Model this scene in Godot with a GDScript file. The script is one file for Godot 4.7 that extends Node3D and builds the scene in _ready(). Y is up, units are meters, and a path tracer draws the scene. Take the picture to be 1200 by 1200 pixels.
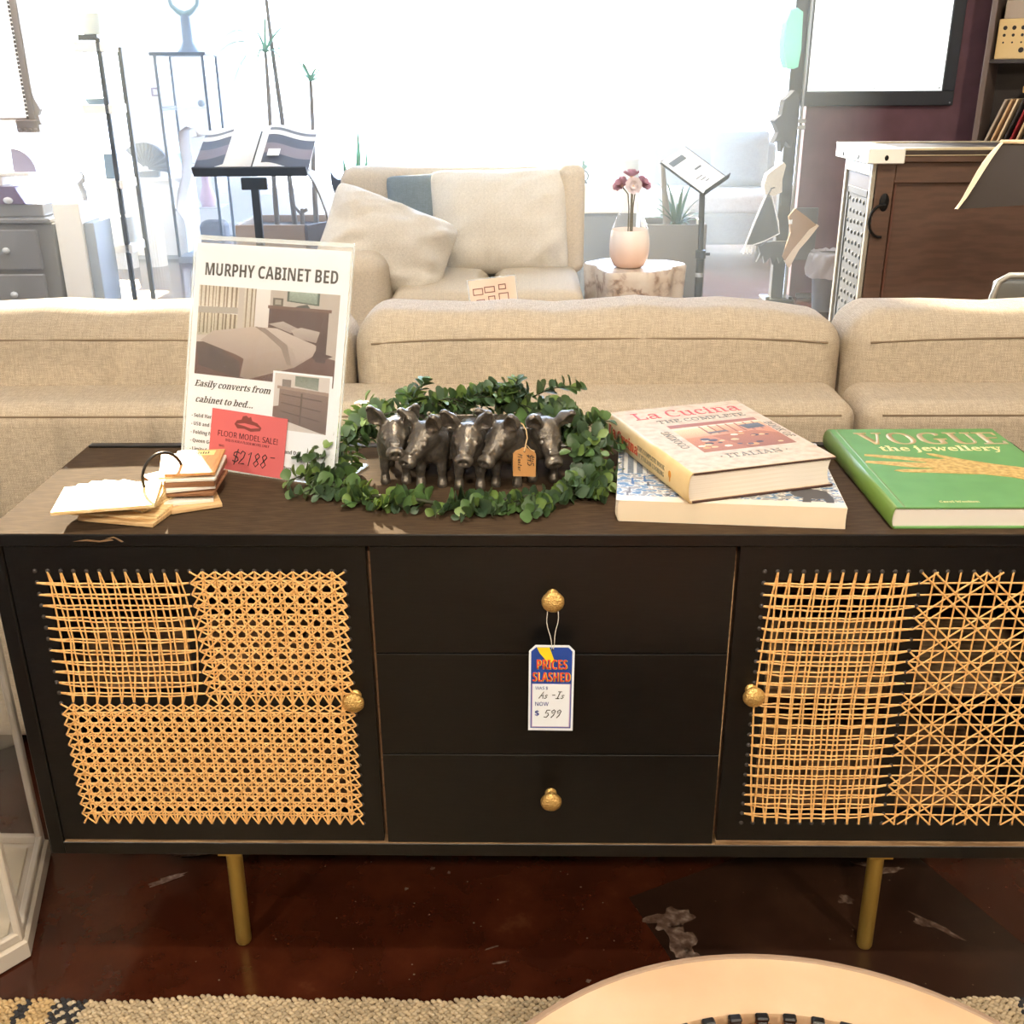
extends Node3D
# A furniture shop: a black sideboard with cane doors in front of a linen sofa, and a sunlit shop floor with big windows behind it.

const TOP := 0.727            # height of the sideboard's top
var rng := RandomNumberGenerator.new()
var M := {}
var sans: SystemFont
var sans_bold: SystemFont
var serif: SystemFont
var serif_bold: SystemFont


class Shape:
	var st := SurfaceTool.new()
	var group := 0

	func _init():
		st.begin(Mesh.PRIMITIVE_TRIANGLES)
		st.set_uv(Vector2.ZERO)
		st.set_smooth_group(-1)

	func flat() -> void:
		st.set_smooth_group(-1)

	func smooth() -> void:
		group += 1
		st.set_smooth_group(group)

	# corners counter-clockwise as seen from outside
	func tri(a: Vector3, b: Vector3, c: Vector3) -> void:
		st.add_vertex(a)
		st.add_vertex(c)
		st.add_vertex(b)

	func quad(a: Vector3, b: Vector3, c: Vector3, d: Vector3) -> void:
		tri(a, b, c)
		tri(a, c, d)

	func quad_uv(a: Vector3, b: Vector3, c: Vector3, d: Vector3) -> void:
		for p in [[a, Vector2(0, 1)], [c, Vector2(1, 0)], [b, Vector2(1, 1)], [a, Vector2(0, 1)], [d, Vector2(0, 0)], [c, Vector2(1, 0)]]:
			st.set_uv(p[1])
			st.add_vertex(p[0])
		st.set_uv(Vector2.ZERO)

	func facing(mid: Vector3, v: Array) -> void:
		var n: Vector3 = (v[1] - v[0]).cross(v[2] - v[0])
		var c := Vector3.ZERO
		for p in v:
			c += p
		c /= v.size()
		if n.dot(c - mid) < 0:
			v.reverse()
		tri(v[0], v[1], v[2])
		if v.size() > 3:
			tri(v[0], v[2], v[3])

	# a box with chamfered edges
	func box(c: Vector3, s: Vector3, bev := 0.0, xf := Transform3D()) -> void:
		var h := s / 2.0
		var b := minf(bev, minf(h.x, minf(h.y, h.z)) * 0.9)
		var mid := xf * c
		var at := func(sx, sy, sz, axis):
			var p := Vector3(sx * (h.x - (0.0 if axis == 0 else b)), sy * (h.y - (0.0 if axis == 1 else b)), sz * (h.z - (0.0 if axis == 2 else b)))
			return xf * (c + p)
		for axis in 3:
			var u := (axis + 1) % 3
			var w := (axis + 2) % 3
			for s1 in [-1, 1]:
				var v := []
				for k in [[-1, -1], [1, -1], [1, 1], [-1, 1]]:
					var g := [0, 0, 0]
					g[axis] = s1
					g[u] = k[0]
					g[w] = k[1]
					v.append(at.call(g[0], g[1], g[2], axis))
				facing(mid, v)
		if b <= 0.0:
			return
		for axis in 3:
			var u := (axis + 1) % 3
			var w := (axis + 2) % 3
			for su in [-1, 1]:
				for sw in [-1, 1]:
					var g1 := [0, 0, 0]
					g1[u] = su
					g1[w] = sw
					var g2 := g1.duplicate()
					g1[axis] = -1
					g2[axis] = 1
					facing(mid, [at.call(g1[0], g1[1], g1[2], u), at.call(g2[0], g2[1], g2[2], u), at.call(g2[0], g2[1], g2[2], w), at.call(g1[0], g1[1], g1[2], w)])
		for sx in [-1, 1]:
			for sy in [-1, 1]:
				for sz in [-1, 1]:
					facing(mid, [at.call(sx, sy, sz, 0), at.call(sx, sy, sz, 1), at.call(sx, sy, sz, 2)])

	# box between two corners
	func block(a: Vector3, b: Vector3, bev := 0.0, xf := Transform3D()) -> void:
		box((a + b) / 2.0, (b - a).abs(), bev, xf)

	# profile of (radius, height) from bottom to top, turned round y; sharp profile corners stay sharp
	func lathe(profile: Array, n := 24, xf := Transform3D(), squash := Vector2(1, 1)) -> void:
		smooth()
		for i in profile.size() - 1:
			var p: Vector2 = profile[i]
			var q: Vector2 = profile[i + 1]
			if i > 0:
				var o: Vector2 = profile[i - 1]
				if absf((p - o).angle_to(q - p)) > 0.6:
					smooth()
			for k in n:
				var a := TAU * k / n
				var e := TAU * ((k + 1) % n) / n
				var ca := Vector3(cos(a) * squash.x, 0, sin(a) * squash.y)
				var ce := Vector3(cos(e) * squash.x, 0, sin(e) * squash.y)
				var v0 := xf * (ca * p.x + Vector3(0, p.y, 0))
				var v1 := xf * (ce * p.x + Vector3(0, p.y, 0))
				var v2 := xf * (ce * q.x + Vector3(0, q.y, 0))
				var v3 := xf * (ca * q.x + Vector3(0, q.y, 0))
				if p.x < 1e-7:
					tri(v0, v3, v2)
				elif q.x < 1e-7:
					tri(v0, v2, v1)
				else:
					quad(v0, v3, v2, v1)
		flat()

	# a round bar along points; r is a number or one radius for each point
	func tube(pts: Array, r, n := 8, closed := false) -> void:
		var rings := []
		var count := pts.size()
		var up := Vector3.UP
		var d0: Vector3 = (pts[1] - pts[0]).normalized()
		if absf(d0.dot(up)) > 0.9:
			up = Vector3.RIGHT
		var side := d0.cross(up).normalized()
		for i in count:
			var d: Vector3
			if closed:
				d = (pts[(i + 1) % count] - pts[(i - 1 + count) % count]).normalized()
			else:
				d = (pts[mini(i + 1, count - 1)] - pts[maxi(i - 1, 0)]).normalized()
			side = (side - d * side.dot(d)).normalized()
			var other := d.cross(side)
			var rad: float = r[i] if r is Array else r
			var ring := []
			for k in n:
				var a := TAU * k / n
				ring.append(pts[i] + (side * cos(a) + other * sin(a)) * rad)
			rings.append(ring)
		smooth()
		var last := count if closed else count - 1
		for i in last:
			var j := (i + 1) % count
			for k in n:
				var l := (k + 1) % n
				quad(rings[i][k], rings[i][l], rings[j][l], rings[j][k])
		if not closed:
			smooth()
			for k in range(1, n - 1):
				tri(rings[0][0], rings[0][k + 1], rings[0][k])
			smooth()
			for k in range(1, n - 1):
				tri(rings[-1][0], rings[-1][k], rings[-1][k + 1])
		flat()

	# flat strand that lies on the plane with the given normal
	func strand(pts: Array, w: float, t: float, normal: Vector3) -> void:
		smooth()
		var rows := []
		for i in pts.size():
			var d: Vector3 = (pts[mini(i + 1, pts.size() - 1)] - pts[maxi(i - 1, 0)]).normalized()
			var s := d.cross(normal).normalized()
			rows.append([pts[i] - s * w / 2, pts[i] - s * w * 0.28 + normal * t, pts[i] + s * w * 0.28 + normal * t, pts[i] + s * w / 2])
		for i in pts.size() - 1:
			for k in 3:
				quad(rows[i][k], rows[i][k + 1], rows[i + 1][k + 1], rows[i + 1][k])
		flat()

	# polygon (counter-clockwise) in x and y, thick along z around 0, chamfered at the front
	func prism(poly: PackedVector2Array, depth: float, xf := Transform3D(), bev := 0.0) -> void:
		var pts := poly
		if Geometry2D.is_polygon_clockwise(pts):
			pts = pts.duplicate()
			pts.reverse()
		var zf := depth / 2.0
		var inner := pts
		if bev > 0.0:
			var off := Geometry2D.offset_polygon(pts, -bev)
			if off.size() == 1 and off[0].size() == pts.size():
				inner = off[0]
				var best := 0
				for k in inner.size():
					if inner[k].distance_to(pts[0]) < inner[best].distance_to(pts[0]):
						best = k
				inner = inner.slice(best) + inner.slice(0, best)
				if Geometry2D.is_polygon_clockwise(inner):
					inner.reverse()
			else:
				bev = 0.0
				inner = pts
		var idx := Geometry2D.triangulate_polygon(inner)
		var put := func(p: Vector2, z: float): return xf * Vector3(p.x, p.y, z)
		for i in range(0, idx.size(), 3):
			var a := inner[idx[i]]
			var b := inner[idx[i + 1]]
			var c := inner[idx[i + 2]]
			if (b - a).cross(c - a) < 0:
				var s := b
				b = c
				c = s
			tri(put.call(a, zf), put.call(b, zf), put.call(c, zf))
			tri(put.call(a, -zf), put.call(c, -zf), put.call(b, -zf))
		var n := pts.size()
		for i in n:
			var j := (i + 1) % n
			if bev > 0.0:
				quad(put.call(inner[i], -zf), put.call(inner[j], -zf), put.call(pts[j], -zf + bev), put.call(pts[i], -zf + bev))
				quad(put.call(pts[i], -zf + bev), put.call(pts[j], -zf + bev), put.call(pts[j], zf - bev), put.call(pts[i], zf - bev))
				quad(put.call(pts[i], zf - bev), put.call(pts[j], zf - bev), put.call(inner[j], zf), put.call(inner[i], zf))
			else:
				quad(put.call(pts[i], -zf), put.call(pts[j], -zf), put.call(pts[j], zf), put.call(pts[i], zf))

	# a box with round edges that may bulge or sag: deform is called with each point
	func soft(c: Vector3, s: Vector3, r: float, n := 6, deform = null, xf := Transform3D()) -> void:
		smooth()
		var h := s / 2.0
		r = minf(r, minf(h.x, minf(h.y, h.z)) * 0.98)
		var lists := []
		for a in 3:
			var l := []
			for t in [45.0, 30.0, 15.0]:
				l.append(-(h[a] - r) - r * tan(deg_to_rad(t)))
			for k in n + 1:
				l.append(lerpf(-(h[a] - r), h[a] - r, float(k) / n))
			for t in [15.0, 30.0, 45.0]:
				l.append((h[a] - r) + r * tan(deg_to_rad(t)))
			lists.append(l)
		var at := func(p: Vector3) -> Vector3:
			var q := p.clamp(-(h - Vector3.ONE * r), h - Vector3.ONE * r)
			var v := q + (p - q).normalized() * r
			if deform != null:
				v = deform.call(v, h)
			return xf * (c + v)
		for axis in 3:
			var u := (axis + 1) % 3
			var w := (axis + 2) % 3
			for sg in [-1, 1]:
				var grid := []
				for x in lists[u]:
					var row := []
					for y in lists[w]:
						var p := Vector3.ZERO
						p[axis] = sg * h[axis]
						p[u] = x
						p[w] = y
						row.append(at.call(p))
					grid.append(row)
				for i in grid.size() - 1:
					for j in grid[0].size() - 1:
						if sg > 0:
							quad(grid[i][j], grid[i + 1][j], grid[i + 1][j + 1], grid[i][j + 1])
						else:
							quad(grid[i][j], grid[i][j + 1], grid[i + 1][j + 1], grid[i + 1][j])
		flat()

	# a stuffed pillow lying in x and y, with pinched corners and creases
	func pillow(w: float, h: float, t: float, xf: Transform3D, crease: FastNoiseLite, deep := 0.01, n := 26) -> void:
		smooth()
		for sg in [-1, 1]:
			var grid := []
			for i in n + 1:
				var row := []
				for j in n + 1:
					var u := sin((2.0 * i / n - 1.0) * PI / 2)
					var v := sin((2.0 * j / n - 1.0) * PI / 2)
					var th := t / 2 * pow(maxf(0.0, 1 - pow(absf(u), 2.6)), 0.55) * pow(maxf(0.0, 1 - pow(absf(v), 2.6)), 0.55)
					var corner := 1.0 - 0.07 * pow(absf(u * v), 6)
					var x := u * w / 2 * (1 - 0.05 * (1 - v * v) * absf(u)) * corner
					var y := v * h / 2 * (1 - 0.05 * (1 - u * u) * absf(v)) * corner
					var edge := maxf(absf(u), absf(v))
					th += crease.get_noise_3d(x * 260 + y * 160, y * 480 - x * 200, sg * 30.0) * deep * (0.35 + edge) * (1.0 - pow(edge, 8))
					row.append(xf * Vector3(x, y, sg * th))
				grid.append(row)
			for i in n:
				for j in n:
					if sg > 0:
						quad(grid[i][j], grid[i + 1][j], grid[i + 1][j + 1], grid[i][j + 1])
					else:
						quad(grid[i][j], grid[i][j + 1], grid[i + 1][j + 1], grid[i + 1][j])
		flat()

	func ball(c: Vector3, r: Vector3, n := 12, xf := Transform3D()) -> void:
		var prof := []
		var rows := maxi(4, n / 2)
		for i in rows + 1:
			var a := PI * i / rows - PI / 2
			prof.append(Vector2(maxf(0.0, cos(a)) if i > 0 and i < rows else 0.0, sin(a)))
		smooth()
		for i in rows:
			for k in n:
				var a := TAU * k / n
				var e := TAU * ((k + 1) % n) / n
				var p: Vector2 = prof[i]
				var q: Vector2 = prof[i + 1]
				var v0 := xf * (c + r * Vector3(cos(a) * p.x, p.y, sin(a) * p.x))
				var v1 := xf * (c + r * Vector3(cos(e) * p.x, p.y, sin(e) * p.x))
				var v2 := xf * (c + r * Vector3(cos(e) * q.x, q.y, sin(e) * q.x))
				var v3 := xf * (c + r * Vector3(cos(a) * q.x, q.y, sin(a) * q.x))
				if i == 0:
					tri(v0, v3, v2)
				elif i == rows - 1:
					tri(v0, v2, v1)
				else:
					quad(v0, v3, v2, v1)
		flat()

	func letters(s: String, font: Font, cap: float, xf: Transform3D, align := HORIZONTAL_ALIGNMENT_CENTER, depth := 0.0004) -> void:
		var tm := TextMesh.new()
		tm.text = s
		tm.font = font
		tm.font_size = 40
		tm.pixel_size = cap / 40.0 / 0.72
		tm.depth = depth
		tm.curve_step = 1.5
		tm.horizontal_alignment = align
		tm.vertical_alignment = VERTICAL_ALIGNMENT_CENTER
		st.append_from(tm, 0, xf)

	func done() -> ArrayMesh:
		st.generate_normals()
		return st.commit()


# ---------------------------------------------------------------- names, labels, nodes

var used := {}

func numbered(called: String) -> String:
	used[called] = used.get(called, 0) + 1
	return called if used[called] == 1 else "%s_%03d" % [called, used[called] - 1]


func obj(called: String, shape, mat: Material, parent: Node = self) -> MeshInstance3D:
	var o := MeshInstance3D.new()
	o.name = numbered(called) if parent == self else called
	o.mesh = shape.done() if shape is Shape else shape
	o.material_override = mat
	parent.add_child(o, true)
	return o


func tag(o: Node, label: String, category: String, group := "") -> Node:
	o.set_meta("label", label)
	o.set_meta("category", category)
	if group:
		o.set_meta("group", group)
	return o


func thing(called: String, label: String, category: String, at := Vector3.ZERO, turn := 0.0, group := "") -> Node3D:
	var o := Node3D.new()
	o.name = numbered(called)
	add_child(o)
	o.position = at
	o.rotation.y = turn
	tag(o, label, category, group)
	return o


func stuff(o: Node) -> Node:
	o.set_meta("kind", "stuff")
	return o


func struct(called: String, shape, mat: Material, parent: Node = self) -> MeshInstance3D:
	var o := obj(called, shape, mat, parent)
	o.set_meta("kind", "structure")
	return o


func at3(x: float, y: float, z: float, turn := Vector3.ZERO) -> Transform3D:
	return Transform3D(Basis.from_euler(turn * PI / 180.0), Vector3(x, y, z))


func poly(a: Array) -> PackedVector2Array:
	var p := PackedVector2Array()
	for i in range(0, a.size(), 2):
		p.append(Vector2(a[i], a[i + 1]))
	return p


# ---------------------------------------------------------------- materials

func mat(color: Color, rough := 0.6, metal := 0.0) -> StandardMaterial3D:
	var m := StandardMaterial3D.new()
	m.albedo_color = color
	m.roughness = rough
	m.metallic = metal
	return m


func with_map(m: StandardMaterial3D, tex: Texture2D, scale: Vector3, bump: Texture2D = null, deep := 0.0) -> StandardMaterial3D:
	m.albedo_texture = tex
	m.uv1_triplanar = true
	m.uv1_scale = scale
	if bump:
		m.heightmap_enabled = true
		m.heightmap_texture = bump
		m.heightmap_scale = deep
	return m


func noise(freq: float, seed_: int, octaves := 4, kind := FastNoiseLite.TYPE_SIMPLEX_SMOOTH) -> FastNoiseLite:
	var n := FastNoiseLite.new()
	n.seed = seed_
	n.frequency = freq
	n.noise_type = kind
	n.fractal_octaves = octaves
	return n


func noise_tex(n: FastNoiseLite, stops: Array, size := 512) -> NoiseTexture2D:
	var t := NoiseTexture2D.new()
	t.width = size
	t.height = size
	t.seamless = true
	t.noise = n
	if stops:
		var g := Gradient.new()
		var offs := PackedFloat32Array()
		var cols := PackedColorArray()
		for s in stops:
			offs.append(s[0])
			cols.append(s[1])
		g.offsets = offs
		g.colors = cols
		t.color_ramp = g
	return t


# woven cloth: threads across and along, each a little lighter or darker; returns [colour, height]
func weave(size: int, pitch: int, strong: float, seed_: int) -> Array:
	var r := RandomNumberGenerator.new()
	r.seed = seed_
	var cells := size / pitch
	var wa := []
	var wb := []
	for i in cells:
		wa.append(r.randf_range(-1, 1))
		wb.append(r.randf_range(-1, 1))
	var run := noise(0.02, seed_, 2)
	var c := PackedByteArray()
	var h := PackedByteArray()
	c.resize(size * size * 3)
	h.resize(size * size)
	for y in size:
		var j := y / pitch
		for x in size:
			var i := x / pitch
			var over := (i + j) % 2 == 0
			var t: float = wb[j] if over else wa[i]
			var fx := float(x % pitch) / pitch - 0.5
			var fy := float(y % pitch) / pitch - 0.5
			var rise := cos((fy if over else fx) * PI) * 0.75 + cos((fx if over else fy) * PI) * 0.25
			var slub := run.get_noise_2d(x * (1.0 if over else 14.0), y * (14.0 if over else 1.0) + (0.0 if over else 900.0))
			var v := 0.87 + strong * (t * 0.22 + slub * 1.5) + 0.14 * (rise - 0.7)
			var b := int(clampf(v, 0.0, 1.0) * 255)
			var at := (y * size + x) * 3
			c[at] = b
			c[at + 1] = b
			c[at + 2] = int(clampf(v * 0.985, 0.0, 1.0) * 255)
			h[y * size + x] = int(clampf(rise * 0.8 + slub * 0.25, 0.0, 1.0) * 255)
	return [ImageTexture.create_from_image(Image.create_from_data(size, size, false, Image.FORMAT_RGB8, c)), ImageTexture.create_from_image(Image.create_from_data(size, size, false, Image.FORMAT_L8, h))]


func wood(light: Color, dark: Color, seed_: int, rough := 0.5, scale := Vector3(3, 22, 22)) -> StandardMaterial3D:
	var n := noise(0.012, seed_, 5)
	n.domain_warp_enabled = true
	n.domain_warp_amplitude = 20.0
	n.domain_warp_frequency = 0.008
	var m := mat(Color.WHITE, rough)
	return with_map(m, noise_tex(n, [[0.0, dark], [0.42, dark.lerp(light, 0.55)], [0.6, light], [1.0, light.lerp(dark, 0.3)]], 256), scale)


func make_materials() -> void:
	sans = SystemFont.new()
	sans.font_names = PackedStringArray(["Droid Sans"])
	sans_bold = SystemFont.new()
	sans_bold.font_names = PackedStringArray(["Droid Sans"])
	sans_bold.font_weight = 700
	serif = SystemFont.new()
	serif.font_names = PackedStringArray(["Droid Serif"])
	serif_bold = SystemFont.new()
	serif_bold.font_names = PackedStringArray(["Droid Serif"])
	serif_bold.font_weight = 700
	var grain := noise(0.03, 5, 4)
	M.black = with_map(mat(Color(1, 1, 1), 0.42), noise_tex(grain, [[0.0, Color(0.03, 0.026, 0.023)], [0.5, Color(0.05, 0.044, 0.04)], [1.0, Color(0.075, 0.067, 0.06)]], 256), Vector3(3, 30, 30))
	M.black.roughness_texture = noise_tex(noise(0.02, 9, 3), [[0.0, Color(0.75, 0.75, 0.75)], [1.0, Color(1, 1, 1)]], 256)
	M.browned_black = with_map(mat(Color(1, 1, 1), 0.8), noise_tex(grain, [[0.0, Color(0.25, 0.205, 0.16)], [0.5, Color(0.295, 0.24, 0.185)], [1.0, Color(0.34, 0.28, 0.215)]], 256), Vector3(3, 30, 30))  # the black browned so that sunlight shows on the upper face
	M.browned_black.metallic_specular = 0.15
	M.raw_wood = wood(Color(0.62, 0.5, 0.36), Color(0.45, 0.34, 0.23), 3, 0.7)
	M.inside = wood(Color(0.6, 0.45, 0.32), Color(0.42, 0.3, 0.2), 4, 0.75)
	M.cane = with_map(mat(Color(1, 1, 1), 0.45), noise_tex(noise(0.05, 6, 3), [[0.0, Color(0.82, 0.58, 0.32)], [0.5, Color(0.93, 0.72, 0.44)], [1.0, Color(0.98, 0.82, 0.56)]], 128), Vector3(20, 20, 20))
	M.plug = mat(Color(0.24, 0.22, 0.21), 0.45)
	M.brass = with_map(mat(Color(0.86, 0.7, 0.42), 0.34, 0.75), null, Vector3(60, 60, 60), noise_tex(noise(0.035, 8, 1, FastNoiseLite.TYPE_CELLULAR), [], 256), 0.12)
	M.brass_leg = mat(Color(0.68, 0.56, 0.27), 0.45, 0.7)
	var lin := weave(480, 4, 0.13, 11)
	M.linen = with_map(mat(Color(0.8, 0.735, 0.65), 0.9), lin[0], Vector3(4.2, 4.2, 4.2), lin[1], 0.05)
	M.linen_pale = with_map(mat(Color(0.94, 0.92, 0.89), 0.92), lin[0], Vector3(6, 6, 6), lin[1], 0.05)
	M.linen_back = with_map(mat(Color(0.88, 0.83, 0.76), 0.92), lin[0], Vector3(5, 5, 5), lin[1], 0.05)
	M.seam = mat(Color(0.5, 0.43, 0.35), 0.9)
	M.grey_cloth = with_map(mat(Color(0.5, 0.56, 0.6), 0.9), lin[0], Vector3(2.5, 2.5, 2.5))
	M.white_paint = mat(Color(0.93, 0.93, 0.92), 0.5)
	M.white_wall = mat(Color(0.92, 0.92, 0.91), 0.85)
	M.warm_wall = mat(Color(0.8, 0.74, 0.66), 0.85)
	M.paper = mat(Color(0.93, 0.95, 0.97), 0.6)
	M.ink = mat(Color(0.16, 0.15, 0.15), 0.7)
	M.ink_soft = mat(Color(0.3, 0.29, 0.28), 0.7)
	M.black_metal = mat(Color(0.07, 0.075, 0.085), 0.45, 0.6)
	M.steel = mat(Color(0.62, 0.64, 0.66), 0.4, 0.85)
	M.glass = mat(Color(0.92, 0.97, 0.96, 0.04), 0.02)
	M.glass.transparency = BaseMaterial3D.TRANSPARENCY_ALPHA
	M.acrylic = mat(Color(0.97, 0.98, 0.98, 0.05), 0.03)
	M.acrylic.transparency = BaseMaterial3D.TRANSPARENCY_ALPHA
	M.acrylic_edge = mat(Color(0.9, 0.93, 0.93, 0.35), 0.1)
	M.acrylic_edge.transparency = BaseMaterial3D.TRANSPARENCY_ALPHA
	M.page = with_map(mat(Color(1, 1, 1), 0.8), noise_tex(noise(0.02, 31, 3), [[0.0, Color(0.93, 0.89, 0.82)], [1.0, Color(0.98, 0.95, 0.9)]], 128), Vector3(2, 160, 2))


# ---------------------------------------------------------------- camera, light, room

func setup() -> void:
	var cam := Camera3D.new()
	cam.name = "camera"
	cam.position = Vector3(-0.0297, 1.2735, 1.2513)
	cam.basis = Basis.from_euler(Vector3(-0.3913, 0.0182, -0.0072))
	cam.fov = 52.12
	cam.current = true
	add_child(cam)
	var sky := ProceduralSkyMaterial.new()
	sky.sky_top_color = Color(0.62, 0.74, 0.92)
	sky.sky_horizon_color = Color(0.93, 0.96, 1.0)
	sky.ground_horizon_color = Color(0.9, 0.93, 0.95)
	sky.ground_bottom_color = Color(0.6, 0.6, 0.6)
	sky.sky_energy_multiplier = 4.2
	sky.ground_energy_multiplier = 2.8
	var env := Environment.new()
	env.background_mode = Environment.BG_SKY
	env.sky = Sky.new()
	env.sky.sky_material = sky
	env.tonemap_mode = Environment.TONE_MAPPER_LINEAR
	env.tonemap_exposure = 1.0
	env.sdfgi_enabled = true
	env.ssao_enabled = true
	env.ssil_enabled = true
	env.volumetric_fog_enabled = true
	env.volumetric_fog_density = 0.0
	var we := WorldEnvironment.new()
	we.name = "world"
	we.environment = env
	add_child(we)
	var sun := DirectionalLight3D.new()
	sun.name = "sun"
	sun.light_color = Color(1.0, 0.92, 0.78)
	sun.light_energy = 13.0
	sun.light_angular_distance = 0.6
	sun.shadow_enabled = true
	sun.sky_mode = DirectionalLight3D.SKY_MODE_LIGHT_ONLY
	add_child(sun)
	sun.look_at_from_position(Vector3.ZERO, Vector3(0.36, -0.42, 0.9))


func unseen_lamp(ceiling: Node3D, x: float, z: float, aim: Vector3, energy: float, angle := 48.0) -> void:  # ceiling lamp out of view, aimed at what it should brighten
	var y := 2.95
	var s := Shape.new()
	s.lathe([Vector2(0.0, 0.0), Vector2(0.075, 0.0), Vector2(0.075, -0.1), Vector2(0.066, -0.1), Vector2(0.064, -0.03), Vector2(0.0, -0.03)], 24, at3(x, y, z))
	s.tube([Vector3(x, y, z), Vector3(x, 5.2, z)], 0.008, 8)
	obj("unseen_lamp_housing", s, M.white_paint, ceiling)
	var b := Shape.new()
	b.lathe([Vector2(0.0, -0.085), Vector2(0.03, -0.08), Vector2(0.05, -0.06), Vector2(0.05, -0.045), Vector2(0.0, -0.045)], 20, at3(x, y, z))
	obj("unseen_lamp_bulb", b, M.lamp, ceiling)
	var l := SpotLight3D.new()
	l.name = "unseen_lamp_light"
	l.light_color = Color(1.0, 0.93, 0.83)
	l.light_energy = energy
	l.light_size = 0.05
	l.spot_angle = angle
	l.spot_angle_attenuation = 0.6
	l.spot_range = 12.0
	l.spot_attenuation = 2.0
	l.shadow_enabled = true
	ceiling.add_child(l, true)
	l.look_at_from_position(Vector3(x, y - 0.11, z), aim, Vector3.FORWARD)


func room() -> void:
	M.lamp = mat(Color(1, 0.9, 0.75), 0.4)
	M.lamp.emission_enabled = true
	M.lamp.emission = Color(1.0, 0.93, 0.83)
	M.lamp.emission_energy_multiplier = 4.0
	# floor: stained concrete, brown-red, polished
	var fl := noise(0.006, 21, 8)
	fl.fractal_gain = 0.62
	M.floor = with_map(mat(Color(1, 1, 1), 0.2), noise_tex(fl, [[0.0, Color(0.19, 0.08, 0.045)], [0.5, Color(0.235, 0.1, 0.052)], [0.8, Color(0.27, 0.122, 0.066)], [1.0, Color(0.34, 0.19, 0.12)]], 1024), Vector3(0.9, 0.9, 0.9))
	M.floor.roughness_texture = noise_tex(noise(0.02, 22, 4), [[0.0, Color(0.7, 0.7, 0.7)], [1.0, Color(1, 1, 1)]], 256)
	M.floor_grey = with_map(mat(Color(1, 1, 1), 0.32), noise_tex(fl, [[0.0, Color(0.13, 0.075, 0.05)], [0.5, Color(0.19, 0.115, 0.078)], [1.0, Color(0.28, 0.19, 0.14)]], 512), Vector3(0.7, 0.7, 0.7))
	var s := Shape.new()
	s.block(Vector3(-4.9, -0.15, -8.6), Vector3(3.7, 0, 3.3))
	var f := struct("floor", s, M.floor)
	# greyer slab of the floor, cut out by scored joints
	var cut := poly([0.137, -0.133, 0.346, -0.236, 0.655, -0.236, 0.83, 0.12, 0.62, 0.75, 0.197, 0.9, 0.197, 0.014])
	for i in cut.size():
		cut[i].y = -cut[i].y
	s = Shape.new()
	s.prism(cut, 0.001, at3(0, 0.0004, 0, Vector3(-90, 0, 0)), 0.0004)
	obj("floor_slab", s, M.floor_grey, f)
	# scuffs: worn, whitish patches
	M.scuff = with_map(mat(Color(1, 1, 1), 0.7), noise_tex(noise(0.05, 23, 4), [[0.0, Color(0.25, 0.15, 0.1)], [0.5, Color(0.36, 0.28, 0.23)], [1.0, Color(0.55, 0.49, 0.45)]], 128), Vector3(9, 9, 9))
	var rag := noise(0.9, 24, 3)
	for a in [[0.2, -0.085, 0.034, 0.02, 0.3], [0.212, -0.035, 0.02, 0.035, 0.1], [0.222, 0.0, 0.012, 0.02, 0.2], [0.632, -0.07, 0.04, 0.006, -0.75], [0.61, -0.08, 0.014, 0.008, -0.6], [0.585, -0.2, 0.03, 0.006, 0.2], [0.56, -0.215, 0.02, 0.007, -0.3], [-0.655, -0.17, 0.03, 0.006, 0.5], [-0.62, -0.235, 0.05, 0.006, 0.1], [-0.09, -0.02, 0.009, 0.0015, 0.4], [-0.075, 0.01, 0.012, 0.0015, 0.2], [0.06, 0.045, 0.004, 0.003, 0.0], [-0.2, -0.2, 0.004, 0.003, 0.0], [-0.17, -0.19, 0.003, 0.003, 0.0], [-0.24, -0.15, 0.003, 0.003, 0.0], [0.5, -0.13, 0.012, 0.01, 0.0]]:
		var pts := PackedVector2Array()
		for k in 30:
			var t := TAU * k / 30
			var rr := 1.0 + 0.75 * rag.get_noise_2d(a[0] * 300 + cos(t) * 1.1, a[1] * 300 + sin(t) * 1.1)
			pts.append(Vector2(cos(t) * a[2] * rr, sin(t) * a[3] * rr))
		s = Shape.new()
		s.prism(pts, 0.0004, Transform3D(Basis.from_euler(Vector3(-PI / 2, a[4], 0)), Vector3(a[0], 0.0011, a[1])))
		obj("scuff", s, M.scuff, f)
	# tiny paint specks
	s = Shape.new()
	rng.seed = 25
	for k in 70:
		var r := rng.randf_range(0.0007, 0.0018)
		s.lathe([Vector2(r, 0.0), Vector2(0.0, 0.0005)], 6, at3(rng.randf_range(-0.6, 0.75), 0.0009, rng.randf_range(-0.25, 0.08)))
	stuff(obj("paint_speck", s, mat(Color(0.42, 0.36, 0.3), 0.7), f))
	# walls
	s = Shape.new()
	s.block(Vector3(-5.0, 0, -8.6), Vector3(-4.8, 5.2, 3.3))
	struct("wall_left", s, M.white_wall)
	s = Shape.new()
	s.block(Vector3(3.6, 0, -8.6), Vector3(3.8, 5.2, 3.3))
	struct("wall_right", s, M.warm_wall)
	s = Shape.new()
	s.block(Vector3(-5.0, 0, 3.2), Vector3(3.8, 5.2, 3.4))
	struct("wall_front", s, M.warm_wall)
	s = Shape.new()
	s.block(Vector3(-5.0, 5.2, -8.65), Vector3(3.8, 5.4, 3.4))  # out of view, set high so the sun reaches the sideboard
	var c := struct("ceiling", s, M.white_wall)
	s = Shape.new()
	var zb := -8.6
	var zf := -8.4
	s.block(Vector3(-5.0, 0, zb), Vector3(3.8, 0.35, zf))
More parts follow.
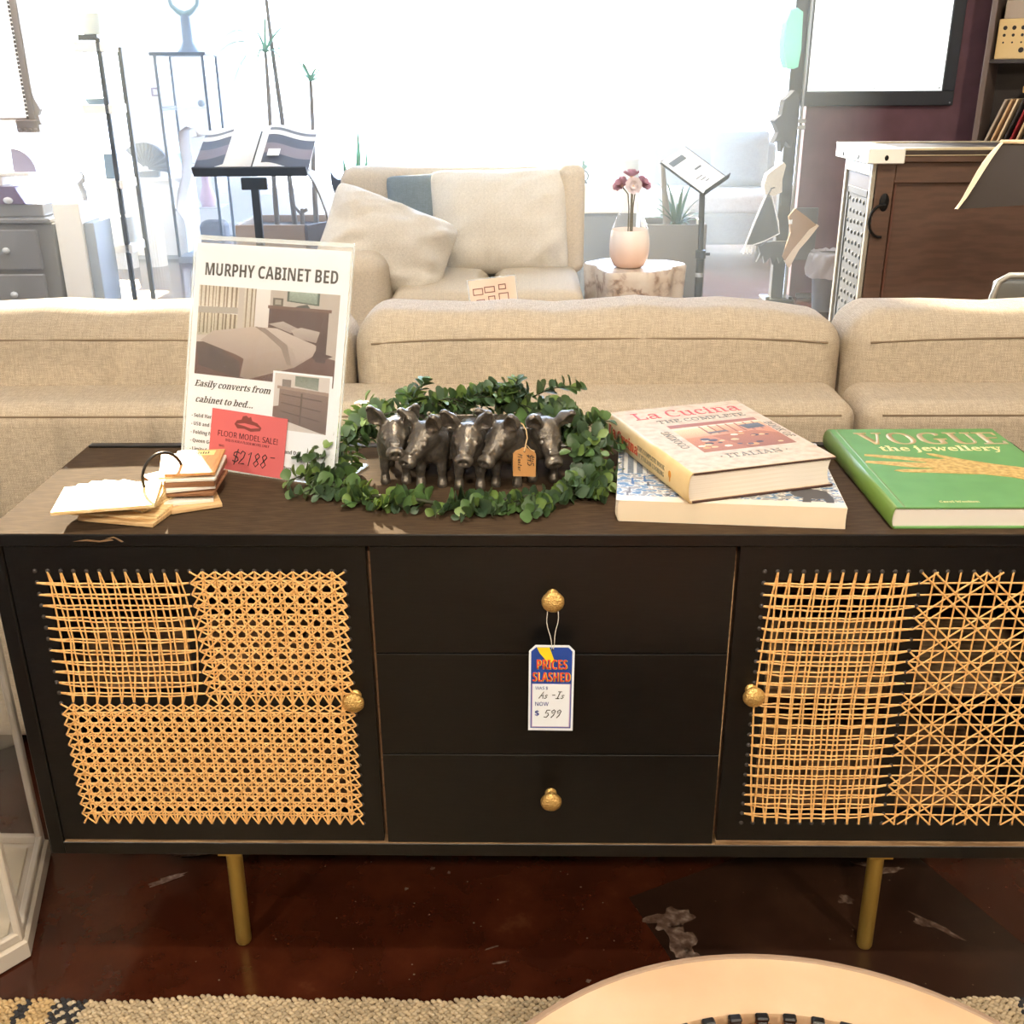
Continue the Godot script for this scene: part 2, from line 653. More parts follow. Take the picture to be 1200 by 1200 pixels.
	s.block(Vector3(-5.0, 5.0, zb), Vector3(3.8, 5.2, zf))
	s.block(Vector3(-5.0, 0.35, zb), Vector3(-4.6, 5.0, zf))
	s.block(Vector3(-3.49, 0.35, zb), Vector3(-2.5, 5.0, zf))  # pier placed to keep the sun off the sideboard's right part
	s.block(Vector3(3.3, 0.35, zb), Vector3(3.8, 5.0, zf))
	struct("wall_back", s, M.white_wall)
	var k := 0
	for w in [[-4.6, -3.49], [-2.5, 3.3]]:
		s = Shape.new()
		s.block(Vector3(w[0], 0.35, -8.52), Vector3(w[1], 0.4, -8.46), 0.004)
		s.block(Vector3(w[0], 4.95, -8.52), Vector3(w[1], 5.0, -8.46), 0.004)
		s.block(Vector3(w[0], 0.4, -8.52), Vector3(w[0] + 0.05, 4.95, -8.46), 0.004)
		s.block(Vector3(w[1] - 0.05, 0.4, -8.52), Vector3(w[1], 4.95, -8.46), 0.004)
		k += 1
		var fr := struct("window_%d" % k, s, M.white_paint)
		s = Shape.new()
		s.block(Vector3(w[0] + 0.05, 0.4, -8.49), Vector3(w[1] - 0.05, 4.95, -8.49))
		obj("pane", s, M.glass, fr)
	s = Shape.new()
	s.block(Vector3(-4.8, 0, -8.4), Vector3(3.6, 0.11, -8.38), 0.004)
	struct("baseboard_back", s, M.white_paint)
	# pavement outside, made pale to keep the windows white
	s = Shape.new()
	s.block(Vector3(-30, -0.3, -60), Vector3(30, -0.12, -8.7))
	struct("ground_outside", s, mat(Color(0.86, 0.86, 0.85), 0.9))
	# burgundy partition on the right with a steel base rail
	s = Shape.new()
	s.block(Vector3(1.6, 0, -5.52), Vector3(3.6, 5.2, -5.38))
	struct("wall_partition", s, with_map(mat(Color(0.42, 0.3, 0.34), 0.8), noise_tex(noise(0.02, 26, 3), [[0.0, Color(0.88, 0.88, 0.88)], [1.0, Color(1, 1, 1)]], 128), Vector3(2, 2, 2)))
	s = Shape.new()
	s.block(Vector3(1.64, 0.0, -5.38), Vector3(3.6, 0.025, -5.35), 0.003)
	struct("baseboard_partition", s, M.steel)
	for a in [[0.0, 0.25, Vector3(0.0, 0.7, -0.35), 3.4], [-1.85, 2.75, Vector3(-0.7, 0.4, -0.3), 5.1], [0.05, 2.9, Vector3(-0.05, 0.5, -0.1), 5.1], [1.85, 2.75, Vector3(0.7, 0.5, -0.2), 5.1], [-0.2, -1.4, Vector3(-0.3, 0.3, -3.0), 4.0], [2.0, -1.6, Vector3(2.2, 0.6, -4.6), 6.0], [-2.4, -2.0, Vector3(-2.5, 0.4, -4.6), 3.0], [-2.6, -5.6, Vector3(-2.9, 0.7, -8.3), 4.0], [-3.6, -3.4, Vector3(-3.0, 1.2, -4.7), 5.0]]:  # unseen lamps over the sideboard first; the rest are added fill behind
		unseen_lamp(c, a[0], a[1], a[2], a[3])


func glare_haze() -> void:  # added fog that stands in for the glare of the windows
	var f := FogVolume.new()
	f.name = "added_glare_haze"
	f.shape = RenderingServer.FOG_VOLUME_SHAPE_BOX
	f.size = Vector3(6.1, 4.8, 5.1)
	f.position = Vector3(-1.65, 2.45, -5.8)
	var m := FogMaterial.new()
	m.albedo = Color(0.93, 0.98, 1.0)
	m.density = 0.09
	f.material = m
	add_child(f)
	f.set_meta("kind", "stuff")


# ---------------------------------------------------------------- the sideboard

func knob_shape() -> Array:
	var d := noise(150.0, 41, 1, FastNoiseLite.TYPE_CELLULAR)
	d.cellular_return_type = FastNoiseLite.RETURN_DISTANCE
	var s := Shape.new()
	s.smooth()
	var rows := 16
	var n := 40
	var grid := []
	for i in rows + 1:
		var a := PI * i / rows
		var row := []
		for k in n:
			var t := TAU * k / n
			var p := Vector3(sin(a) * cos(t), sin(a) * sin(t), cos(a))
			var dent := d.get_noise_3d(p.x * 0.017, p.y * 0.017, p.z * 0.017) * 0.0011
			var q := p * Vector3(0.0158, 0.0158, 0.0095 if p.z > 0 else 0.006)
			row.append(q + p * dent)
		grid.append(row)
	for i in rows:
		for k in n:
			var l := (k + 1) % n
			s.quad(grid[i][k], grid[i + 1][k], grid[i + 1][l], grid[i][l])
	var neck := Shape.new()
	neck.lathe([Vector2(0.0, -0.001), Vector2(0.0085, 0.0), Vector2(0.0085, 0.002), Vector2(0.006, 0.005), Vector2(0.006, 0.013), Vector2(0.009, 0.017), Vector2(0.0, 0.018)], 20, Transform3D(Basis.from_euler(Vector3(PI / 2, 0, 0)), Vector3.ZERO))
	return [s.done(), neck.done()]


func add_knob(parent: Node3D, at: Vector3, shapes: Array) -> void:
	var k := obj("knob", shapes[0], M.brass, parent)
	k.position = at + Vector3(0, 0, 0.0205)
	var n := obj("knob_neck", shapes[1], M.brass, parent)
	n.position = at


# cane strands are laid on a grid of drilled holes; g(i, j) gives a hole's place
class Cane:
	var x0: float
	var y0: float
	var px: float
	var py: float
	var r := RandomNumberGenerator.new()
	const W := 0.0027
	const T := 0.0009

	func _init(x, y, sx, sy, seed_):
		x0 = x
		y0 = y
		px = sx
		py = sy
		r.seed = seed_

	func g(i: float, j: float, z := 0.0) -> Vector3:
		return Vector3(x0 + i * px, y0 - j * py, z)

	func line(s: Shape, pts: Array) -> void:
		s.strand(pts, W, T, Vector3(0, 0, 1))

	# loose square mesh: two strands out of each hole that part in the middle
	func square(s: Shape, i0: int, i1: int, j0: int, j1: int, slant: float) -> void:
		for j in range(j0 + 1, j1):
			for k in 2:
				var pts := []
				var bow := 0.05 + 0.36 * k + r.randf_range(-0.1, 0.1)
				for n in 13:
					var t := n / 12.0
					pts.append(g(lerpf(i0, i1, t), j + bow * pow(sin(PI * t), 0.6) + r.randf_range(-0.025, 0.025), 0.0012 + 0.0009 * sin(t * PI * 9 + j)))
				line(s, pts)
		for i in range(i0 + 1, i1):
			for k in 2:
				var pts := []
				var bow := (0.0 if k == 0 else 0.42 * signf(slant)) + r.randf_range(-0.1, 0.1)
				for n in 13:
					var t := n / 12.0
					pts.append(g(i + slant * (0.5 - absf(t - 0.5)) * k + bow * pow(sin(PI * t), 0.55) + r.randf_range(-0.02, 0.02), lerpf(j0, j1, t), 0.0016 + 0.0009 * cos(t * PI * 9 + i)))
				line(s, pts)

	# close cane: pairs across and down, single strands on both diagonals, an eight-sided eye in each cell
	func close(s: Shape, i0: int, i1: int, j0: int, j1: int, loose: float) -> void:
		for j in range(j0 + 1, j1):
			for k in [-1, 1]:
				var pts := []
				for n in 15:
					var t := n / 14.0
					pts.append(g(lerpf(i0, i1, t), j + k * 0.16 * minf(1.0, minf(t, 1 - t) * 9) + r.randf_range(-loose, loose), 0.001))
				line(s, pts)
		for i in range(i0 + 1, i1):
			for k in [-1, 1]:
				var pts := []
				for n in 15:
					var t := n / 14.0
					pts.append(g(i + k * 0.16 * minf(1.0, minf(t, 1 - t) * 9) + r.randf_range(-loose, loose), lerpf(j0, j1, t), 0.0017))
				line(s, pts)
		for way in [1, -1]:
			for k in range(-(j1 - j0), i1 - i0 + 1):
				# from the hole on the border, then halfway between the holes
				var pts := []
				for n in range(j1 - j0 + 1):
					var i := k + n
					if i < 0 or i > i1 - i0:
						continue
					var border := i == 0 or i == i1 - i0 or n == 0 or n == j1 - j0
					var ii: float = i + (0.0 if border else 0.5 * 0.92 + r.randf_range(-loose, loose))
					if not border and ii > i1 - i0 - 0.3:
						continue
					pts.append(g(i0 + ii if way > 0 else i1 - ii, j0 + n, 0.0026))
				if pts.size() > 1:
					line(s, pts)

	# open star pattern: singles across and down, diagonals in twos and threes
	func star(s: Shape, i0: int, i1: int, j0: int, j1: int) -> void:
		for j in range(j0 + 1, j1):
			line(s, [g(i0, j, 0.001), g((i0 + i1) * 0.5, j + r.randf_range(-0.12, 0.12), 0.001), g(i1, j, 0.001)])
		for i in range(i0 + 1, i1):
			line(s, [g(i, j0, 0.0018), g(i - 0.35 + r.randf_range(-0.1, 0.1), (j0 + j1) * 0.5, 0.0018), g(i, j1, 0.0018)])
		for k in range(-(j1 - j0) + 1, i1 - i0):
			if posmod(k, 4) in [0, 1]:
				diag(s, i0, i1, j0, j1, k, 1.0, 0.0032)
		for k in range(1, int((j1 - j0) + (i1 - i0) * 0.8)):
			if posmod(k, 4) in [0, 1]:
				diag(s, i0, i1, j0, j1, k, -0.8, 0.0026)

	func diag(s: Shape, i0: int, i1: int, j0: int, j1: int, k: float, slope: float, z: float) -> void:
		# j - j0 = slope * (i - i0) + c, clipped to the panel
		var c := -k if slope > 0 else k
		var a := 0.0
		var b := float(i1 - i0)
		var h := float(j1 - j0)
		for lim in [0.0, h]:
			var i: float = (lim - c) / slope
			var inside_after: bool = (slope > 0) == (lim == 0.0)
			if inside_after:
				a = maxf(a, i)
			else:
				b = minf(b, i)
		if b - a < 0.8:
			return
		var w := r.randf_range(-0.08, 0.08)
		line(s, [g(i0 + a, j0 + slope * a + c, z), g(i0 + (a + b) / 2, j0 + slope * (a + b) / 2 + c + w, z), g(i0 + b, j0 + slope * b + c, z)])


func door_frame(x0: float, x1: float, y0: float, y1: float, openings: Array) -> Shape:
	# boxes between the openings: sort all the cuts and keep the cells that no opening takes
	var s := Shape.new()
	var xs := [x0, x1]
	var ys := [y0, y1]
	for o in openings:
		xs.append_array([o[0], o[1]])
		ys.append_array([o[2], o[3]])
	xs.sort()
	ys.sort()
	for j in ys.size() - 1:
		if ys[j + 1] - ys[j] < 1e-5:
			continue
		var from = null
		for i in xs.size() - 1:
			if xs[i + 1] - xs[i] < 1e-5:
				continue
			var cx: float = (xs[i] + xs[i + 1]) / 2
			var cy: float = (ys[j] + ys[j + 1]) / 2
			var open := false
			for o in openings:
				open = open or (cx > o[0] and cx < o[1] and cy > o[2] and cy < o[3])
			if not open and from == null:
				from = xs[i]
			if open and from != null:
				s.block(Vector3(from, ys[j], -0.022), Vector3(xs[i], ys[j + 1], -0.003))
				from = null
		if from != null:
			s.block(Vector3(from, ys[j], -0.022), Vector3(x1, ys[j + 1], -0.003))
	return s


func sideboard() -> void:
	var t := thing("sideboard", "long black sideboard with woven cane doors, three drawers and slim brass legs", "sideboard")
	var s := Shape.new()
	s.block(Vector3(-0.75, 0.709, -0.362), Vector3(0.75, TOP - 0.0006, 0.0025), 0.0012)
	obj("top_panel", s, M.black, t)
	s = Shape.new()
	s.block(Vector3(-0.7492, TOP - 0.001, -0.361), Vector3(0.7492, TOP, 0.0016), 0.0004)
	obj("browned_top_sheet", s, M.browned_black, t)  # thin sheet over the black top, its colour browned for the sun's sheen
	s = Shape.new()
	s.block(Vector3(-0.745, TOP - 0.0002, -0.362), Vector3(0.745, TOP + 0.0035, -0.345), 0.0015)
	obj("back_shade_strip", s, M.black, t)  # dark strip standing in for the sofa's shadow along the back
	# chipped veneer at the front left of the top
	s = Shape.new()
	s.prism(poly([-0.03, 0, -0.012, 0.003, 0.006, 0.001, 0.02, 0.004, 0.024, 0.0015, 0.005, -0.001, -0.012, 0.0005]), 0.001, at3(-0.6, 0.7165, 0.0024))
	s.prism(poly([-0.012, 0.004, 0.0, 0.007, 0.012, 0.0, 0.009, -0.001, 0.0, 0.005]), 0.001, at3(-0.575, 0.7165, 0.0024))
	obj("worn_chip", s, M.raw_wood, t)
	for x in [[-0.75, -0.7288], [0.7288, 0.75]]:
		s = Shape.new()
		s.block(Vector3(x[0], 0.2, -0.36), Vector3(x[1], 0.709, 0.0), 0.0012)
		obj("side_panel", s, M.black, t)
	s = Shape.new()
	s.block(Vector3(-0.7288, 0.2, -0.36), Vector3(0.7288, 0.2224, 0.0), 0.001)
	obj("bottom_panel", s, M.black, t)
	s = Shape.new()
	s.block(Vector3(-0.727, 0.2215, -0.05), Vector3(0.727, 0.2229, -0.0008))
	obj("bare_edge", s, M.raw_wood, t)
	s = Shape.new()
	s.block(Vector3(0.2455, 0.2226, -0.02), Vector3(0.7285, 0.2288, -0.0012), 0.0004)
	obj("bare_edge", s, M.raw_wood, t)
	s = Shape.new()
	s.block(Vector3(-0.7288, 0.2224, -0.36), Vector3(0.7288, 0.709, -0.35))
	obj("back_panel", s, M.inside, t)
	for x in [-0.243, 0.243]:
		s = Shape.new()
		s.block(Vector3(x - 0.008, 0.2224, -0.35), Vector3(x + 0.008, 0.709, -0.024))
		obj("divider", s, M.inside, t)
	for x in [[-0.7288, -0.251], [0.251, 0.7288]]:
		s = Shape.new()
		s.block(Vector3(x[0], 0.448, -0.35), Vector3(x[1], 0.464, -0.05), 0.001)
		obj("shelf", s, M.raw_wood if x[0] > 0 else M.inside, t)
		s = Shape.new()
		s.block(Vector3(x[0], 0.2224, -0.35), Vector3(x[1], 0.2235, -0.026))
		obj("cabinet_floor", s, M.inside, t)
	var knob := knob_shape()
	# drawers
	for y in [[0.2245, 0.3805, 0.315], [0.3825, 0.5455, 0.478], [0.5475, 0.7075, 0.637]]:
		s = Shape.new()
		s.block(Vector3(-0.2405, y[0], -0.02), Vector3(0.2405, y[1], -0.001), 0.0004)
		var d := obj("drawer", s, M.black, t)
		s = Shape.new()
		s.block(Vector3(-0.228, y[0] + 0.012, -0.33), Vector3(-0.216, y[1] - 0.03, -0.02))
		s.block(Vector3(0.216, y[0] + 0.012, -0.33), Vector3(0.228, y[1] - 0.03, -0.02))
		s.block(Vector3(-0.216, y[0] + 0.012, -0.33), Vector3(0.216, y[0] + 0.02, -0.02))
		s.block(Vector3(-0.216, y[0] + 0.02, -0.33), Vector3(0.216, y[1] - 0.03, -0.318))
		obj("drawer_box", s, M.inside, d)
		add_knob(d, Vector3(0.001, y[2], -0.001), knob)
	s = Shape.new()
	s.block(Vector3(0.2402, 0.36, -0.018), Vector3(0.2416, 0.67, -0.0012))
	obj("bare_edge", s, M.raw_wood, t)
	# doors
	for side in [-1, 1]:
		var left: bool = side < 0
		var c := Cane.new(-0.691, 0.671, 0.4155 / 24, 0.4135 / 24, 51) if left else Cane.new(0.281, 0.671, 0.4115 / 24, 0.409 / 24, 52)
		var cuts := [[0.8, 11.2, 0.8, 11.2], [12.8, 23.2, 0.8, 11.2], [0.8, 23.2, 12.8, 23.2]] if left else [[0.8, 11.2, 0.8, 23.2], [12.8, 23.2, 0.8, 23.2]]
		var open := []
		for o in cuts:
			var p := c.g(o[0], o[3])
			var q := c.g(o[1], o[2])
			open.append([p.x, q.x, p.y, q.y])
		var d := obj("door", door_frame(-0.7275, -0.2468, 0.2255, 0.7075, open) if left else door_frame(0.2468, 0.7275, 0.2295, 0.7075, open), M.black, t)
		var woven := []
		for k in (3 if left else 2):
			woven.append(Shape.new())
		if left:
			c.square(woven[0], 0, 12, 0, 12, 0.8)
			c.close(woven[1], 12, 24, 0, 12, 0.09)
			c.close(woven[2], 0, 24, 12, 24, 0.04)
		else:
			c.square(woven[0], 0, 12, 0, 24, -0.8)
			c.star(woven[1], 12, 24, 0, 24)
		for k in woven.size():
			var w := obj("cane_panel", woven[k], M.cane, d)
			w.position.z = -0.0028
			w.set_meta("kind", "stuff")
			w.set_meta("label", (["open square-mesh cane panel", "close six-way cane panel", "wide close six-way cane panel"] if left else ["tall open square-mesh cane panel", "open star-pattern cane panel"])[k])
		var plugs := Shape.new()
		for i in 25:
			for j in 25:
				var on := i == 0 or i == 24 or j == 0 or j == 24 or (i == 12 and (j < 12 or not left)) or (left and j == 12)
				if on:
					plugs.lathe([Vector2(0.0034, -0.001), Vector2(0.003, 0.0018), Vector2(0.0018, 0.0026), Vector2(0.0, 0.0028)], 8, Transform3D(Basis.from_euler(Vector3(PI / 2, 0, 0)), c.g(i, j, -0.003)))
		stuff(obj("hole_plug", plugs, M.plug, d))
		add_knob(d, Vector3(-0.2735, 0.479, -0.003) if left else Vector3(0.2775, 0.49, -0.003), knob)
	# legs
	for p in [[-0.484, -0.03], [0.497, -0.03], [-0.484, -0.32], [0.497, -0.32]]:
		s = Shape.new()
		var lean := Vector3(signf(p[0]) * 0.003, 0, 0.0)
		var top := Vector3(p[0], 0.197, p[1])
		var pts := []
		var rad := []
		for k in 9:
			pts.append(top.lerp(Vector3(p[0], 0.006, p[1]) + lean, k / 8.0))
			rad.append(0.0122)
		pts.append(Vector3(p[0], 0.002, p[1]) + lean)
		rad.append(0.0105)
		pts.append(Vector3(p[0], 0.0, p[1]) + lean)
		rad.append(0.007)
		s.tube(pts, rad, 20)
		var l := obj("leg", s, M.brass_leg, t)
		s = Shape.new()
		s.block(Vector3(p[0] - 0.018, 0.19, p[1] - 0.018), Vector3(p[0] + 0.018, 0.2, p[1] + 0.022), 0.0008)
		obj("mounting_plate", s, M.brass_leg, l)


# ---------------------------------------------------------------- hand lettering: pen strokes in a 1-high box

const PEN := {
	"$": [[.6, .8, .4, .9, .15, .8, .12, .6, .5, .48, .6, .3, .4, .12, .1, .2], [.42, 1.1, .3, -.1]],
	"0": [[.3, 1, .1, .7, .1, .3, .3, 0, .5, .3, .5, .7, .3, 1]],
	"1": [[.15, .8, .35, 1, .3, 0]],
	"2": [[.05, .75, .2, 1, .45, .9, .4, .55, .05, .05, .55, .08]],
	"4": [[.15, 1, .05, .45, .5, .45], [.42, .9, .35, 0]],
	"5": [[.5, .95, .15, .95, .1, .55, .35, .6, .5, .35, .35, .05, .05, .1]],
	"8": [[.5, .8, .3, 1, .1, .8, .25, .55, .5, .25, .3, 0, .08, .22, .3, .52, .5, .8]],
	"9": [[.5, .8, .3, 1, .1, .8, .2, .55, .5, .8, .42, .3, .25, 0]],
	"A": [[.0, 0, .35, 1, .5, 0], [.1, .4, .5, .42]],
	"I": [[.05, 1, .55, 1], [.32, 1, .25, 0], [0, 0, .5, 0]],
	"-": [[.05, .5, .45, .52]],
	"s": [[.4, .45, .2, .5, .1, .38, .35, .2, .2, 0, .02, .08]],
	"P": [[.1, 0, .25, 1], [.1, .9, .5, .95, .5, .6, .2, .5]],
	"l": [[.1, 0, .25, 1, .12, .1, .25, 0]],
	"a": [[.4, .5, .15, .5, .08, .15, .25, 0, .4, .5, .38, .05, .5, 0]],
	"n": [[.05, 0, .12, .5, .1, .2, .3, .5, .4, .35, .38, 0]],
	"t": [[.25, .9, .15, .1, .3, 0], [.05, .6, .4, .62]],
	"e": [[.1, .25, .4, .3, .3, .5, .1, .4, .08, .1, .25, 0, .42, .1]],
	"r": [[.05, 0, .12, .5, .1, .3, .3, .5, .4, .45]],
	"B": [[.1, 0, .2, 1], [.15, .95, .45, .9, .4, .6, .15, .52, .5, .4, .4, .05, .08, .02]],
}


func pen(s: Shape, text: String, size: float, width: float, xf: Transform3D) -> void:
	var x := 0.0
	for ch in text:
		if PEN.has(ch):
			for stroke in PEN[ch]:
				var pts := []
				for k in range(0, stroke.size(), 2):
					pts.append(xf * Vector3(x + stroke[k] * size, stroke[k + 1] * size, 0))
				s.strand(pts, width, 0.0003, xf.basis.z.normalized())
		x += (0.62 if ch != " " else 0.45) * size


func sheared(x: float, y: float, z: float, turn: Vector3, lean: float) -> Transform3D:
	var b := Basis.from_euler(turn * PI / 180.0)
	return Transform3D(Basis(b.x, b.y + b.x * lean, b.z), Vector3(x, y, z))


func sale_tag() -> void:
	var t := thing("price_tag", "white PRICES SLASHED price tag with blue print hanging from the top drawer knob", "tag", Vector3(0.0, 0.578, 0.0305))
	t.basis = Basis.from_euler(Vector3(deg_to_rad(-2.0), 0, deg_to_rad(-0.6)))
	var s := Shape.new()
	s.prism(poly([-0.0305, -0.131, 0.0305, -0.131, 0.0305, -0.008, 0.023, 0.0, -0.022, 0.0, -0.0305, -0.009]), 0.0007)
	obj("card", s, M.paper, t)
	s = Shape.new()
	s.prism(poly([-0.0275, -0.127, 0.0275, -0.127, 0.0275, -0.009, 0.022, -0.003, -0.021, -0.003, -0.0275, -0.0095]), 0.0004, at3(0, 0, 0.0004))
	obj("blue_print", s, mat(Color(0.13, 0.28, 0.62), 0.5), t)
	s = Shape.new()
	s.prism(poly([-0.02, -0.0032, -0.003, -0.0032, 0.003, -0.021, 0.0005, -0.026, -0.008, -0.022, -0.016, -0.012]), 0.0004, at3(0, 0, 0.0007))
	obj("yellow_flash", s, mat(Color(0.96, 0.84, 0.12), 0.5), t)
	s = Shape.new()
	s.block(Vector3(-0.0262, -0.1255, 0.0004), Vector3(0.0262, -0.058, 0.0008))
	obj("lilac_border", s, mat(Color(0.72, 0.62, 0.75), 0.5), t)
	s = Shape.new()
	s.block(Vector3(-0.025, -0.1243, 0.0006), Vector3(0.025, -0.0585, 0.001))
	obj("white_field", s, M.paper, t)
	s = Shape.new()
	var big := Basis.from_scale(Vector3(0.93, 1.45, 1))
	for y in [[-0.0285, "PRICES"], [-0.0475, "SLASHED"]]:
		s.letters(y[1], sans_bold, 0.0098, Transform3D(big * (1.0 if y[1] == "PRICES" else 0.97), Vector3(0.0009, y[0] - 0.0006, 0.0009)))
	obj("lettering_shadow", s, mat(Color(0.98, 0.86, 0.25), 0.5), t)
	s = Shape.new()
	for y in [[-0.0285, "PRICES"], [-0.0475, "SLASHED"]]:
		s.letters(y[1], sans_bold, 0.0098, Transform3D(big * (1.0 if y[1] == "PRICES" else 0.97), Vector3(0, y[0], 0.0014)))
	obj("lettering", s, mat(Color(0.88, 0.3, 0.16), 0.5), t)
	s = Shape.new()
	s.letters("WAS $", sans, 0.0045, at3(-0.0215, -0.0645, 0.0012), HORIZONTAL_ALIGNMENT_LEFT)
	s.letters("NOW", sans, 0.0058, at3(-0.022, -0.089, 0.0012), HORIZONTAL_ALIGNMENT_LEFT)
	s.letters("$", sans_bold, 0.0085, at3(-0.022, -0.1035, 0.0012), HORIZONTAL_ALIGNMENT_LEFT)
	obj("lettering", s, mat(Color(0.2, 0.25, 0.55), 0.5), t)
	s = Shape.new()
	pen(s, "As", 0.0105, 0.0013, sheared(-0.0165, -0.0805, 0.0011, Vector3.ZERO, 0.3))
	pen(s, "-Is", 0.0105, 0.0013, sheared(-0.0005, -0.0805, 0.0011, Vector3.ZERO, 0.3))
	pen(s, "599", 0.0125, 0.0014, sheared(-0.0105, -0.1105, 0.0011, Vector3.ZERO, 0.3))
	obj("handwriting", s, M.ink, t)
	s = Shape.new()
	s.lathe([Vector2(0.0016, -0.0003), Vector2(0.0016, 0.0003), Vector2(0.0, 0.0003)], 10, at3(0.001, -0.0058, 0.0011, Vector3(90, 0, 0)))
	obj("punched_hole", s, M.ink, t)
	s = Shape.new()
	for k in [-1, 1]:
		var pts := []
		for n in 10:
			var u := n / 9.0
			pts.append(Vector3(lerpf(0.001, k * 0.0075, sin(u * PI / 2)) + 0.001 * sin(u * 9 + k), lerpf(-0.0055, 0.049, u), lerpf(0.001, -0.012, u * u)))
		s.tube(pts, 0.0006, 6)
	obj("string", s, mat(Color(0.85, 0.83, 0.78), 0.9), t)


func chip(t: Node3D, m: Material, c: Vector3, s: Vector3, turn: float, tilt := 0.0, roll := 0.0) -> MeshInstance3D:
	var sh := Shape.new()
	sh.box(Vector3.ZERO, s, 0.0007)
	var o := obj("sample_board", sh, m, t)
	o.transform = at3(c.x, c.y, c.z, Vector3(tilt, turn, roll))
	return o


func wood_samples() -> void:
	var t := thing("wood_sample_ring", "fanned ring of wood finish sample boards bound by a black ring", "wood samples", Vector3(-0.54, TOP + 0.0005, -0.08))
	var pale := wood(Color(0.95, 0.86, 0.66), Color(0.84, 0.68, 0.44), 61, 0.5, Vector3(6, 40, 40))
	var mid := wood(Color(0.88, 0.74, 0.54), Color(0.76, 0.6, 0.4), 62, 0.5, Vector3(6, 40, 40))
	var red := wood(Color(0.6, 0.43, 0.3), Color(0.48, 0.32, 0.2), 63, 0.5, Vector3(6, 40, 40))
	var white := mat(Color(0.92, 0.9, 0.85), 0.6)
	# the fan on the left, lowest first
	chip(t, mid, Vector3(-0.036, 0.0035, 0.016), Vector3(0.112, 0.006, 0.075), -12)
	chip(t, pale, Vector3(-0.043, 0.0085, 0.004), Vector3(0.125, 0.004, 0.08), -8)
	chip(t, pale, Vector3(-0.045, 0.0125, -0.022), Vector3(0.115, 0.004, 0.08), -26, 0, 0)
	chip(t, pale, Vector3(-0.052, 0.0165, -0.015), Vector3(0.122, 0.004, 0.086), -13, 0, 0)
	chip(t, pale, Vector3(-0.054, 0.0205, -0.006), Vector3(0.125, 0.004, 0.09), -4, 0, 0)
	chip(t, pale, Vector3(-0.056, 0.0245, 0.006), Vector3(0.127, 0.004, 0.09), 6, 0, 0)
	chip(t, pale, Vector3(-0.058, 0.029, 0.026), Vector3(0.13, 0.005, 0.094), 12, 0, 0)
	# the stack on the right, lowest first
	chip(t, mid, Vector3(0.035, 0.004, -0.035), Vector3(0.068, 0.006, 0.09), 24)
	chip(t, white, Vector3(0.028, 0.0095, -0.045), Vector3(0.066, 0.005, 0.09), 16)
	chip(t, red, Vector3(0.002, 0.0145, -0.075), Vector3(0.066, 0.005, 0.1), 40)
	chip(t, red, Vector3(0.038, 0.019, -0.055), Vector3(0.066, 0.0045, 0.095), 3)
	chip(t, white, Vector3(0.028, 0.0255, -0.06), Vector3(0.066, 0.005, 0.1), 16)
	chip(t, red, Vector3(0.036, 0.032, -0.062), Vector3(0.068, 0.0075, 0.098), 5)
	chip(t, white, Vector3(0.037, 0.0385, -0.062), Vector3(0.068, 0.0045, 0.098), 6)
	chip(t, pale, Vector3(0.018, 0.0425, -0.066), Vector3(0.066, 0.0035, 0.1), 16)
	var top := chip(t, wood(Color(0.84, 0.62, 0.4), Color(0.76, 0.53, 0.31), 64, 0.5, Vector3(40, 40, 6)), Vector3(0.036, 0.0465, -0.064), Vector3(0.068, 0.0045, 0.1), 7)
	var s := Shape.new()
	s.block(Vector3(-0.026, 0.0022, -0.044), Vector3(0.022, 0.0027, -0.024))
	var l := obj("paper_label", s, mat(Color(0.95, 0.86, 0.6), 0.7), top)
	l.set_meta("label", "cream paper label")
	s = Shape.new()
	for k in 9:
		s.block(Vector3(-0.016 + k * 0.0035, 0.0027, -0.038 + 0.002 * (k % 2)), Vector3(-0.0145 + k * 0.0035, 0.003, -0.029))
	obj("printed_line", s, M.ink, top)
	# the ring goes through both
	s = Shape.new()
	var pts := []
	for k in 28:
		var a := TAU * k / 28
		pts.append(Vector3(0.0, 0.039, -0.028) + Vector3(cos(a) * 0.021, sin(a) * 0.034, -cos(a) * 0.022))
	s.tube(pts, 0.0022, 8, true)
	obj("binder_ring", s, mat(Color(0.06, 0.055, 0.06), 0.4), t)


# ---------------------------------------------------------------- small pictures, painted polygon by polygon

func fill(img: Image, pts: Array, top: Color, bottom := Color(-1, 0, 0), grit := 0.0) -> void:
	if bottom.r < 0:
		bottom = top
	var w := img.get_width()
	var h := img.get_height()
	var lo := 1e9
	var hi := -1e9
	for p in pts:
		lo = minf(lo, p.y)
		hi = maxf(hi, p.y)
	for y in range(maxi(0, int(lo * h)), mini(h - 1, int(hi * h)) + 1):
		var fy := (y + 0.5) / h
		var xs := []
		for i in pts.size():
			var a: Vector2 = pts[i]
			var b: Vector2 = pts[(i + 1) % pts.size()]
			if (a.y <= fy) != (b.y <= fy):
				xs.append(a.x + (fy - a.y) / (b.y - a.y) * (b.x - a.x))
		xs.sort()
		var c := top.lerp(bottom, clampf((fy - lo) / maxf(hi - lo, 1e-5), 0, 1))
		for k in range(0, xs.size() - 1, 2):
			var xa := clampi(int(xs[k] * w), 0, w)
			var xb := clampi(int(ceil(xs[k + 1] * w)), 0, w)
			if grit <= 0.0:
				img.fill_rect(Rect2i(xa, y, xb - xa, 1), c)
			else:
				for x in range(xa, xb):
					var g := 1.0 + rng.randf_range(-grit, grit)
					img.set_pixel(x, y, Color(c.r * g, c.g * g, c.b * g))


func pg(a: Array) -> Array:
	var out := []
	for i in range(0, a.size(), 2):
		out.append(Vector2(a[i], a[i + 1]))
	return out


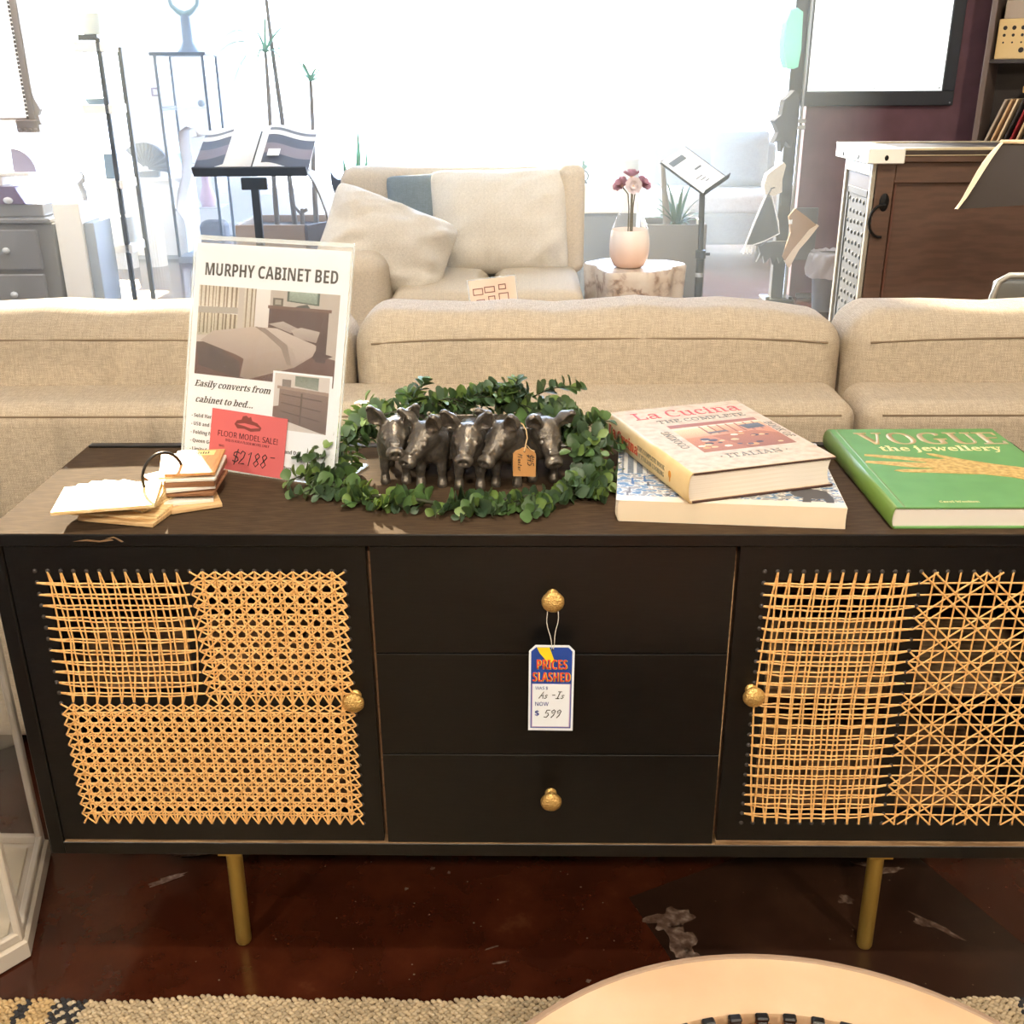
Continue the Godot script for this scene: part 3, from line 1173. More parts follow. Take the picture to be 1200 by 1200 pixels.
func bedroom_picture() -> Image:
	var im := Image.create(400, 270, false, Image.FORMAT_RGB8)
	im.fill(Color(0.72, 0.69, 0.65))
	fill(im, pg([0, 0, .42, 0, .42, .62, 0, .62]), Color(0.88, 0.87, 0.84))
	fill(im, pg([.0, 0, .3, 0, .3, .24, 0, .24]), Color(0.8, 0.77, 0.7), Color(0.86, 0.84, 0.78), 0.1)
	fill(im, pg([.0, .3, .3, .3, .3, .52, 0, .56]), Color(0.8, 0.77, 0.68), Color(0.7, 0.68, 0.6), 0.12)
	fill(im, pg([.33, 0, .42, 0, .42, .5, .33, .51]), Color(0.82, 0.8, 0.74), Color(0.74, 0.71, 0.64), 0.1)
	for k in 15:
		var x := 0.01 + k * 0.0285 + rng.randf_range(-0.006, 0.006)
		if x > .29 and x < .335:
			continue
		var wd := rng.randf_range(0.004, 0.013)
		fill(im, pg([x, 0, x + wd, 0, x + wd, .235 if x < .3 else .5, x, .235 if x < .3 else .5]), Color(0.5, 0.44, 0.36), Color(0.6, 0.54, 0.46), 0.15)
		if x < .3:
			fill(im, pg([x, .3, x + wd, .3, x + wd, .53, x, .53]), Color(0.52, 0.46, 0.38), Color(0.45, 0.42, 0.33), 0.15)
	fill(im, pg([0, .24, .31, .22, .31, .29, 0, .31]), Color(0.67, 0.64, 0.6))
	fill(im, pg([.295, 0, .33, 0, .33, .52, .295, .53]), Color(0.75, 0.72, 0.68))
	fill(im, pg([.42, 0, .52, 0, .52, .5, .42, .52]), Color(0.9, 0.89, 0.88), Color(0.82, 0.8, 0.78))
	fill(im, pg([0, .56, .42, .5, .42, .6, 0, .66]), Color(0.76, 0.72, 0.68))
	fill(im, pg([0, .66, .5, .55, 1, .7, 1, 1, 0, 1]), Color(0.44, 0.33, 0.29), Color(0.36, 0.25, 0.22), 0.06)
	# chest behind the bed, frames on it
	fill(im, pg([.52, .18, .93, .18, .93, .74, .86, .74, .86, .62, .52, .55]), Color(0.37, 0.28, 0.25), Color(0.3, 0.23, 0.21), 0.06)
	fill(im, pg([.51, .165, .95, .165, .95, .2, .51, .2]), Color(0.44, 0.34, 0.3))
	fill(im, pg([.54, .08, .61, .08, .61, .165, .54, .165]), Color(0.4, 0.38, 0.34))
	fill(im, pg([.555, .1, .595, .1, .595, .15, .555, .15]), Color(0.62, 0.6, 0.55))
	fill(im, pg([.64, 0, .86, 0, .86, .135, .64, .11]), Color(0.33, 0.38, 0.34))
	fill(im, pg([.655, 0, .845, 0, .845, .12, .655, .1]), Color(0.62, 0.68, 0.64), Color(0.5, 0.56, 0.5), 0.2)
	fill(im, pg([.72, .15, .78, .13, .8, .165, .7, .165]), Color(0.3, 0.3, 0.28))
	# the bed
	fill(im, pg([.0, .64, .11, .62, .33, .82, .33, 1, .03, .9]), Color(0.36, 0.29, 0.26), Color(0.28, 0.22, 0.2), 0.06)
	fill(im, pg([.1, .68, .3, .84, .3, .93, .1, .8]), Color(0.3, 0.24, 0.21))
	fill(im, pg([.52, .37, .62, .33, .74, .4, .68, .45]), Color(0.7, 0.66, 0.62), Color(0.6, 0.55, 0.52))
	fill(im, pg([.68, .42, .75, .38, .88, .41, .86, .53, .72, .5]), Color(0.72, 0.68, 0.64), Color(0.6, 0.55, 0.52))
	fill(im, pg([.03, .62, .12, .5, .4, .42, .55, .41, .85, .55, .86, .66, .72, .82, .4, 1, .34, .98, .36, .78, .3, .74]), Color(0.74, 0.69, 0.64), Color(0.56, 0.5, 0.47), 0.04)
	fill(im, pg([.36, .78, .66, .62, .72, .82, .55, .9, .4, 1, .34, .98]), Color(0.68, 0.62, 0.57), Color(0.54, 0.48, 0.44), 0.05)
	fill(im, pg([.42, .41, .5, .42, .66, .58, .7, .8, .67, .8, .62, .62, .5, .48]), Color(0.55, 0.5, 0.46))
	fill(im, pg([.5, .42, .58, .41, .86, .56, .86, .66, .74, .76, .7, .62]), Color(0.76, 0.72, 0.68), Color(0.66, 0.6, 0.56), 0.03)
	fill(im, pg([.86, .62, .98, .66, .9, .72, .84, .7]), Color(0.28, 0.2, 0.18))
	return im


func cabinet_picture() -> Image:
	var im := Image.create(200, 200, false, Image.FORMAT_RGB8)
	im.fill(Color(0.8, 0.78, 0.76))
	fill(im, pg([0, .6, .1, .58, 1, .85, 1, 1, 0, .78]), Color(0.45, 0.36, 0.32))
	fill(im, pg([.14, .1, .3, .1, .3, .26, .14, .26]), Color(0.5, 0.47, 0.44))
	fill(im, pg([.38, .02, .8, .02, .8, .24, .38, .2]), Color(0.45, 0.5, 0.46), Color(0.55, 0.58, 0.54), 0.2)
	fill(im, pg([.1, .25, 1, .3, 1, .97, .92, .99, .1, .8]), Color(0.52, 0.44, 0.4), Color(0.4, 0.33, 0.3), 0.05)
	fill(im, pg([.06, .22, 1, .26, 1, .32, .06, .27]), Color(0.6, 0.52, 0.47))
	for k in 3:
		fill(im, pg([.14, .36 + k * .15, .88, .41 + k * .18, .88, .43 + k * .18, .14, .375 + k * .15]), Color(0.34, 0.27, 0.25))
	fill(im, pg([.5, .32, .53, .32, .53, .9, .5, .89]), Color(0.36, 0.3, 0.27))
	return im


func print_mat(im: Image, rough := 0.5) -> StandardMaterial3D:
	var m := mat(Color.WHITE, rough)
	m.albedo_texture = ImageTexture.create_from_image(im)
	m.texture_repeat = false
	return m


func picture(called: String, m: Material, parent: Node3D, a: Vector3, b: Vector3, c: Vector3, d: Vector3) -> void:
	var s := Shape.new()
	s.quad_uv(a, b, c, d)
	obj(called, s, m, parent)


func bed_sign() -> void:
	var place := Transform3D(Basis(Vector3.UP, deg_to_rad(-21.3)), Vector3(-0.44, TOP + 0.0008, -0.2135)) * Transform3D(Basis(Vector3.RIGHT, deg_to_rad(-16.5)), Vector3.ZERO)
	var w := 0.274
	var h := 0.344
	var t := thing("sign_holder", "clear acrylic slanted sign holder on the sideboard left of the wreath", "sign holder")
	t.transform = place
	var s := Shape.new()
	s.block(Vector3(-w / 2, 0, 0.0016), Vector3(w / 2, h, 0.0016))
	obj("front_pane", s, M.acrylic, t)
	s = Shape.new()
	s.block(Vector3(-w / 2, 0, -0.0016), Vector3(w / 2, h, -0.0016))
	obj("back_pane", s, M.acrylic, t)
	s = Shape.new()
	s.block(Vector3(-w / 2 - 0.001, 0, -0.002), Vector3(-w / 2 + 0.0015, h + 0.002, 0.002), 0.0006)
	s.block(Vector3(w / 2 - 0.0015, 0, -0.002), Vector3(w / 2 + 0.001, h + 0.002, 0.002), 0.0006)
	s.block(Vector3(-w / 2, h - 0.002, -0.002), Vector3(w / 2, h + 0.004, 0.002), 0.0006)
	obj("polished_edge", s, M.acrylic_edge, t)
	s = Shape.new()
	s.box(Vector3(0, 0.0015, -0.05), Vector3(w, 0.003, 0.1), 0.0008, Transform3D(Basis(Vector3.RIGHT, deg_to_rad(16.5)), Vector3.ZERO))
	obj("foot", s, M.acrylic_edge, t)
	var p := thing("poster", "white Murphy cabinet bed poster with a bedroom photo in the acrylic holder", "poster")
	p.transform = place
	var pw := w - 0.008
	var y1 := h - 0.007
	s = Shape.new()
	s.block(Vector3(-pw / 2, 0.003, -0.0006), Vector3(pw / 2, y1, 0.0004))
	obj("sheet", s, M.paper, p)
	s = Shape.new()
	s.letters("MURPHY CABINET BED", sans_bold, 0.0165, Transform3D(Basis.from_scale(Vector3(0.94, 1.1, 1)), Vector3(0, y1 - 0.038, 0.0006)))
	obj("heading", s, M.ink_soft, p)
	picture("bedroom_photo", print_mat(bedroom_picture()), p, Vector3(-0.123, 0.142, 0.0006), Vector3(0.121, 0.142, 0.0006), Vector3(0.121, y1 - 0.062, 0.0006), Vector3(-0.123, y1 - 0.062, 0.0006))
	s = Shape.new()
	s.block(Vector3(0.018, 0.07, 0.0006), Vector3(0.119, 0.159, 0.0008))
	obj("white_border", s, M.paper, p)
	picture("cabinet_photo", print_mat(cabinet_picture()), p, Vector3(0.022, 0.074, 0.001), Vector3(0.115, 0.074, 0.001), Vector3(0.115, 0.156, 0.001), Vector3(0.022, 0.156, 0.001))
	s = Shape.new()
	for l in [["Easily converts from", 0.128, -0.12], ["cabinet to bed…", 0.104, -0.117]]:
		s.letters(l[0], serif_bold, 0.0094, sheared(l[2], l[1], 0.0006, Vector3.ZERO, 0.35), HORIZONTAL_ALIGNMENT_LEFT)
	obj("script_line", s, M.ink, p)
	s = Shape.new()
	var y := 0.079
	for l in ["- Solid Hard", "- USB and P", "- Folding fr", "- Queen Ge", "- Limited w"]:
		s.letters(l, sans_bold, 0.0054, at3(-0.123, y, 0.0006), HORIZONTAL_ALIGNMENT_LEFT)
		y -= 0.0128
	s.letters("and Dai", sans_bold, 0.0054, at3(0.047, 0.042, 0.0006), HORIZONTAL_ALIGNMENT_LEFT)
	s.letters("3yrs", sans_bold, 0.0054, at3(0.047, 0.018, 0.0006), HORIZONTAL_ALIGNMENT_LEFT)
	obj("small_print", s, M.ink_soft, p)
	# the red card in front
	var c := thing("sale_card", "red FLOOR MODEL SALE card with a handwritten price on the poster", "card")
	c.transform = place * at3(-0.017, 0.0475, 0.0034, Vector3(0, 0, -1.2))
	s = Shape.new()
	s.block(Vector3(-0.067, -0.0445, -0.0004), Vector3(0.067, 0.0445, 0.0004))
	obj("sheet", s, mat(Color(0.8, 0.39, 0.39), 0.6), c)
	s = Shape.new()
	s.letters("FLOOR MODEL SALE!", sans, 0.0084, at3(0, 0.0085, 0.0005), HORIZONTAL_ALIGNMENT_CENTER)
	s.letters("THIS IS FOR A FLOOR MODEL ONLY", sans, 0.0036, at3(0, -0.0005, 0.0005))
	s.letters("WAS", sans, 0.0034, at3(-0.045, -0.01, 0.0005))
	s.letters("NOW", sans, 0.0034, at3(-0.045, -0.026, 0.0005))
	obj("lettering", s, mat(Color(0.3, 0.1, 0.12), 0.6), c)
	s = Shape.new()
	s.prism(poly([-0.024, 0.0, -0.02, 0.006, -0.012, 0.008, -0.01, 0.013, -0.004, 0.015, 0.0, 0.012, 0.004, 0.014, 0.007, 0.008, 0.016, 0.006, 0.024, 0.0, 0.022, -0.005, 0.006, -0.008, -0.006, -0.005, -0.018, -0.006]), 0.0003, at3(-0.001, 0.0255, 0.0005))
	obj("emblem", s, mat(Color(0.5, 0.24, 0.22), 0.6), c)
	s = Shape.new()
	s.prism(poly([-0.02, 0.0005, -0.006, 0.003, 0.012, 0.0018, 0.021, -0.001, 0.006, -0.0035, -0.006, -0.001]), 0.0003, at3(-0.001, 0.0257, 0.0008))
	obj("emblem_detail", s, mat(Color(0.8, 0.39, 0.39), 0.6), c)
	s = Shape.new()
	pen(s, "$2188", 0.0205, 0.0017, sheared(-0.026, -0.0335, 0.0006, Vector3.ZERO, 0.15))
	pen(s, "-", 0.02, 0.0012, sheared(0.0415, -0.026, 0.0006, Vector3.ZERO, 0.1))
	obj("handwriting", s, M.ink, c)


# ---------------------------------------------------------------- bodies meshed from joined tapered capsules (surface nets)

class Field:
	var lo: Vector3
	var cell: float
	var n: Vector3i
	var f := PackedFloat32Array()

	func _init(low: Vector3, high: Vector3, c: float):
		lo = low
		cell = c
		n = Vector3i(((high - low) / c).ceil()) + Vector3i.ONE
		f.resize(n.x * n.y * n.z)
		f.fill(1.0)

	func span(a: Vector3, b: Vector3, r: float) -> Array:
		var p := Vector3i(((a.min(b) - Vector3.ONE * r - lo) / cell).floor()).clamp(Vector3i.ZERO, n - Vector3i.ONE)
		var q := Vector3i(((a.max(b) + Vector3.ONE * r - lo) / cell).ceil()).clamp(Vector3i.ZERO, n - Vector3i.ONE)
		return [p, q]

	# joins a tapered capsule; squash flattens it along the given direction; cut takes it away instead
	func bone(a: Vector3, b: Vector3, ra: float, rb: float, k: float, cut := false) -> void:
		var sp := span(a, b, maxf(ra, rb) + k + 2.5 * cell)
		var p: Vector3i = sp[0]
		var q: Vector3i = sp[1]
		var ab := b - a
		var l2 := maxf(ab.length_squared(), 1e-12)
		for z in range(p.z, q.z + 1):
			for y in range(p.y, q.y + 1):
				var at := (z * n.y + y) * n.x
				for x in range(p.x, q.x + 1):
					var v := lo + Vector3(x, y, z) * cell
					var t := clampf((v - a).dot(ab) / l2, 0.0, 1.0)
					var d := v.distance_to(a + ab * t) - lerpf(ra, rb, t)
					var e := f[at + x]
					if cut:
						var h := maxf(k - absf(e + d), 0.0) / k
						f[at + x] = maxf(e, -d) + h * h * k * 0.25
					else:
						var h := maxf(k - absf(e - d), 0.0) / k
						f[at + x] = minf(e, d) - h * h * k * 0.25

	func mesh_into(s: Shape, xf := Transform3D()) -> void:
		var verts := {}
		var step := [1, n.x, n.x * n.y]
		s.smooth()
		for z in n.z - 1:
			for y in n.y - 1:
				for x in n.x - 1:
					var at := (z * n.y + y) * n.x + x
					var inside := 0
					var val := []
					for c in 8:
						var w := f[at + (c & 1) + ((c >> 1) & 1) * step[1] + (c >> 2) * step[2]]
						val.append(w)
						if w < 0.0:
							inside += 1
					if inside == 0 or inside == 8:
						continue
					var sum := Vector3.ZERO
					var m := 0
					for e in [[0, 1], [2, 3], [4, 5], [6, 7], [0, 2], [1, 3], [4, 6], [5, 7], [0, 4], [1, 5], [2, 6], [3, 7]]:
						var u: float = val[e[0]]
						var v: float = val[e[1]]
						if (u < 0.0) != (v < 0.0):
							var t := u / (u - v)
							sum += Vector3(e[0] & 1, (e[0] >> 1) & 1, e[0] >> 2).lerp(Vector3(e[1] & 1, (e[1] >> 1) & 1, e[1] >> 2), t)
							m += 1
					verts[at] = xf * (lo + (Vector3(x, y, z) + sum / m) * cell)
		for at in verts:
			for axis in 3:
				var o: int = at + step[axis]
				if o >= f.size() or (f[at] < 0.0) == (f[o] < 0.0):
					continue
				var u: int = step[(axis + 1) % 3]
				var w: int = step[(axis + 2) % 3]
				if not (verts.has(at - u) and verts.has(at - w) and verts.has(at - u - w)):
					continue
				if f[at] < 0.0:
					s.quad(verts[at - u - w], verts[at - w], verts[at], verts[at - u])
				else:
					s.quad(verts[at - u - w], verts[at - u], verts[at], verts[at - w])
		s.flat()


func pig_shape(yaw: float, pitch: float, perk: float) -> ArrayMesh:
	var fl := Field.new(Vector3(-0.058, -0.002, -0.085), Vector3(0.058, 0.135, 0.088), 0.0019)
	var k := 0.007
	# trunk, chest, legs
	fl.bone(Vector3(0, 0.058, -0.058), Vector3(0, 0.062, 0.004), 0.0255, 0.0265, k)
	fl.bone(Vector3(0, 0.052, -0.02), Vector3(0, 0.056, 0.012), 0.023, 0.0215, k)
	for sd in [-1, 1]:
		fl.bone(Vector3(sd * 0.0145, 0.05, 0.012), Vector3(sd * 0.0155, 0.026, 0.017), 0.0105, 0.0068, k)
		fl.bone(Vector3(sd * 0.0155, 0.026, 0.017), Vector3(sd * 0.0155, 0.009, 0.0175), 0.0064, 0.0055, 0.003)
		fl.bone(Vector3(sd * 0.0155, 0.008, 0.0185), Vector3(sd * 0.0155, 0.0035, 0.02), 0.0068, 0.0074, 0.003)
		fl.bone(Vector3(sd * 0.0155, 0.05, -0.052), Vector3(sd * 0.0165, 0.027, -0.058), 0.0125, 0.0075, k)
		fl.bone(Vector3(sd * 0.0165, 0.027, -0.058), Vector3(sd * 0.0165, 0.0045, -0.054), 0.0065, 0.0068, 0.003)
	# head on its neck, turned
	var hb := Basis.from_euler(Vector3(deg_to_rad(pitch), deg_to_rad(yaw), 0))
	var hc := Vector3(sin(deg_to_rad(yaw)) * 0.008, 0.079, 0.021)
	fl.bone(Vector3(0, 0.066, 0.0), hc, 0.0235, 0.0205, k)
	var g := func(x, y, z): return hc + hb * Vector3(x, y, z)
	fl.bone(g.call(0, 0.001, 0.004), g.call(0, -0.003, 0.026), 0.0205, 0.0138, 0.006)
	fl.bone(g.call(0, -0.003, 0.026), g.call(0, -0.0055, 0.05), 0.0122, 0.0096, 0.004)
	fl.bone(g.call(0, -0.012, 0.014), g.call(0, -0.0145, 0.038), 0.0098, 0.0058, 0.005)
	fl.bone(g.call(-0.0045, -0.0055, 0.0515), g.call(0.0045, -0.0055, 0.0515), 0.0092, 0.0092, 0.002)
	fl.bone(g.call(0, -0.0055, 0.069), g.call(0, -0.0055, 0.08), 0.0135, 0.0135, 0.0015, true)
	for w in [0.033, 0.0385, 0.044]:
		fl.bone(g.call(-0.006, 0.0062, w), g.call(0.006, 0.0062, w), 0.0022, 0.0022, 0.0025)
	for sd in [-1, 1]:
		fl.bone(g.call(sd * 0.0045, -0.0055, 0.05), g.call(sd * 0.0045, -0.0055, 0.065), 0.0023, 0.0023, 0.001, true)
		fl.bone(g.call(sd * 0.0135, 0.0045, 0.022), g.call(sd * 0.0138, 0.0045, 0.023), 0.0036, 0.0036, 0.0015)
		fl.bone(g.call(sd * 0.0085, 0.0095, 0.017), g.call(sd * 0.014, 0.009, 0.017), 0.0038, 0.003, 0.003)
		# ear: a cup that stands up and out
		var er: Vector3 = g.call(sd * 0.013, 0.016, -0.001)
		var em: Vector3 = g.call(sd * (0.021 + 0.005 * perk), 0.026, 0.0)
		var et: Vector3 = g.call(sd * (0.025 + 0.009 * perk), 0.04, 0.003)
		fl.bone(er, em, 0.0066, 0.0118, 0.004)
		fl.bone(em, et, 0.0118, 0.0066, 0.003)
		var fw: Vector3 = hb * Vector3(sd * 0.12, 0.0, 1).normalized()
		fl.bone(em + fw * 0.0088 - Vector3(0, 0.003, 0), et + fw * 0.0078 - (et - em) * 0.2, 0.0104, 0.0078, 0.0012, true)
	var s := Shape.new()
	fl.mesh_into(s)
	return s.done()


func pig_planter() -> void:
	var t := thing("pig_planter", "dark bronze planter cast as a row of five standing pigs inside the wreath", "planter", Vector3(-0.118, TOP, -0.198))
	var bronze := with_map(mat(Color(1, 1, 1), 0.31, 0.6), noise_tex(noise(0.03, 71, 4), [[0.0, Color(0.33, 0.32, 0.3)], [0.5, Color(0.44, 0.42, 0.39)], [0.78, Color(0.5, 0.46, 0.41)], [1.0, Color(0.68, 0.52, 0.33)]], 256), Vector3(14, 14, 14), noise_tex(noise(0.06, 72, 3), [], 256), 0.06)
	var s := Shape.new()
	s.block(Vector3(-0.12, 0.03, -0.075), Vector3(0.125, 0.034, -0.008), 0.001)
	for z in [-0.077, -0.012]:
		s.block(Vector3(-0.122, 0.03, z), Vector3(0.127, 0.078, z + 0.005), 0.001)
	for x in [-0.122, 0.122]:
		s.block(Vector3(x, 0.03, -0.077), Vector3(x + 0.005, 0.078, -0.008), 0.001)
	obj("trough", s, bronze, t)
	for p in [[-0.108, -0.006, 8.0, 12.0, 0.8], [-0.054, 0.008, -34.0, 26.0, 0.4], [0.002, 0.016, -5.0, 16.0, 0.7], [0.055, 0.006, -33.0, 27.0, 0.3], [0.108, -0.014, 20.0, 40.0, 0.5]]:
		var o := obj("pig", pig_shape(p[2], p[3], p[4]), bronze, t)
		o.position = Vector3(p[0], 0, p[1])
	# price tag on a string
	var k := thing("kraft_tag", "small brown paper price tag with handwriting hanging on the fourth pig", "tag", Vector3(-0.0365, TOP + 0.053, -0.128), deg_to_rad(-4))
	s = Shape.new()
	s.prism(poly([-0.0165, -0.0215, 0.0155, -0.0215, 0.0155, 0.012, 0.0125, 0.0165, 0.006, 0.0185, 0.002, 0.0215, -0.003, 0.0215, -0.007, 0.0185, -0.0125, 0.0165, -0.0165, 0.012]), 0.0008)
	obj("card", s, mat(Color(0.78, 0.57, 0.34), 0.8), k)
	s = Shape.new()
	pen(s, "$45", 0.0095, 0.0011, sheared(0.0035, 0.0125, 0.0006, Vector3(0, 0, -90), 0.15))
	pen(s, "Planter", 0.0062, 0.0008, sheared(-0.0095, 0.0125, 0.0006, Vector3(0, 0, -90), 0.15))
	obj("handwriting", s, M.ink, k)
	s = Shape.new()
	s.lathe([Vector2(0.0014, -0.0002), Vector2(0.0014, 0.0003), Vector2(0.0, 0.0003)], 10, at3(-0.0005, 0.0155, 0.0004, Vector3(90, 0, 0)))
	obj("punched_hole", s, M.ink, k)
	s = Shape.new()
	s.tube([Vector3(-0.0005, 0.0155, 0.001), Vector3(0.001, 0.024, 0.0), Vector3(0.003, 0.033, -0.006), Vector3(0.0015, 0.042, -0.012), Vector3(-0.0035, 0.0495, -0.016), Vector3(-0.007, 0.0505, -0.02)], 0.0009, 6)
	s.tube([Vector3(-0.0005, 0.0155, 0.001), Vector3(0.003, 0.025, 0.001), Vector3(0.008, 0.019, 0.0015), Vector3(0.014, 0.0165, 0.001)], 0.0008, 6)
	obj("string", s, mat(Color(0.8, 0.68, 0.5), 0.9), k)


func leaf_shape(wide: float) -> ArrayMesh:
	var s := Shape.new()
	s.smooth()
	var rows := []
	for i in 5:
		var u := i / 4.0
		var half: float = wide * 0.5 * [0.12, 0.72, 1.0, 0.86, 0.3][i]
		var y := 0.0165 * u
		var z := -0.0026 * u * u
		rows.append([Vector3(-half, y, z + half * 0.35), Vector3(0, y, z), Vector3(half, y, z + half * 0.35)])
	for i in 4:
		for k in 2:
			s.quad(rows[i][k], rows[i][k + 1], rows[i + 1][k + 1], rows[i + 1][k])
	s.smooth()
	for i in 4:
		for k in 2:
			var d := Vector3(0, 0, -0.0004)
			s.quad(rows[i][k + 1] + d, rows[i][k] + d, rows[i + 1][k] + d, rows[i + 1][k + 1] + d)
	return s.done()


func wreath() -> void:
	var t := thing("wreath", "green faux boxwood wreath lying round the bronze pigs", "wreath", Vector3(-0.125, TOP, -0.19))
	rng.seed = 77
	var greens := []
	for c in [Color(0.26, 0.36, 0.22), Color(0.33, 0.45, 0.26), Color(0.22, 0.31, 0.22), Color(0.42, 0.52, 0.27), Color(0.29, 0.38, 0.29)]:
		var m := mat(c, 0.42)
		m.backlight_enabled = true
		m.backlight = Color(0.35, 0.4, 0.1)
		greens.append(m)
	var shapes := [leaf_shape(0.0155), leaf_shape(0.012), leaf_shape(0.0175)]
	var vine := Shape.new()
	var ring := []
	for k in 48:
		var a := TAU * k / 48
		var back := maxf(0.0, -sin(a))
		ring.append(Vector3(cos(a) * 0.19, 0.014 + 0.078 * pow(back, 0.7) + 0.004 * sin(a * 7), sin(a) * 0.112 + 0.006))
	vine.tube(ring, 0.0028, 6, true)
	var leaves := []
	var sprigs := []
	for k in 132:
		var a := TAU * k / 132.0 + rng.randf_range(-0.04, 0.04)
		var back := maxf(0.0, -sin(a))
		var from := Vector3(cos(a) * 0.19, 0.012 + 0.08 * pow(back, 0.7), sin(a) * 0.112 + 0.006)
		if sin(a) > 0.35 and k % 3 == 0:
			continue
		var out := Vector3(cos(a), 0, sin(a) * 1.2).normalized()
		var along := Vector3(-sin(a), 0, cos(a)) * (1.0 if rng.randf() < 0.75 else -1.0)
		var front := maxf(0.0, sin(a))
		var dir := (out * rng.randf_range(-0.55, 0.9) + along * rng.randf_range(0.3, 1.0) + Vector3.UP * rng.randf_range(0.0 - 0.3 * back, 0.45 + 0.35 * back - 0.25 * front)).normalized()
		if front > 0.5 and dir.z < 0:
			dir.y *= 0.4
		sprigs.append([from, dir, rng.randf_range(0.035, 0.06) * (1.0 + 0.5 * back)])
	# the long shoots that stand out in the outline
	for e in [[-0.185, 0.02, -0.01, -0.7, 0.5, 0.1, 0.075], [-0.19, 0.02, 0.02, -0.9, 0.25, 0.25, 0.07], [-0.17, 0.02, 0.05, -0.85, 0.08, 0.3, 0.075], [-0.12, 0.07, -0.09, -0.5, 0.6, -0.1, 0.06], [-0.07, 0.08, -0.1, -0.3, 0.6, 0, 0.05], [0.07, 0.09, -0.1, 0.1, 0.8, 0.0, 0.06], [0.1, 0.1, -0.1, 0.75, 0.5, 0.1, 0.085], [0.15, 0.05, -0.07, 0.6, 0.5, 0.1, 0.085], [0.17, 0.04, -0.03, 0.8, 0.35, 0.2, 0.07], [0.02, 0.08, -0.1, 0.3, 0.7, 0, 0.045], [0.05, 0.085, -0.1, 0.2, 0.7, 0.05, 0.05]]:
		sprigs.append([Vector3(e[0], e[1], e[2]), Vector3(e[3], e[4], e[5]).normalized(), e[6]])
	for sp in sprigs:
		var from: Vector3 = sp[0]
		var dir: Vector3 = sp[1]
		var long: float = sp[2]
		var sag := Vector3(0, -0.35 * long, 0)
		var side := dir.cross(Vector3.UP).normalized()
		var pts := []
		for i in 5:
			var u := i / 4.0
			var p := from + dir * long * u + sag * u * u
			p.y = maxf(p.y, 0.004)
			pts.append(p)
		vine.tube(pts, [0.0012, 0.0011, 0.001, 0.0009, 0.0006], 5)
		var pairs := int(long / 0.0125) + 1
		for i in pairs:
			var u := (i + 0.6) / pairs
			var p := from + dir * long * u + sag * u * u
			p.y = maxf(p.y, 0.005)
			var spin := rng.randf_range(0, PI)
			for sd in [-1, 1]:
				var across: Vector3 = (side * cos(spin) + side.cross(dir) * sin(spin)) * sd
				var up: Vector3 = (across + dir * 0.6 + Vector3.UP * 0.15).normalized()
				if p.y < 0.012 and up.y < 0.05:
					up.y = rng.randf_range(0.1, 0.5)
					up = up.normalized()
				var nrm: Vector3 = (dir + Vector3(rng.randf_range(-.5, .5), rng.randf_range(0, .9), rng.randf_range(-.2, .6)))
				nrm = (nrm - up * nrm.dot(up)).normalized()
				var sc := rng.randf_range(0.9, 1.45) * lerpf(1.15, 0.8, u)
				leaves.append([Transform3D(Basis(up.cross(nrm), up, nrm).scaled(Vector3.ONE * sc), p + up * 0.001), rng.randi() % 5, rng.randi() % 3])
	obj("vine", vine, mat(Color(0.2, 0.22, 0.13), 0.7), t)
	# the leaves nearest the viewer are single parts, the rest one part
	var eye := Vector3(0.1, 0.55, 1.44)
	leaves.sort_custom(func(p, q): return p[0].origin.distance_to(eye) < q[0].origin.distance_to(eye))
	for i in leaves.size():
		var l = leaves[i]
		if i < 290:
			var o := obj("leaf", shapes[l[2]], greens[l[1]], t)
			o.transform = l[0]
	var g := obj("foliage", leaf_cluster(leaves.slice(290), shapes, greens), null, t)
	stuff(g)


# many leaves as one mesh, one surface for each green
func leaf_cluster(leaves: Array, shapes: Array, greens: Array) -> ArrayMesh:
	var out := ArrayMesh.new()
	for c in greens.size():
		var st := SurfaceTool.new()
		st.begin(Mesh.PRIMITIVE_TRIANGLES)
		var any := false
		for l in leaves:
			if l[1] == c:
				st.append_from(shapes[l[2]], 0, l[0])
				any = true
		if any:
			st.commit(out)
			out.surface_set_material(out.get_surface_count() - 1, greens[c])
	return out


# ---------------------------------------------------------------- books

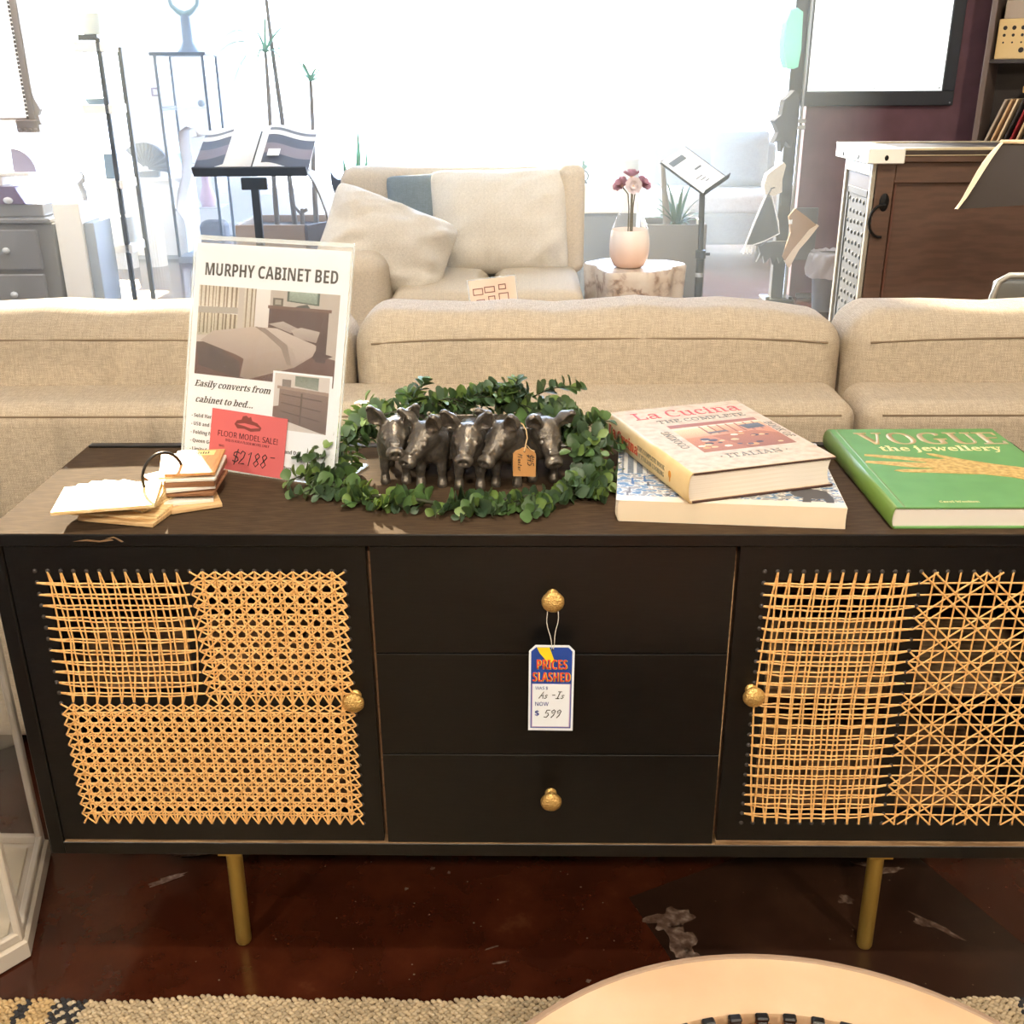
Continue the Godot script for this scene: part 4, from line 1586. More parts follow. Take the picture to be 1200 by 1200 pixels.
# spine along z at x = 0, cover up; local origin at the front left corner of the underside
func book(called: String, label: String, at: Vector3, turn: float, w: float, d: float, t: float, cover: Material, spine: Material, hard := true, pages: Material = null) -> Node3D:
	var o := thing(called, label, "book", at, deg_to_rad(turn))
	var b := 0.0028 if hard else 0.0008
	var lip := 0.004 if hard else 0.0
	var s := Shape.new()
	s.block(Vector3(0.004, 0, -d), Vector3(w, b, 0), 0.0006)
	obj("back_cover", s, cover if hard else spine, o)
	s = Shape.new()
	s.block(Vector3(0.004, t - b, -d), Vector3(w, t, 0), 0.0006)
	obj("front_cover", s, cover, o)
	s = Shape.new()
	var arc := []
	var n := 10
	for k in n + 1:
		var a := PI * k / n - PI / 2
		arc.append(Vector2(0.0045 - cos(a) * (0.008 if hard else 0.0045), t / 2 + sin(a) * t / 2))
	s.smooth()
	for k in n:
		var p: Vector2 = arc[k]
		var q: Vector2 = arc[k + 1]
		s.quad(Vector3(p.x, p.y, -d), Vector3(p.x, p.y, 0), Vector3(q.x, q.y, 0), Vector3(q.x, q.y, -d))
		var pi := Vector2(0.0045 + (p.x - 0.0045) * 0.55, t / 2 + (p.y - t / 2) * 0.9)
		var qi := Vector2(0.0045 + (q.x - 0.0045) * 0.55, t / 2 + (q.y - t / 2) * 0.9)
		s.quad(Vector3(p.x, p.y, 0), Vector3(pi.x, pi.y, 0), Vector3(qi.x, qi.y, 0), Vector3(q.x, q.y, 0))
		s.quad(Vector3(p.x, p.y, -d), Vector3(q.x, q.y, -d), Vector3(qi.x, qi.y, -d), Vector3(pi.x, pi.y, -d))
	obj("spine", s, spine, o)
	s = Shape.new()
	var y0 := b
	var y1 := t - b
	var prof := []
	for k in 7:
		var u := k / 6.0
		prof.append(Vector2(w - lip - 0.004 * sin(PI * u) * (1.0 if hard else 0.15), lerpf(y0, y1, u)))
	for k in 7:
		var u := 1.0 - k / 6.0
		prof.append(Vector2(0.003 - 0.004 * sin(PI * u), lerpf(y0, y1, u)))
	var pv := PackedVector2Array(prof)
	s.prism(pv, d - 2 * lip, Transform3D(Basis(), Vector3(0, 0, -d / 2)))
	obj("pages", s, pages if pages else M.page, o)
	return o


func cucina_picture() -> Image:
	var im := Image.create(256, 200, false, Image.FORMAT_RGB8)
	im.fill(Color(0.78, 0.6, 0.44))
	fill(im, pg([0, 0, 1, 0, 1, .1, 0, .12]), Color(0.6, 0.36, 0.28))
	fill(im, pg([0, .12, 1, .1, 1, .2, 0, .2]), Color(0.88, 0.76, 0.62))
	fill(im, pg([0, .2, .42, .17, .4, .5, 0, .5]), Color(0.86, 0.74, 0.55), Color(0.74, 0.56, 0.4), 0.1)
	fill(im, pg([.4, .16, 1, .16, 1, .42, .42, .45]), Color(0.84, 0.66, 0.5), Color(0.7, 0.45, 0.3), 0.08)
	for k in 7:
		fill(im, pg([.3 + k * .1, .13, .315 + k * .1, .13, .325 + k * .1, .44, .305 + k * .1, .44]), Color(0.58, 0.36, 0.26))
	fill(im, pg([.72, .22, .95, .2, .97, .36, .76, .38]), Color(0.36, 0.37, 0.36), Color(0.3, 0.3, 0.3), 0.1)
	fill(im, pg([0, .5, 1, .42, 1, 1, 0, 1]), Color(0.76, 0.5, 0.33), Color(0.6, 0.36, 0.22), 0.1)
	fill(im, pg([.3, .5, .8, .44, 1, .62, 1, 1, .5, 1]), Color(0.66, 0.4, 0.24), Color(0.54, 0.32, 0.2), 0.1)
	for k in 26:
		var x := rng.randf_range(0.02, 0.9)
		var y := rng.randf_range(0.42, 0.9)
		var r := rng.randf_range(0.015, 0.045)
		var c: Color = [Color(0.9, 0.74, 0.5), Color(0.3, 0.22, 0.2), Color(0.85, 0.62, 0.36), Color(0.93, 0.85, 0.7), Color(0.35, 0.3, 0.32)][k % 5]
		var pts := []
		for n in 9:
			pts.append(Vector2(x + cos(TAU * n / 9) * r * 1.2, y + sin(TAU * n / 9) * r))
		fill(im, pts, c, c * 0.8, 0.08)
	fill(im, pg([.3, .36, .52, .34, .54, .39, .32, .42]), Color(0.4, 0.36, 0.33))
	return im


func sketch_cover() -> Image:
	var im := Image.create(320, 288, false, Image.FORMAT_RGB8)
	im.fill(Color(0.88, 0.85, 0.8))
	var n := noise(0.045, 83, 5)
	for y in 288:
		for x in 320:
			var v := n.get_noise_2d(x, y * 1.6)
			var c := Color(0.88, 0.85, 0.8)
			if v > 0.05:
				c = c.lerp(Color(0.28, 0.45, 0.62), clampf((v - 0.05) * 5.0, 0, 0.9))
			if v < -0.12:
				c = c.lerp(Color(0.4, 0.42, 0.45), 0.6)
			im.set_pixel(x, y, c)
	for k in 190:
		var x := rng.randf()
		var y := rng.randf()
		var l := rng.randf_range(0.02, 0.1)
		var c: Color = [Color(0.25, 0.27, 0.32), Color(0.2, 0.38, 0.58), Color(0.95, 0.93, 0.9), Color(0.4, 0.4, 0.42)][k % 4]
		if k % 3 == 0:
			fill(im, pg([x, y, x + 0.006, y, x + 0.008, y + l, x + 0.001, y + l]), c)
		else:
			fill(im, pg([x, y, x + l, y - 0.01, x + l, y - 0.004, x, y + 0.007]), c)
	fill(im, pg([.02, .1, .14, .1, .14, .6, .02, .6]), Color(0.5, 0.52, 0.54), Color(0.42, 0.46, 0.5), 0.2)
	for k in 3:
		fill(im, pg([.03 + k * .045, .12, .045 + k * .045, .12, .045 + k * .045, .6, .03 + k * .045, .6]), Color(0.8, 0.8, 0.78))
	fill(im, pg([.2, .55, .55, .52, .56, .66, .4, .72, .22, .64]), Color(0.2, 0.42, 0.66), Color(0.3, 0.5, 0.7), 0.1)
	fill(im, pg([0, .93, 1, .93, 1, 1, 0, 1]), Color(0.9, 0.86, 0.8))
	# the grey elephant at the right
	fill(im, pg([.78, .82, .8, .77, .88, .75, .94, .78, .96, .86, .955, .94, .925, .94, .92, .89, .86, .89, .855, .94, .82, .94, .83, .88, .795, .86]), Color(0.32, 0.32, 0.33))
	for k in 5:
		fill(im, pg([.22 + k * .04, .885, .24 + k * .04, .885, .235 + k * .04, .92, .225 + k * .04, .92]), Color(0.3, 0.33, 0.38))
	return im


func books() -> void:
	rng.seed = 81
	# white paperback with a blue sketch, at the bottom
	var pale := mat(Color(0.93, 0.88, 0.8), 0.55)
	var o := book("book", "large paperback with blue and grey sketched cover lying under the Italian cookbook", Vector3(0.0855, TOP, -0.0415), -5.4, 0.299, 0.262, 0.03, pale, pale, false, mat(Color(0.93, 0.86, 0.74), 0.75))
	picture("cover_print", print_mat(sketch_cover()), o, Vector3(0.0, 0.0302, 0.0), Vector3(0.298, 0.0302, 0.0), Vector3(0.298, 0.0302, -0.262), Vector3(0.0, 0.0302, -0.262))
	# Italian cookbook in its jacket
	var jacket := with_map(mat(Color(1, 1, 1), 0.6), noise_tex(noise(0.03, 82, 4), [[0.0, Color(0.7, 0.6, 0.49)], [0.5, Color(0.77, 0.68, 0.56)], [1.0, Color(0.81, 0.73, 0.61)]], 256), Vector3(6, 6, 6))
	var spine := with_map(mat(Color(1, 1, 1), 0.4), noise_tex(noise(0.03, 84, 3), [[0.0, Color(0.84, 0.72, 0.5)], [1.0, Color(0.9, 0.8, 0.6)]], 128), Vector3(6, 6, 6))
	o = book("book", "thick cream hardback La Cucina Italian cookbook lying askew on the sketch paperback", Vector3(0.178, TOP + 0.0305, -0.026), 17.8, 0.217, 0.283, 0.043, jacket, spine)
	var s := Shape.new()
	var brown := mat(Color(0.3, 0.2, 0.17), 0.6)
	for y in [[0.0, 0.003], [0.0395, 0.0422]]:
		s.block(Vector3(0.006, y[0], -0.002), Vector3(0.217, y[1], 0.0006), 0.0005)
	obj("cloth_board", s, brown, o)
	var flat := Vector3(-90, 0, 0)
	picture("cover_painting", print_mat(cucina_picture(), 0.65), o, Vector3(0.055, 0.0432, -0.068), Vector3(0.198, 0.0432, -0.068), Vector3(0.198, 0.0432, -0.192), Vector3(0.055, 0.0432, -0.192))
	s = Shape.new()
	s.letters("La Cucina", serif, 0.031, Transform3D(Basis(Vector3(0.88, 0, 0), Vector3(0.06, 0, -1), Vector3(0, 1, 0)), Vector3(0.113, 0.0432, -0.247)))
	obj("title", s, mat(Color(0.76, 0.2, 0.17), 0.5), o)
	s = Shape.new()
	s.letters("THE COMPLETE", serif, 0.0135, at3(0.122, 0.0432, -0.212, flat))
	s.letters("· ITALIAN ·", serif, 0.0145, at3(0.12, 0.0432, -0.047, flat))
	s.letters("COOKING", serif, 0.012, at3(0.04, 0.0432, -0.13, Vector3(-90, 90, 0)))
	s.letters("BOOK OF", serif, 0.012, at3(0.206, 0.0432, -0.13, Vector3(-90, -90, 0)))
	for k in 26:
		s.box(Vector3(0.035 + k * 0.0064, 0.0432, -0.024), Vector3(0.0048 - 0.0012 * (k % 3), 0.0003, 0.0022))
	obj("lettering", s, mat(Color(0.42, 0.4, 0.33), 0.5), o)
	var sp := Vector3(0, -90, -90)
	var sb := Basis(Vector3(0, 0, 1), Vector3(0, 1, 0), Vector3(-1, 0, 0))
	s = Shape.new()
	s.letters("La Cucina", serif_bold, 0.016, Transform3D(sb, Vector3(-0.0037, 0.0215, -0.215)))
	obj("spine_title", s, mat(Color(0.78, 0.3, 0.2), 0.5), o)
	s = Shape.new()
	s.letters("THE COMPLETE BOOK", serif, 0.0062, Transform3D(sb, Vector3(-0.0037, 0.0265, -0.115)))
	s.letters("OF ITALIAN COOKING", serif, 0.0062, Transform3D(sb, Vector3(-0.0037, 0.0165, -0.115)))
	obj("spine_lettering", s, mat(Color(0.5, 0.48, 0.4), 0.5), o)
	s = Shape.new()
	s.ball(Vector3(-0.0036, 0.0235, -0.052), Vector3(0.0005, 0.0055, 0.0045), 14)
	s.ball(Vector3(-0.0036, 0.017, -0.051), Vector3(0.0005, 0.004, 0.002), 10)
	obj("spine_mark", s, mat(Color(0.85, 0.55, 0.16), 0.5), o)
	# green jewellery book
	var green := with_map(mat(Color(1, 1, 1), 0.55), noise_tex(noise(0.02, 85, 3), [[0.0, Color(0.37, 0.57, 0.3)], [1.0, Color(0.41, 0.61, 0.34)]], 128), Vector3(5, 5, 5))
	var green2 := mat(Color(0.42, 0.54, 0.24), 0.4)
	o = book("book", "big green VOGUE the jewellery hardback with a golden hand on the cover", Vector3(0.443, TOP, -0.014), 0.4, 0.262, 0.328, 0.031, green, green2, true, mat(Color(0.94, 0.91, 0.86), 0.75))
	s = Shape.new()
	s.strand([Vector3(0.014, 0.0309, 0.0), Vector3(0.014, 0.0309, -0.327)], 0.004, 0.0004, Vector3.UP)
	obj("hinge_groove", s, green2, o)
	s = Shape.new()
	s.letters("VOGUE", serif_bold, 0.056, Transform3D(Basis(Vector3(0.78, 0, 0), Vector3(0, 0, -1), Vector3(0, 1, 0)), Vector3(0.147, 0.0313, -0.279)))
	obj("title", s, mat(Color(0.78, 0.68, 0.5), 0.35, 0.35), o)
	s = Shape.new()
	s.letters("the jewellery", serif_bold, 0.0215, Transform3D(Basis(Vector3(0.92, 0, 0), Vector3(0, 0, -1), Vector3(0, 1, 0)), Vector3(0.145, 0.0313, -0.232)))
	s.letters("Carol Woolton", serif, 0.0055, at3(0.065, 0.0313, -0.018, flat), HORIZONTAL_ALIGNMENT_LEFT)
	obj("lettering", s, mat(Color(0.95, 0.87, 0.62), 0.45), o)
	# golden hand: forearm from the right edge, fingers to the left
	s = Shape.new()
	s.prism(poly([0.262, 0.09, 0.252, 0.082, 0.225, 0.09, 0.2, 0.108, 0.165, 0.12, 0.12, 0.125, 0.09, 0.128, 0.055, 0.131, 0.045, 0.137, 0.052, 0.141, 0.095, 0.142, 0.108, 0.146, 0.07, 0.151, 0.03, 0.165, 0.014, 0.171, 0.018, 0.178, 0.045, 0.175, 0.1, 0.168, 0.105, 0.171, 0.06, 0.186, 0.022, 0.2, 0.024, 0.207, 0.06, 0.2, 0.11, 0.187, 0.125, 0.184, 0.137, 0.186, 0.118, 0.202, 0.116, 0.21, 0.126, 0.208, 0.16, 0.183, 0.195, 0.163, 0.235, 0.146, 0.262, 0.136]), 0.0005, at3(0, 0.0313, 0, flat))
	obj("golden_hand", s, with_map(mat(Color(1, 1, 1), 0.4, 0.3), noise_tex(noise(0.05, 86, 4), [[0.0, Color(0.72, 0.55, 0.3)], [0.5, Color(0.87, 0.72, 0.42)], [1.0, Color(0.95, 0.85, 0.58)]], 128), Vector3(14, 14, 14)), o)
	s = Shape.new()
	for k in 3:
		s.tube([Vector3(0.232 + k * 0.006, 0.0316, -0.09 - k * 0.004), Vector3(0.24 + k * 0.006, 0.0318, -0.112), Vector3(0.25 + k * 0.005, 0.0316, -0.13)], 0.0009, 6)
	obj("bracelet", s, mat(Color(0.5, 0.52, 0.3), 0.4), o)


# ---------------------------------------------------------------- sofa behind the sideboard, and what stands in front

func sofa() -> void:
	var t := thing("sofa", "long oatmeal linen sofa seen from behind, right behind the black sideboard", "sofa")
	var top := 0.772
	for x in [[-2.2, 0.521], [0.529, 2.4]]:
		var s := Shape.new()
		s.soft(Vector3((x[0] + x[1]) / 2, (0.1 + top) / 2, -0.515), Vector3(x[1] - x[0], top - 0.1, 0.17), 0.035, 8)
		var b := obj("back_panel", s, M.linen, t)
		s = Shape.new()
		s.tube([Vector3(x[0] + 0.03, top - 0.02, -0.434), Vector3(x[1] - 0.03, top - 0.02, -0.434)], 0.002, 6)
		obj("seam", s, M.seam, b)
	var sag := func(v: Vector3, h: Vector3) -> Vector3:
		var u := v.x / h.x
		var w := v.y / h.y
		var z := v.z / h.z
		v.z += 0.02 * z * (1 - u * u) * (1 - w * w)
		if v.y > 0:
			v.y += 0.004 * sin(u * 5.0) - 0.012 * (u * u * u * u) + 0.004 * sin(u * 13.0)
		return v
	for x in [[-1.7, -0.351], [-0.346, 0.531], [0.536, 1.75]]:
		var s := Shape.new()
		var c := Vector3((x[0] + x[1]) / 2, 0.685, -0.67)
		s.soft(c, Vector3(x[1] - x[0], 0.42, 0.19), 0.055, 10, sag)
		var b := obj("back_cushion", s, M.linen, t)
		b.rotation.x = 0.0
		s = Shape.new()
		var w: float = (x[1] - x[0]) / 2
		var pts := []
		for k in 13:
			var u := k / 6.0 - 1.0
			pts.append(Vector3(c.x + u * (w - 0.035), 0.852 - 0.01 * u * u * u * u, -0.5755 + 0.006 * (1 - u * u)))
		s.tube(pts, 0.002, 6)
		obj("seam", s, M.seam, b)
	for x in [[-2.2, -0.36], [-0.35, 0.53], [0.54, 2.4]]:
		var s := Shape.new()
		s.soft(Vector3((x[0] + x[1]) / 2, 0.4, -1.02), Vector3(x[1] - x[0], 0.17, 0.86), 0.05, 4)
		obj("seat_cushion", s, M.linen, t)
	var s2 := Shape.new()
	s2.block(Vector3(-2.2, 0.09, -1.44), Vector3(2.4, 0.32, -0.55), 0.02)
	obj("seat_base", s2, M.linen, t)
	for p in [[-2.1, -0.5], [0.525, -0.5], [2.3, -0.5], [-2.1, -1.38], [0.525, -1.38], [2.3, -1.38]]:
		var s := Shape.new()
		s.lathe([Vector2(0.0, 0.0), Vector2(0.02, 0.0), Vector2(0.028, 0.105), Vector2(0.0, 0.105)], 16, at3(p[0], 0, p[1]))
		obj("leg", s, M.black_metal, t)
	# a throw pillow that peeks over the left cushion
	var p := Shape.new()
	p.pillow(0.36, 0.3, 0.12, at3(-0.88, 0.715, -0.84, Vector3(-14, 0, 4)), noise(0.02, 91, 2), 0.006, 16)
	tag(obj("throw_pillow", p, M.linen_back, self), "beige throw pillow peeking over the left back cushion of the front sofa", "pillow")


func display_case() -> void:
	var t := thing("display_case", "white framed glass display case at the left end of the sideboard", "display case")
	# footprint, counter-clockwise from above as seen with z towards the viewer
	var a := Vector2(-0.815, 0.006)
	var b := Vector2(-0.884, -0.232)
	var c := Vector2(-1.3, -0.235)
	var d := Vector2(-1.3, 0.28)
	var e := Vector2(-1.05, 0.28)
	var plan := func(inset: float) -> PackedVector2Array:
		var pl := PackedVector2Array([a, b, c, d, e])
		for i in pl.size():
			pl[i].y = -pl[i].y
		if inset > 0:
			pl = Geometry2D.offset_polygon(pl, -inset)[0]
		return pl
	var lay := func(y: float): return Transform3D(Basis(Vector3.RIGHT, -PI / 2), Vector3(0, y, 0))
	var s := Shape.new()
	s.prism(plan.call(0.0), 0.036, lay.call(0.018), 0.004)
	obj("base", s, M.case_white, t)
	s = Shape.new()
	s.prism(plan.call(0.0), 0.03, lay.call(1.35), 0.004)
	obj("top_panel", s, M.case_white, t)
	s = Shape.new()
	s.prism(plan.call(0.03), 0.004, lay.call(0.0385), 0.001)
	obj("floor_panel", s, mat(Color(0.82, 0.77, 0.68), 0.5), t)
	var pl: PackedVector2Array = plan.call(0.011)
	for i in pl.size():
		var p := Vector3(pl[i].x, 0, -pl[i].y)
		s = Shape.new()
		s.block(p + Vector3(-0.006, 0.036, -0.006), p + Vector3(0.006, 1.336, 0.006), 0.002)
		obj("post", s, M.case_white, t)
		var q2 := pl[(i + 1) % pl.size()]
		var q := Vector3(q2.x, 0, -q2.y)
		var dir := (q - p).normalized()
		s = Shape.new()
		var rail := Transform3D(Basis(dir, Vector3.UP, dir.cross(Vector3.UP)), (p + q) / 2)
		s.box(Vector3(0, 0.044, 0), Vector3(p.distance_to(q), 0.016, 0.011), 0.002, rail)
		obj("rail", s, M.case_white, t)
		s = Shape.new()
		s.box(Vector3(0, 1.328, 0), Vector3(p.distance_to(q), 0.016, 0.011), 0.002, rail)
		obj("rail", s, M.case_white, t)
		s = Shape.new()
		s.quad(p + Vector3(0, 0.04, 0), q + Vector3(0, 0.04, 0), q + Vector3(0, 1.335, 0), p + Vector3(0, 1.335, 0))
		obj("glass_pane", s, M.glass, t)


func rug() -> void:
	var t := thing("rug", "woven jute rug with black chequered bands in front of the sideboard", "rug")
	var s := Shape.new()
	s.block(Vector3(-1.02, 0.001, 0.098), Vector3(1.02, 0.007, 1.7), 0.002)
	obj("backing", s, mat(Color(0.5, 0.42, 0.3), 0.95), t)
	var ball := Shape.new()
	ball.ball(Vector3.ZERO, Vector3(0.0058, 0.0036, 0.0036), 8)
	var mesh := ball.done()
	var m := mat(Color.WHITE, 0.95)
	m.vertex_color_use_as_albedo = true
	var mm := MultiMesh.new()
	mm.transform_format = MultiMesh.TRANSFORM_3D
	mm.use_colors = true
	mm.mesh = mesh
	var spots := []
	rng.seed = 93
	var wob := noise(0.8, 94, 2)
	for row in 62:
		for col in 236:
			var x := -1.02 + col * 0.00865 + (0.0043 if row % 2 else 0.0)
			var z := 0.094 + row * 0.0058 - (0.003 if (col / 2) % 2 else 0.0) + 0.008 * wob.get_noise_2d(x * 6, 3) - 0.02 * (x + 0.3) * 0.5
			var ax := absf(x + 0.04) if x < 0 else absf(x - 0.02)
			var c := Color(0.5, 0.4, 0.26) * rng.randf_range(0.75, 1.15)
			if x < -0.69:
				if x > -0.735:
					c = Color(0.03, 0.03, 0.035) if (col / 1 + row) % 3 != 0 else Color(0.5, 0.42, 0.3)
				elif x < -0.772 and x > -0.789:
					c = Color(0.03, 0.03, 0.035) if (col + row / 2) % 4 < 3 else Color(0.46, 0.34, 0.18)
				elif x < -0.82:
					c = Color(0.03, 0.03, 0.035) if (col + row / 2) % 4 < 3 else Color(0.46, 0.34, 0.18)
				else:
					c = Color(0.5, 0.35, 0.17) * rng.randf_range(0.8, 1.1)
			elif x > 0.69:
				if x < 0.78:
					c = Color(0.03, 0.03, 0.035) if (col + row) % 3 != 0 else Color(0.5, 0.42, 0.3)
				else:
					c = Color(0.5, 0.35, 0.17)
			var b := Basis.from_euler(Vector3(rng.randf_range(-.2, .2), (0.55 if row % 2 else -0.55) + rng.randf_range(-.15, .15), rng.randf_range(-.15, .15)))
			spots.append([Transform3D(b, Vector3(x, 0.0075 + rng.randf_range(0, 0.0012), z)), c])
	mm.instance_count = spots.size()
	for i in spots.size():
		mm.set_instance_transform(i, spots[i][0])
		mm.set_instance_color(i, spots[i][1])
	var o := MultiMeshInstance3D.new()
	o.name = "jute_weave"
	o.multimesh = mm
	o.material_override = m
	t.add_child(o, true)
	stuff(o)


func stool() -> void:
	var t := thing("stool", "round pale wood stool with a corded black pegged seat at the bottom edge", "stool", Vector3(0.207, 0, 0.745))
	var r := 0.361
	var y := 0.4
	var pale := with_map(mat(Color(1, 1, 1), 0.33), noise_tex(noise(0.012, 95, 4), [[0.0, Color(0.78, 0.65, 0.5)], [0.6, Color(0.83, 0.7, 0.55)], [1.0, Color(0.86, 0.74, 0.6)]], 256), Vector3(2, 2, 2))
	var s := Shape.new()
	s.lathe([Vector2(0.28, y - 0.035), Vector2(r - 0.008, y - 0.035), Vector2(r, y - 0.027), Vector2(r, y - 0.004), Vector2(r - 0.004, y), Vector2(0.282, y), Vector2(0.28, y - 0.003), Vector2(0.28, y - 0.035)], 96)
	obj("ring_top", s, pale, t)
	s = Shape.new()
	s.lathe([Vector2(r - 0.0085, y - 0.0005), Vector2(r - 0.006, y + 0.0012), Vector2(r - 0.001, y + 0.0003), Vector2(r + 0.0012, y - 0.002), Vector2(r + 0.0012, y - 0.028), Vector2(r - 0.002, y - 0.03)], 96)
	obj("edge_band", s, mat(Color(0.62, 0.52, 0.43), 0.7), t)
	s = Shape.new()
	s.lathe([Vector2(0.0, y - 0.02), Vector2(0.281, y - 0.02), Vector2(0.281, y - 0.012), Vector2(0.0, y - 0.016)], 64)
	obj("seat", s, mat(Color(0.6, 0.34, 0.17), 0.8), t)
	var peg := Shape.new()
	peg.box(Vector3(0, 0.004, 0), Vector3(0.011, 0.024, 0.011), 0.0015)
	var pm := peg.done()
	var cap := Shape.new()
	cap.box(Vector3(0, 0.017, 0), Vector3(0.013, 0.006, 0.009), 0.0015)
	var cm := cap.done()
	var blk := mat(Color(0.05, 0.05, 0.055), 0.4)
	var cord := mat(Color(0.72, 0.42, 0.22), 0.8)
	var count := 62
	for k in count:
		var a := TAU * (k + 0.3) / count
		if sin(a) > 0.35:
			continue
		var p := obj("peg", pm, blk, t)
		p.transform = Transform3D(Basis(Vector3.UP, -a + PI / 2), Vector3(cos(a) * 0.269, y - 0.008, sin(a) * 0.269))
		var c := obj("peg_cap", cm, blk, p)
		c.position = Vector3.ZERO
		s = Shape.new()
		var a2 := TAU * (k + 1.3) / count
		var ma := (a + a2) / 2
		s.tube([Vector3(cos(a) * 0.272, y - 0.002, sin(a) * 0.272), Vector3(cos(ma) * 0.262, y + 0.003, sin(ma) * 0.262), Vector3(cos(a2) * 0.272, y - 0.002, sin(a2) * 0.272)], 0.0022, 6)
		s.tube([Vector3(cos(a) * 0.272, y - 0.006, sin(a) * 0.272), Vector3(cos(a) * 0.16, y - 0.012, sin(a) * 0.16)], 0.002, 6)
		obj("cord", s, cord, t)
	s = Shape.new()
	s.lathe([Vector2(0.0, 0.0), Vector2(0.24, 0.0), Vector2(0.25, 0.01), Vector2(0.27, 0.25), Vector2(0.275, y - 0.036), Vector2(0.0, y - 0.036)], 48, at3(0, 0.012, 0))
	obj("pedestal", s, wood(Color(0.75, 0.58, 0.38), Color(0.6, 0.43, 0.26), 96, 0.5, Vector3(10, 3, 10)), t)


# ---------------------------------------------------------------- the shop floor behind

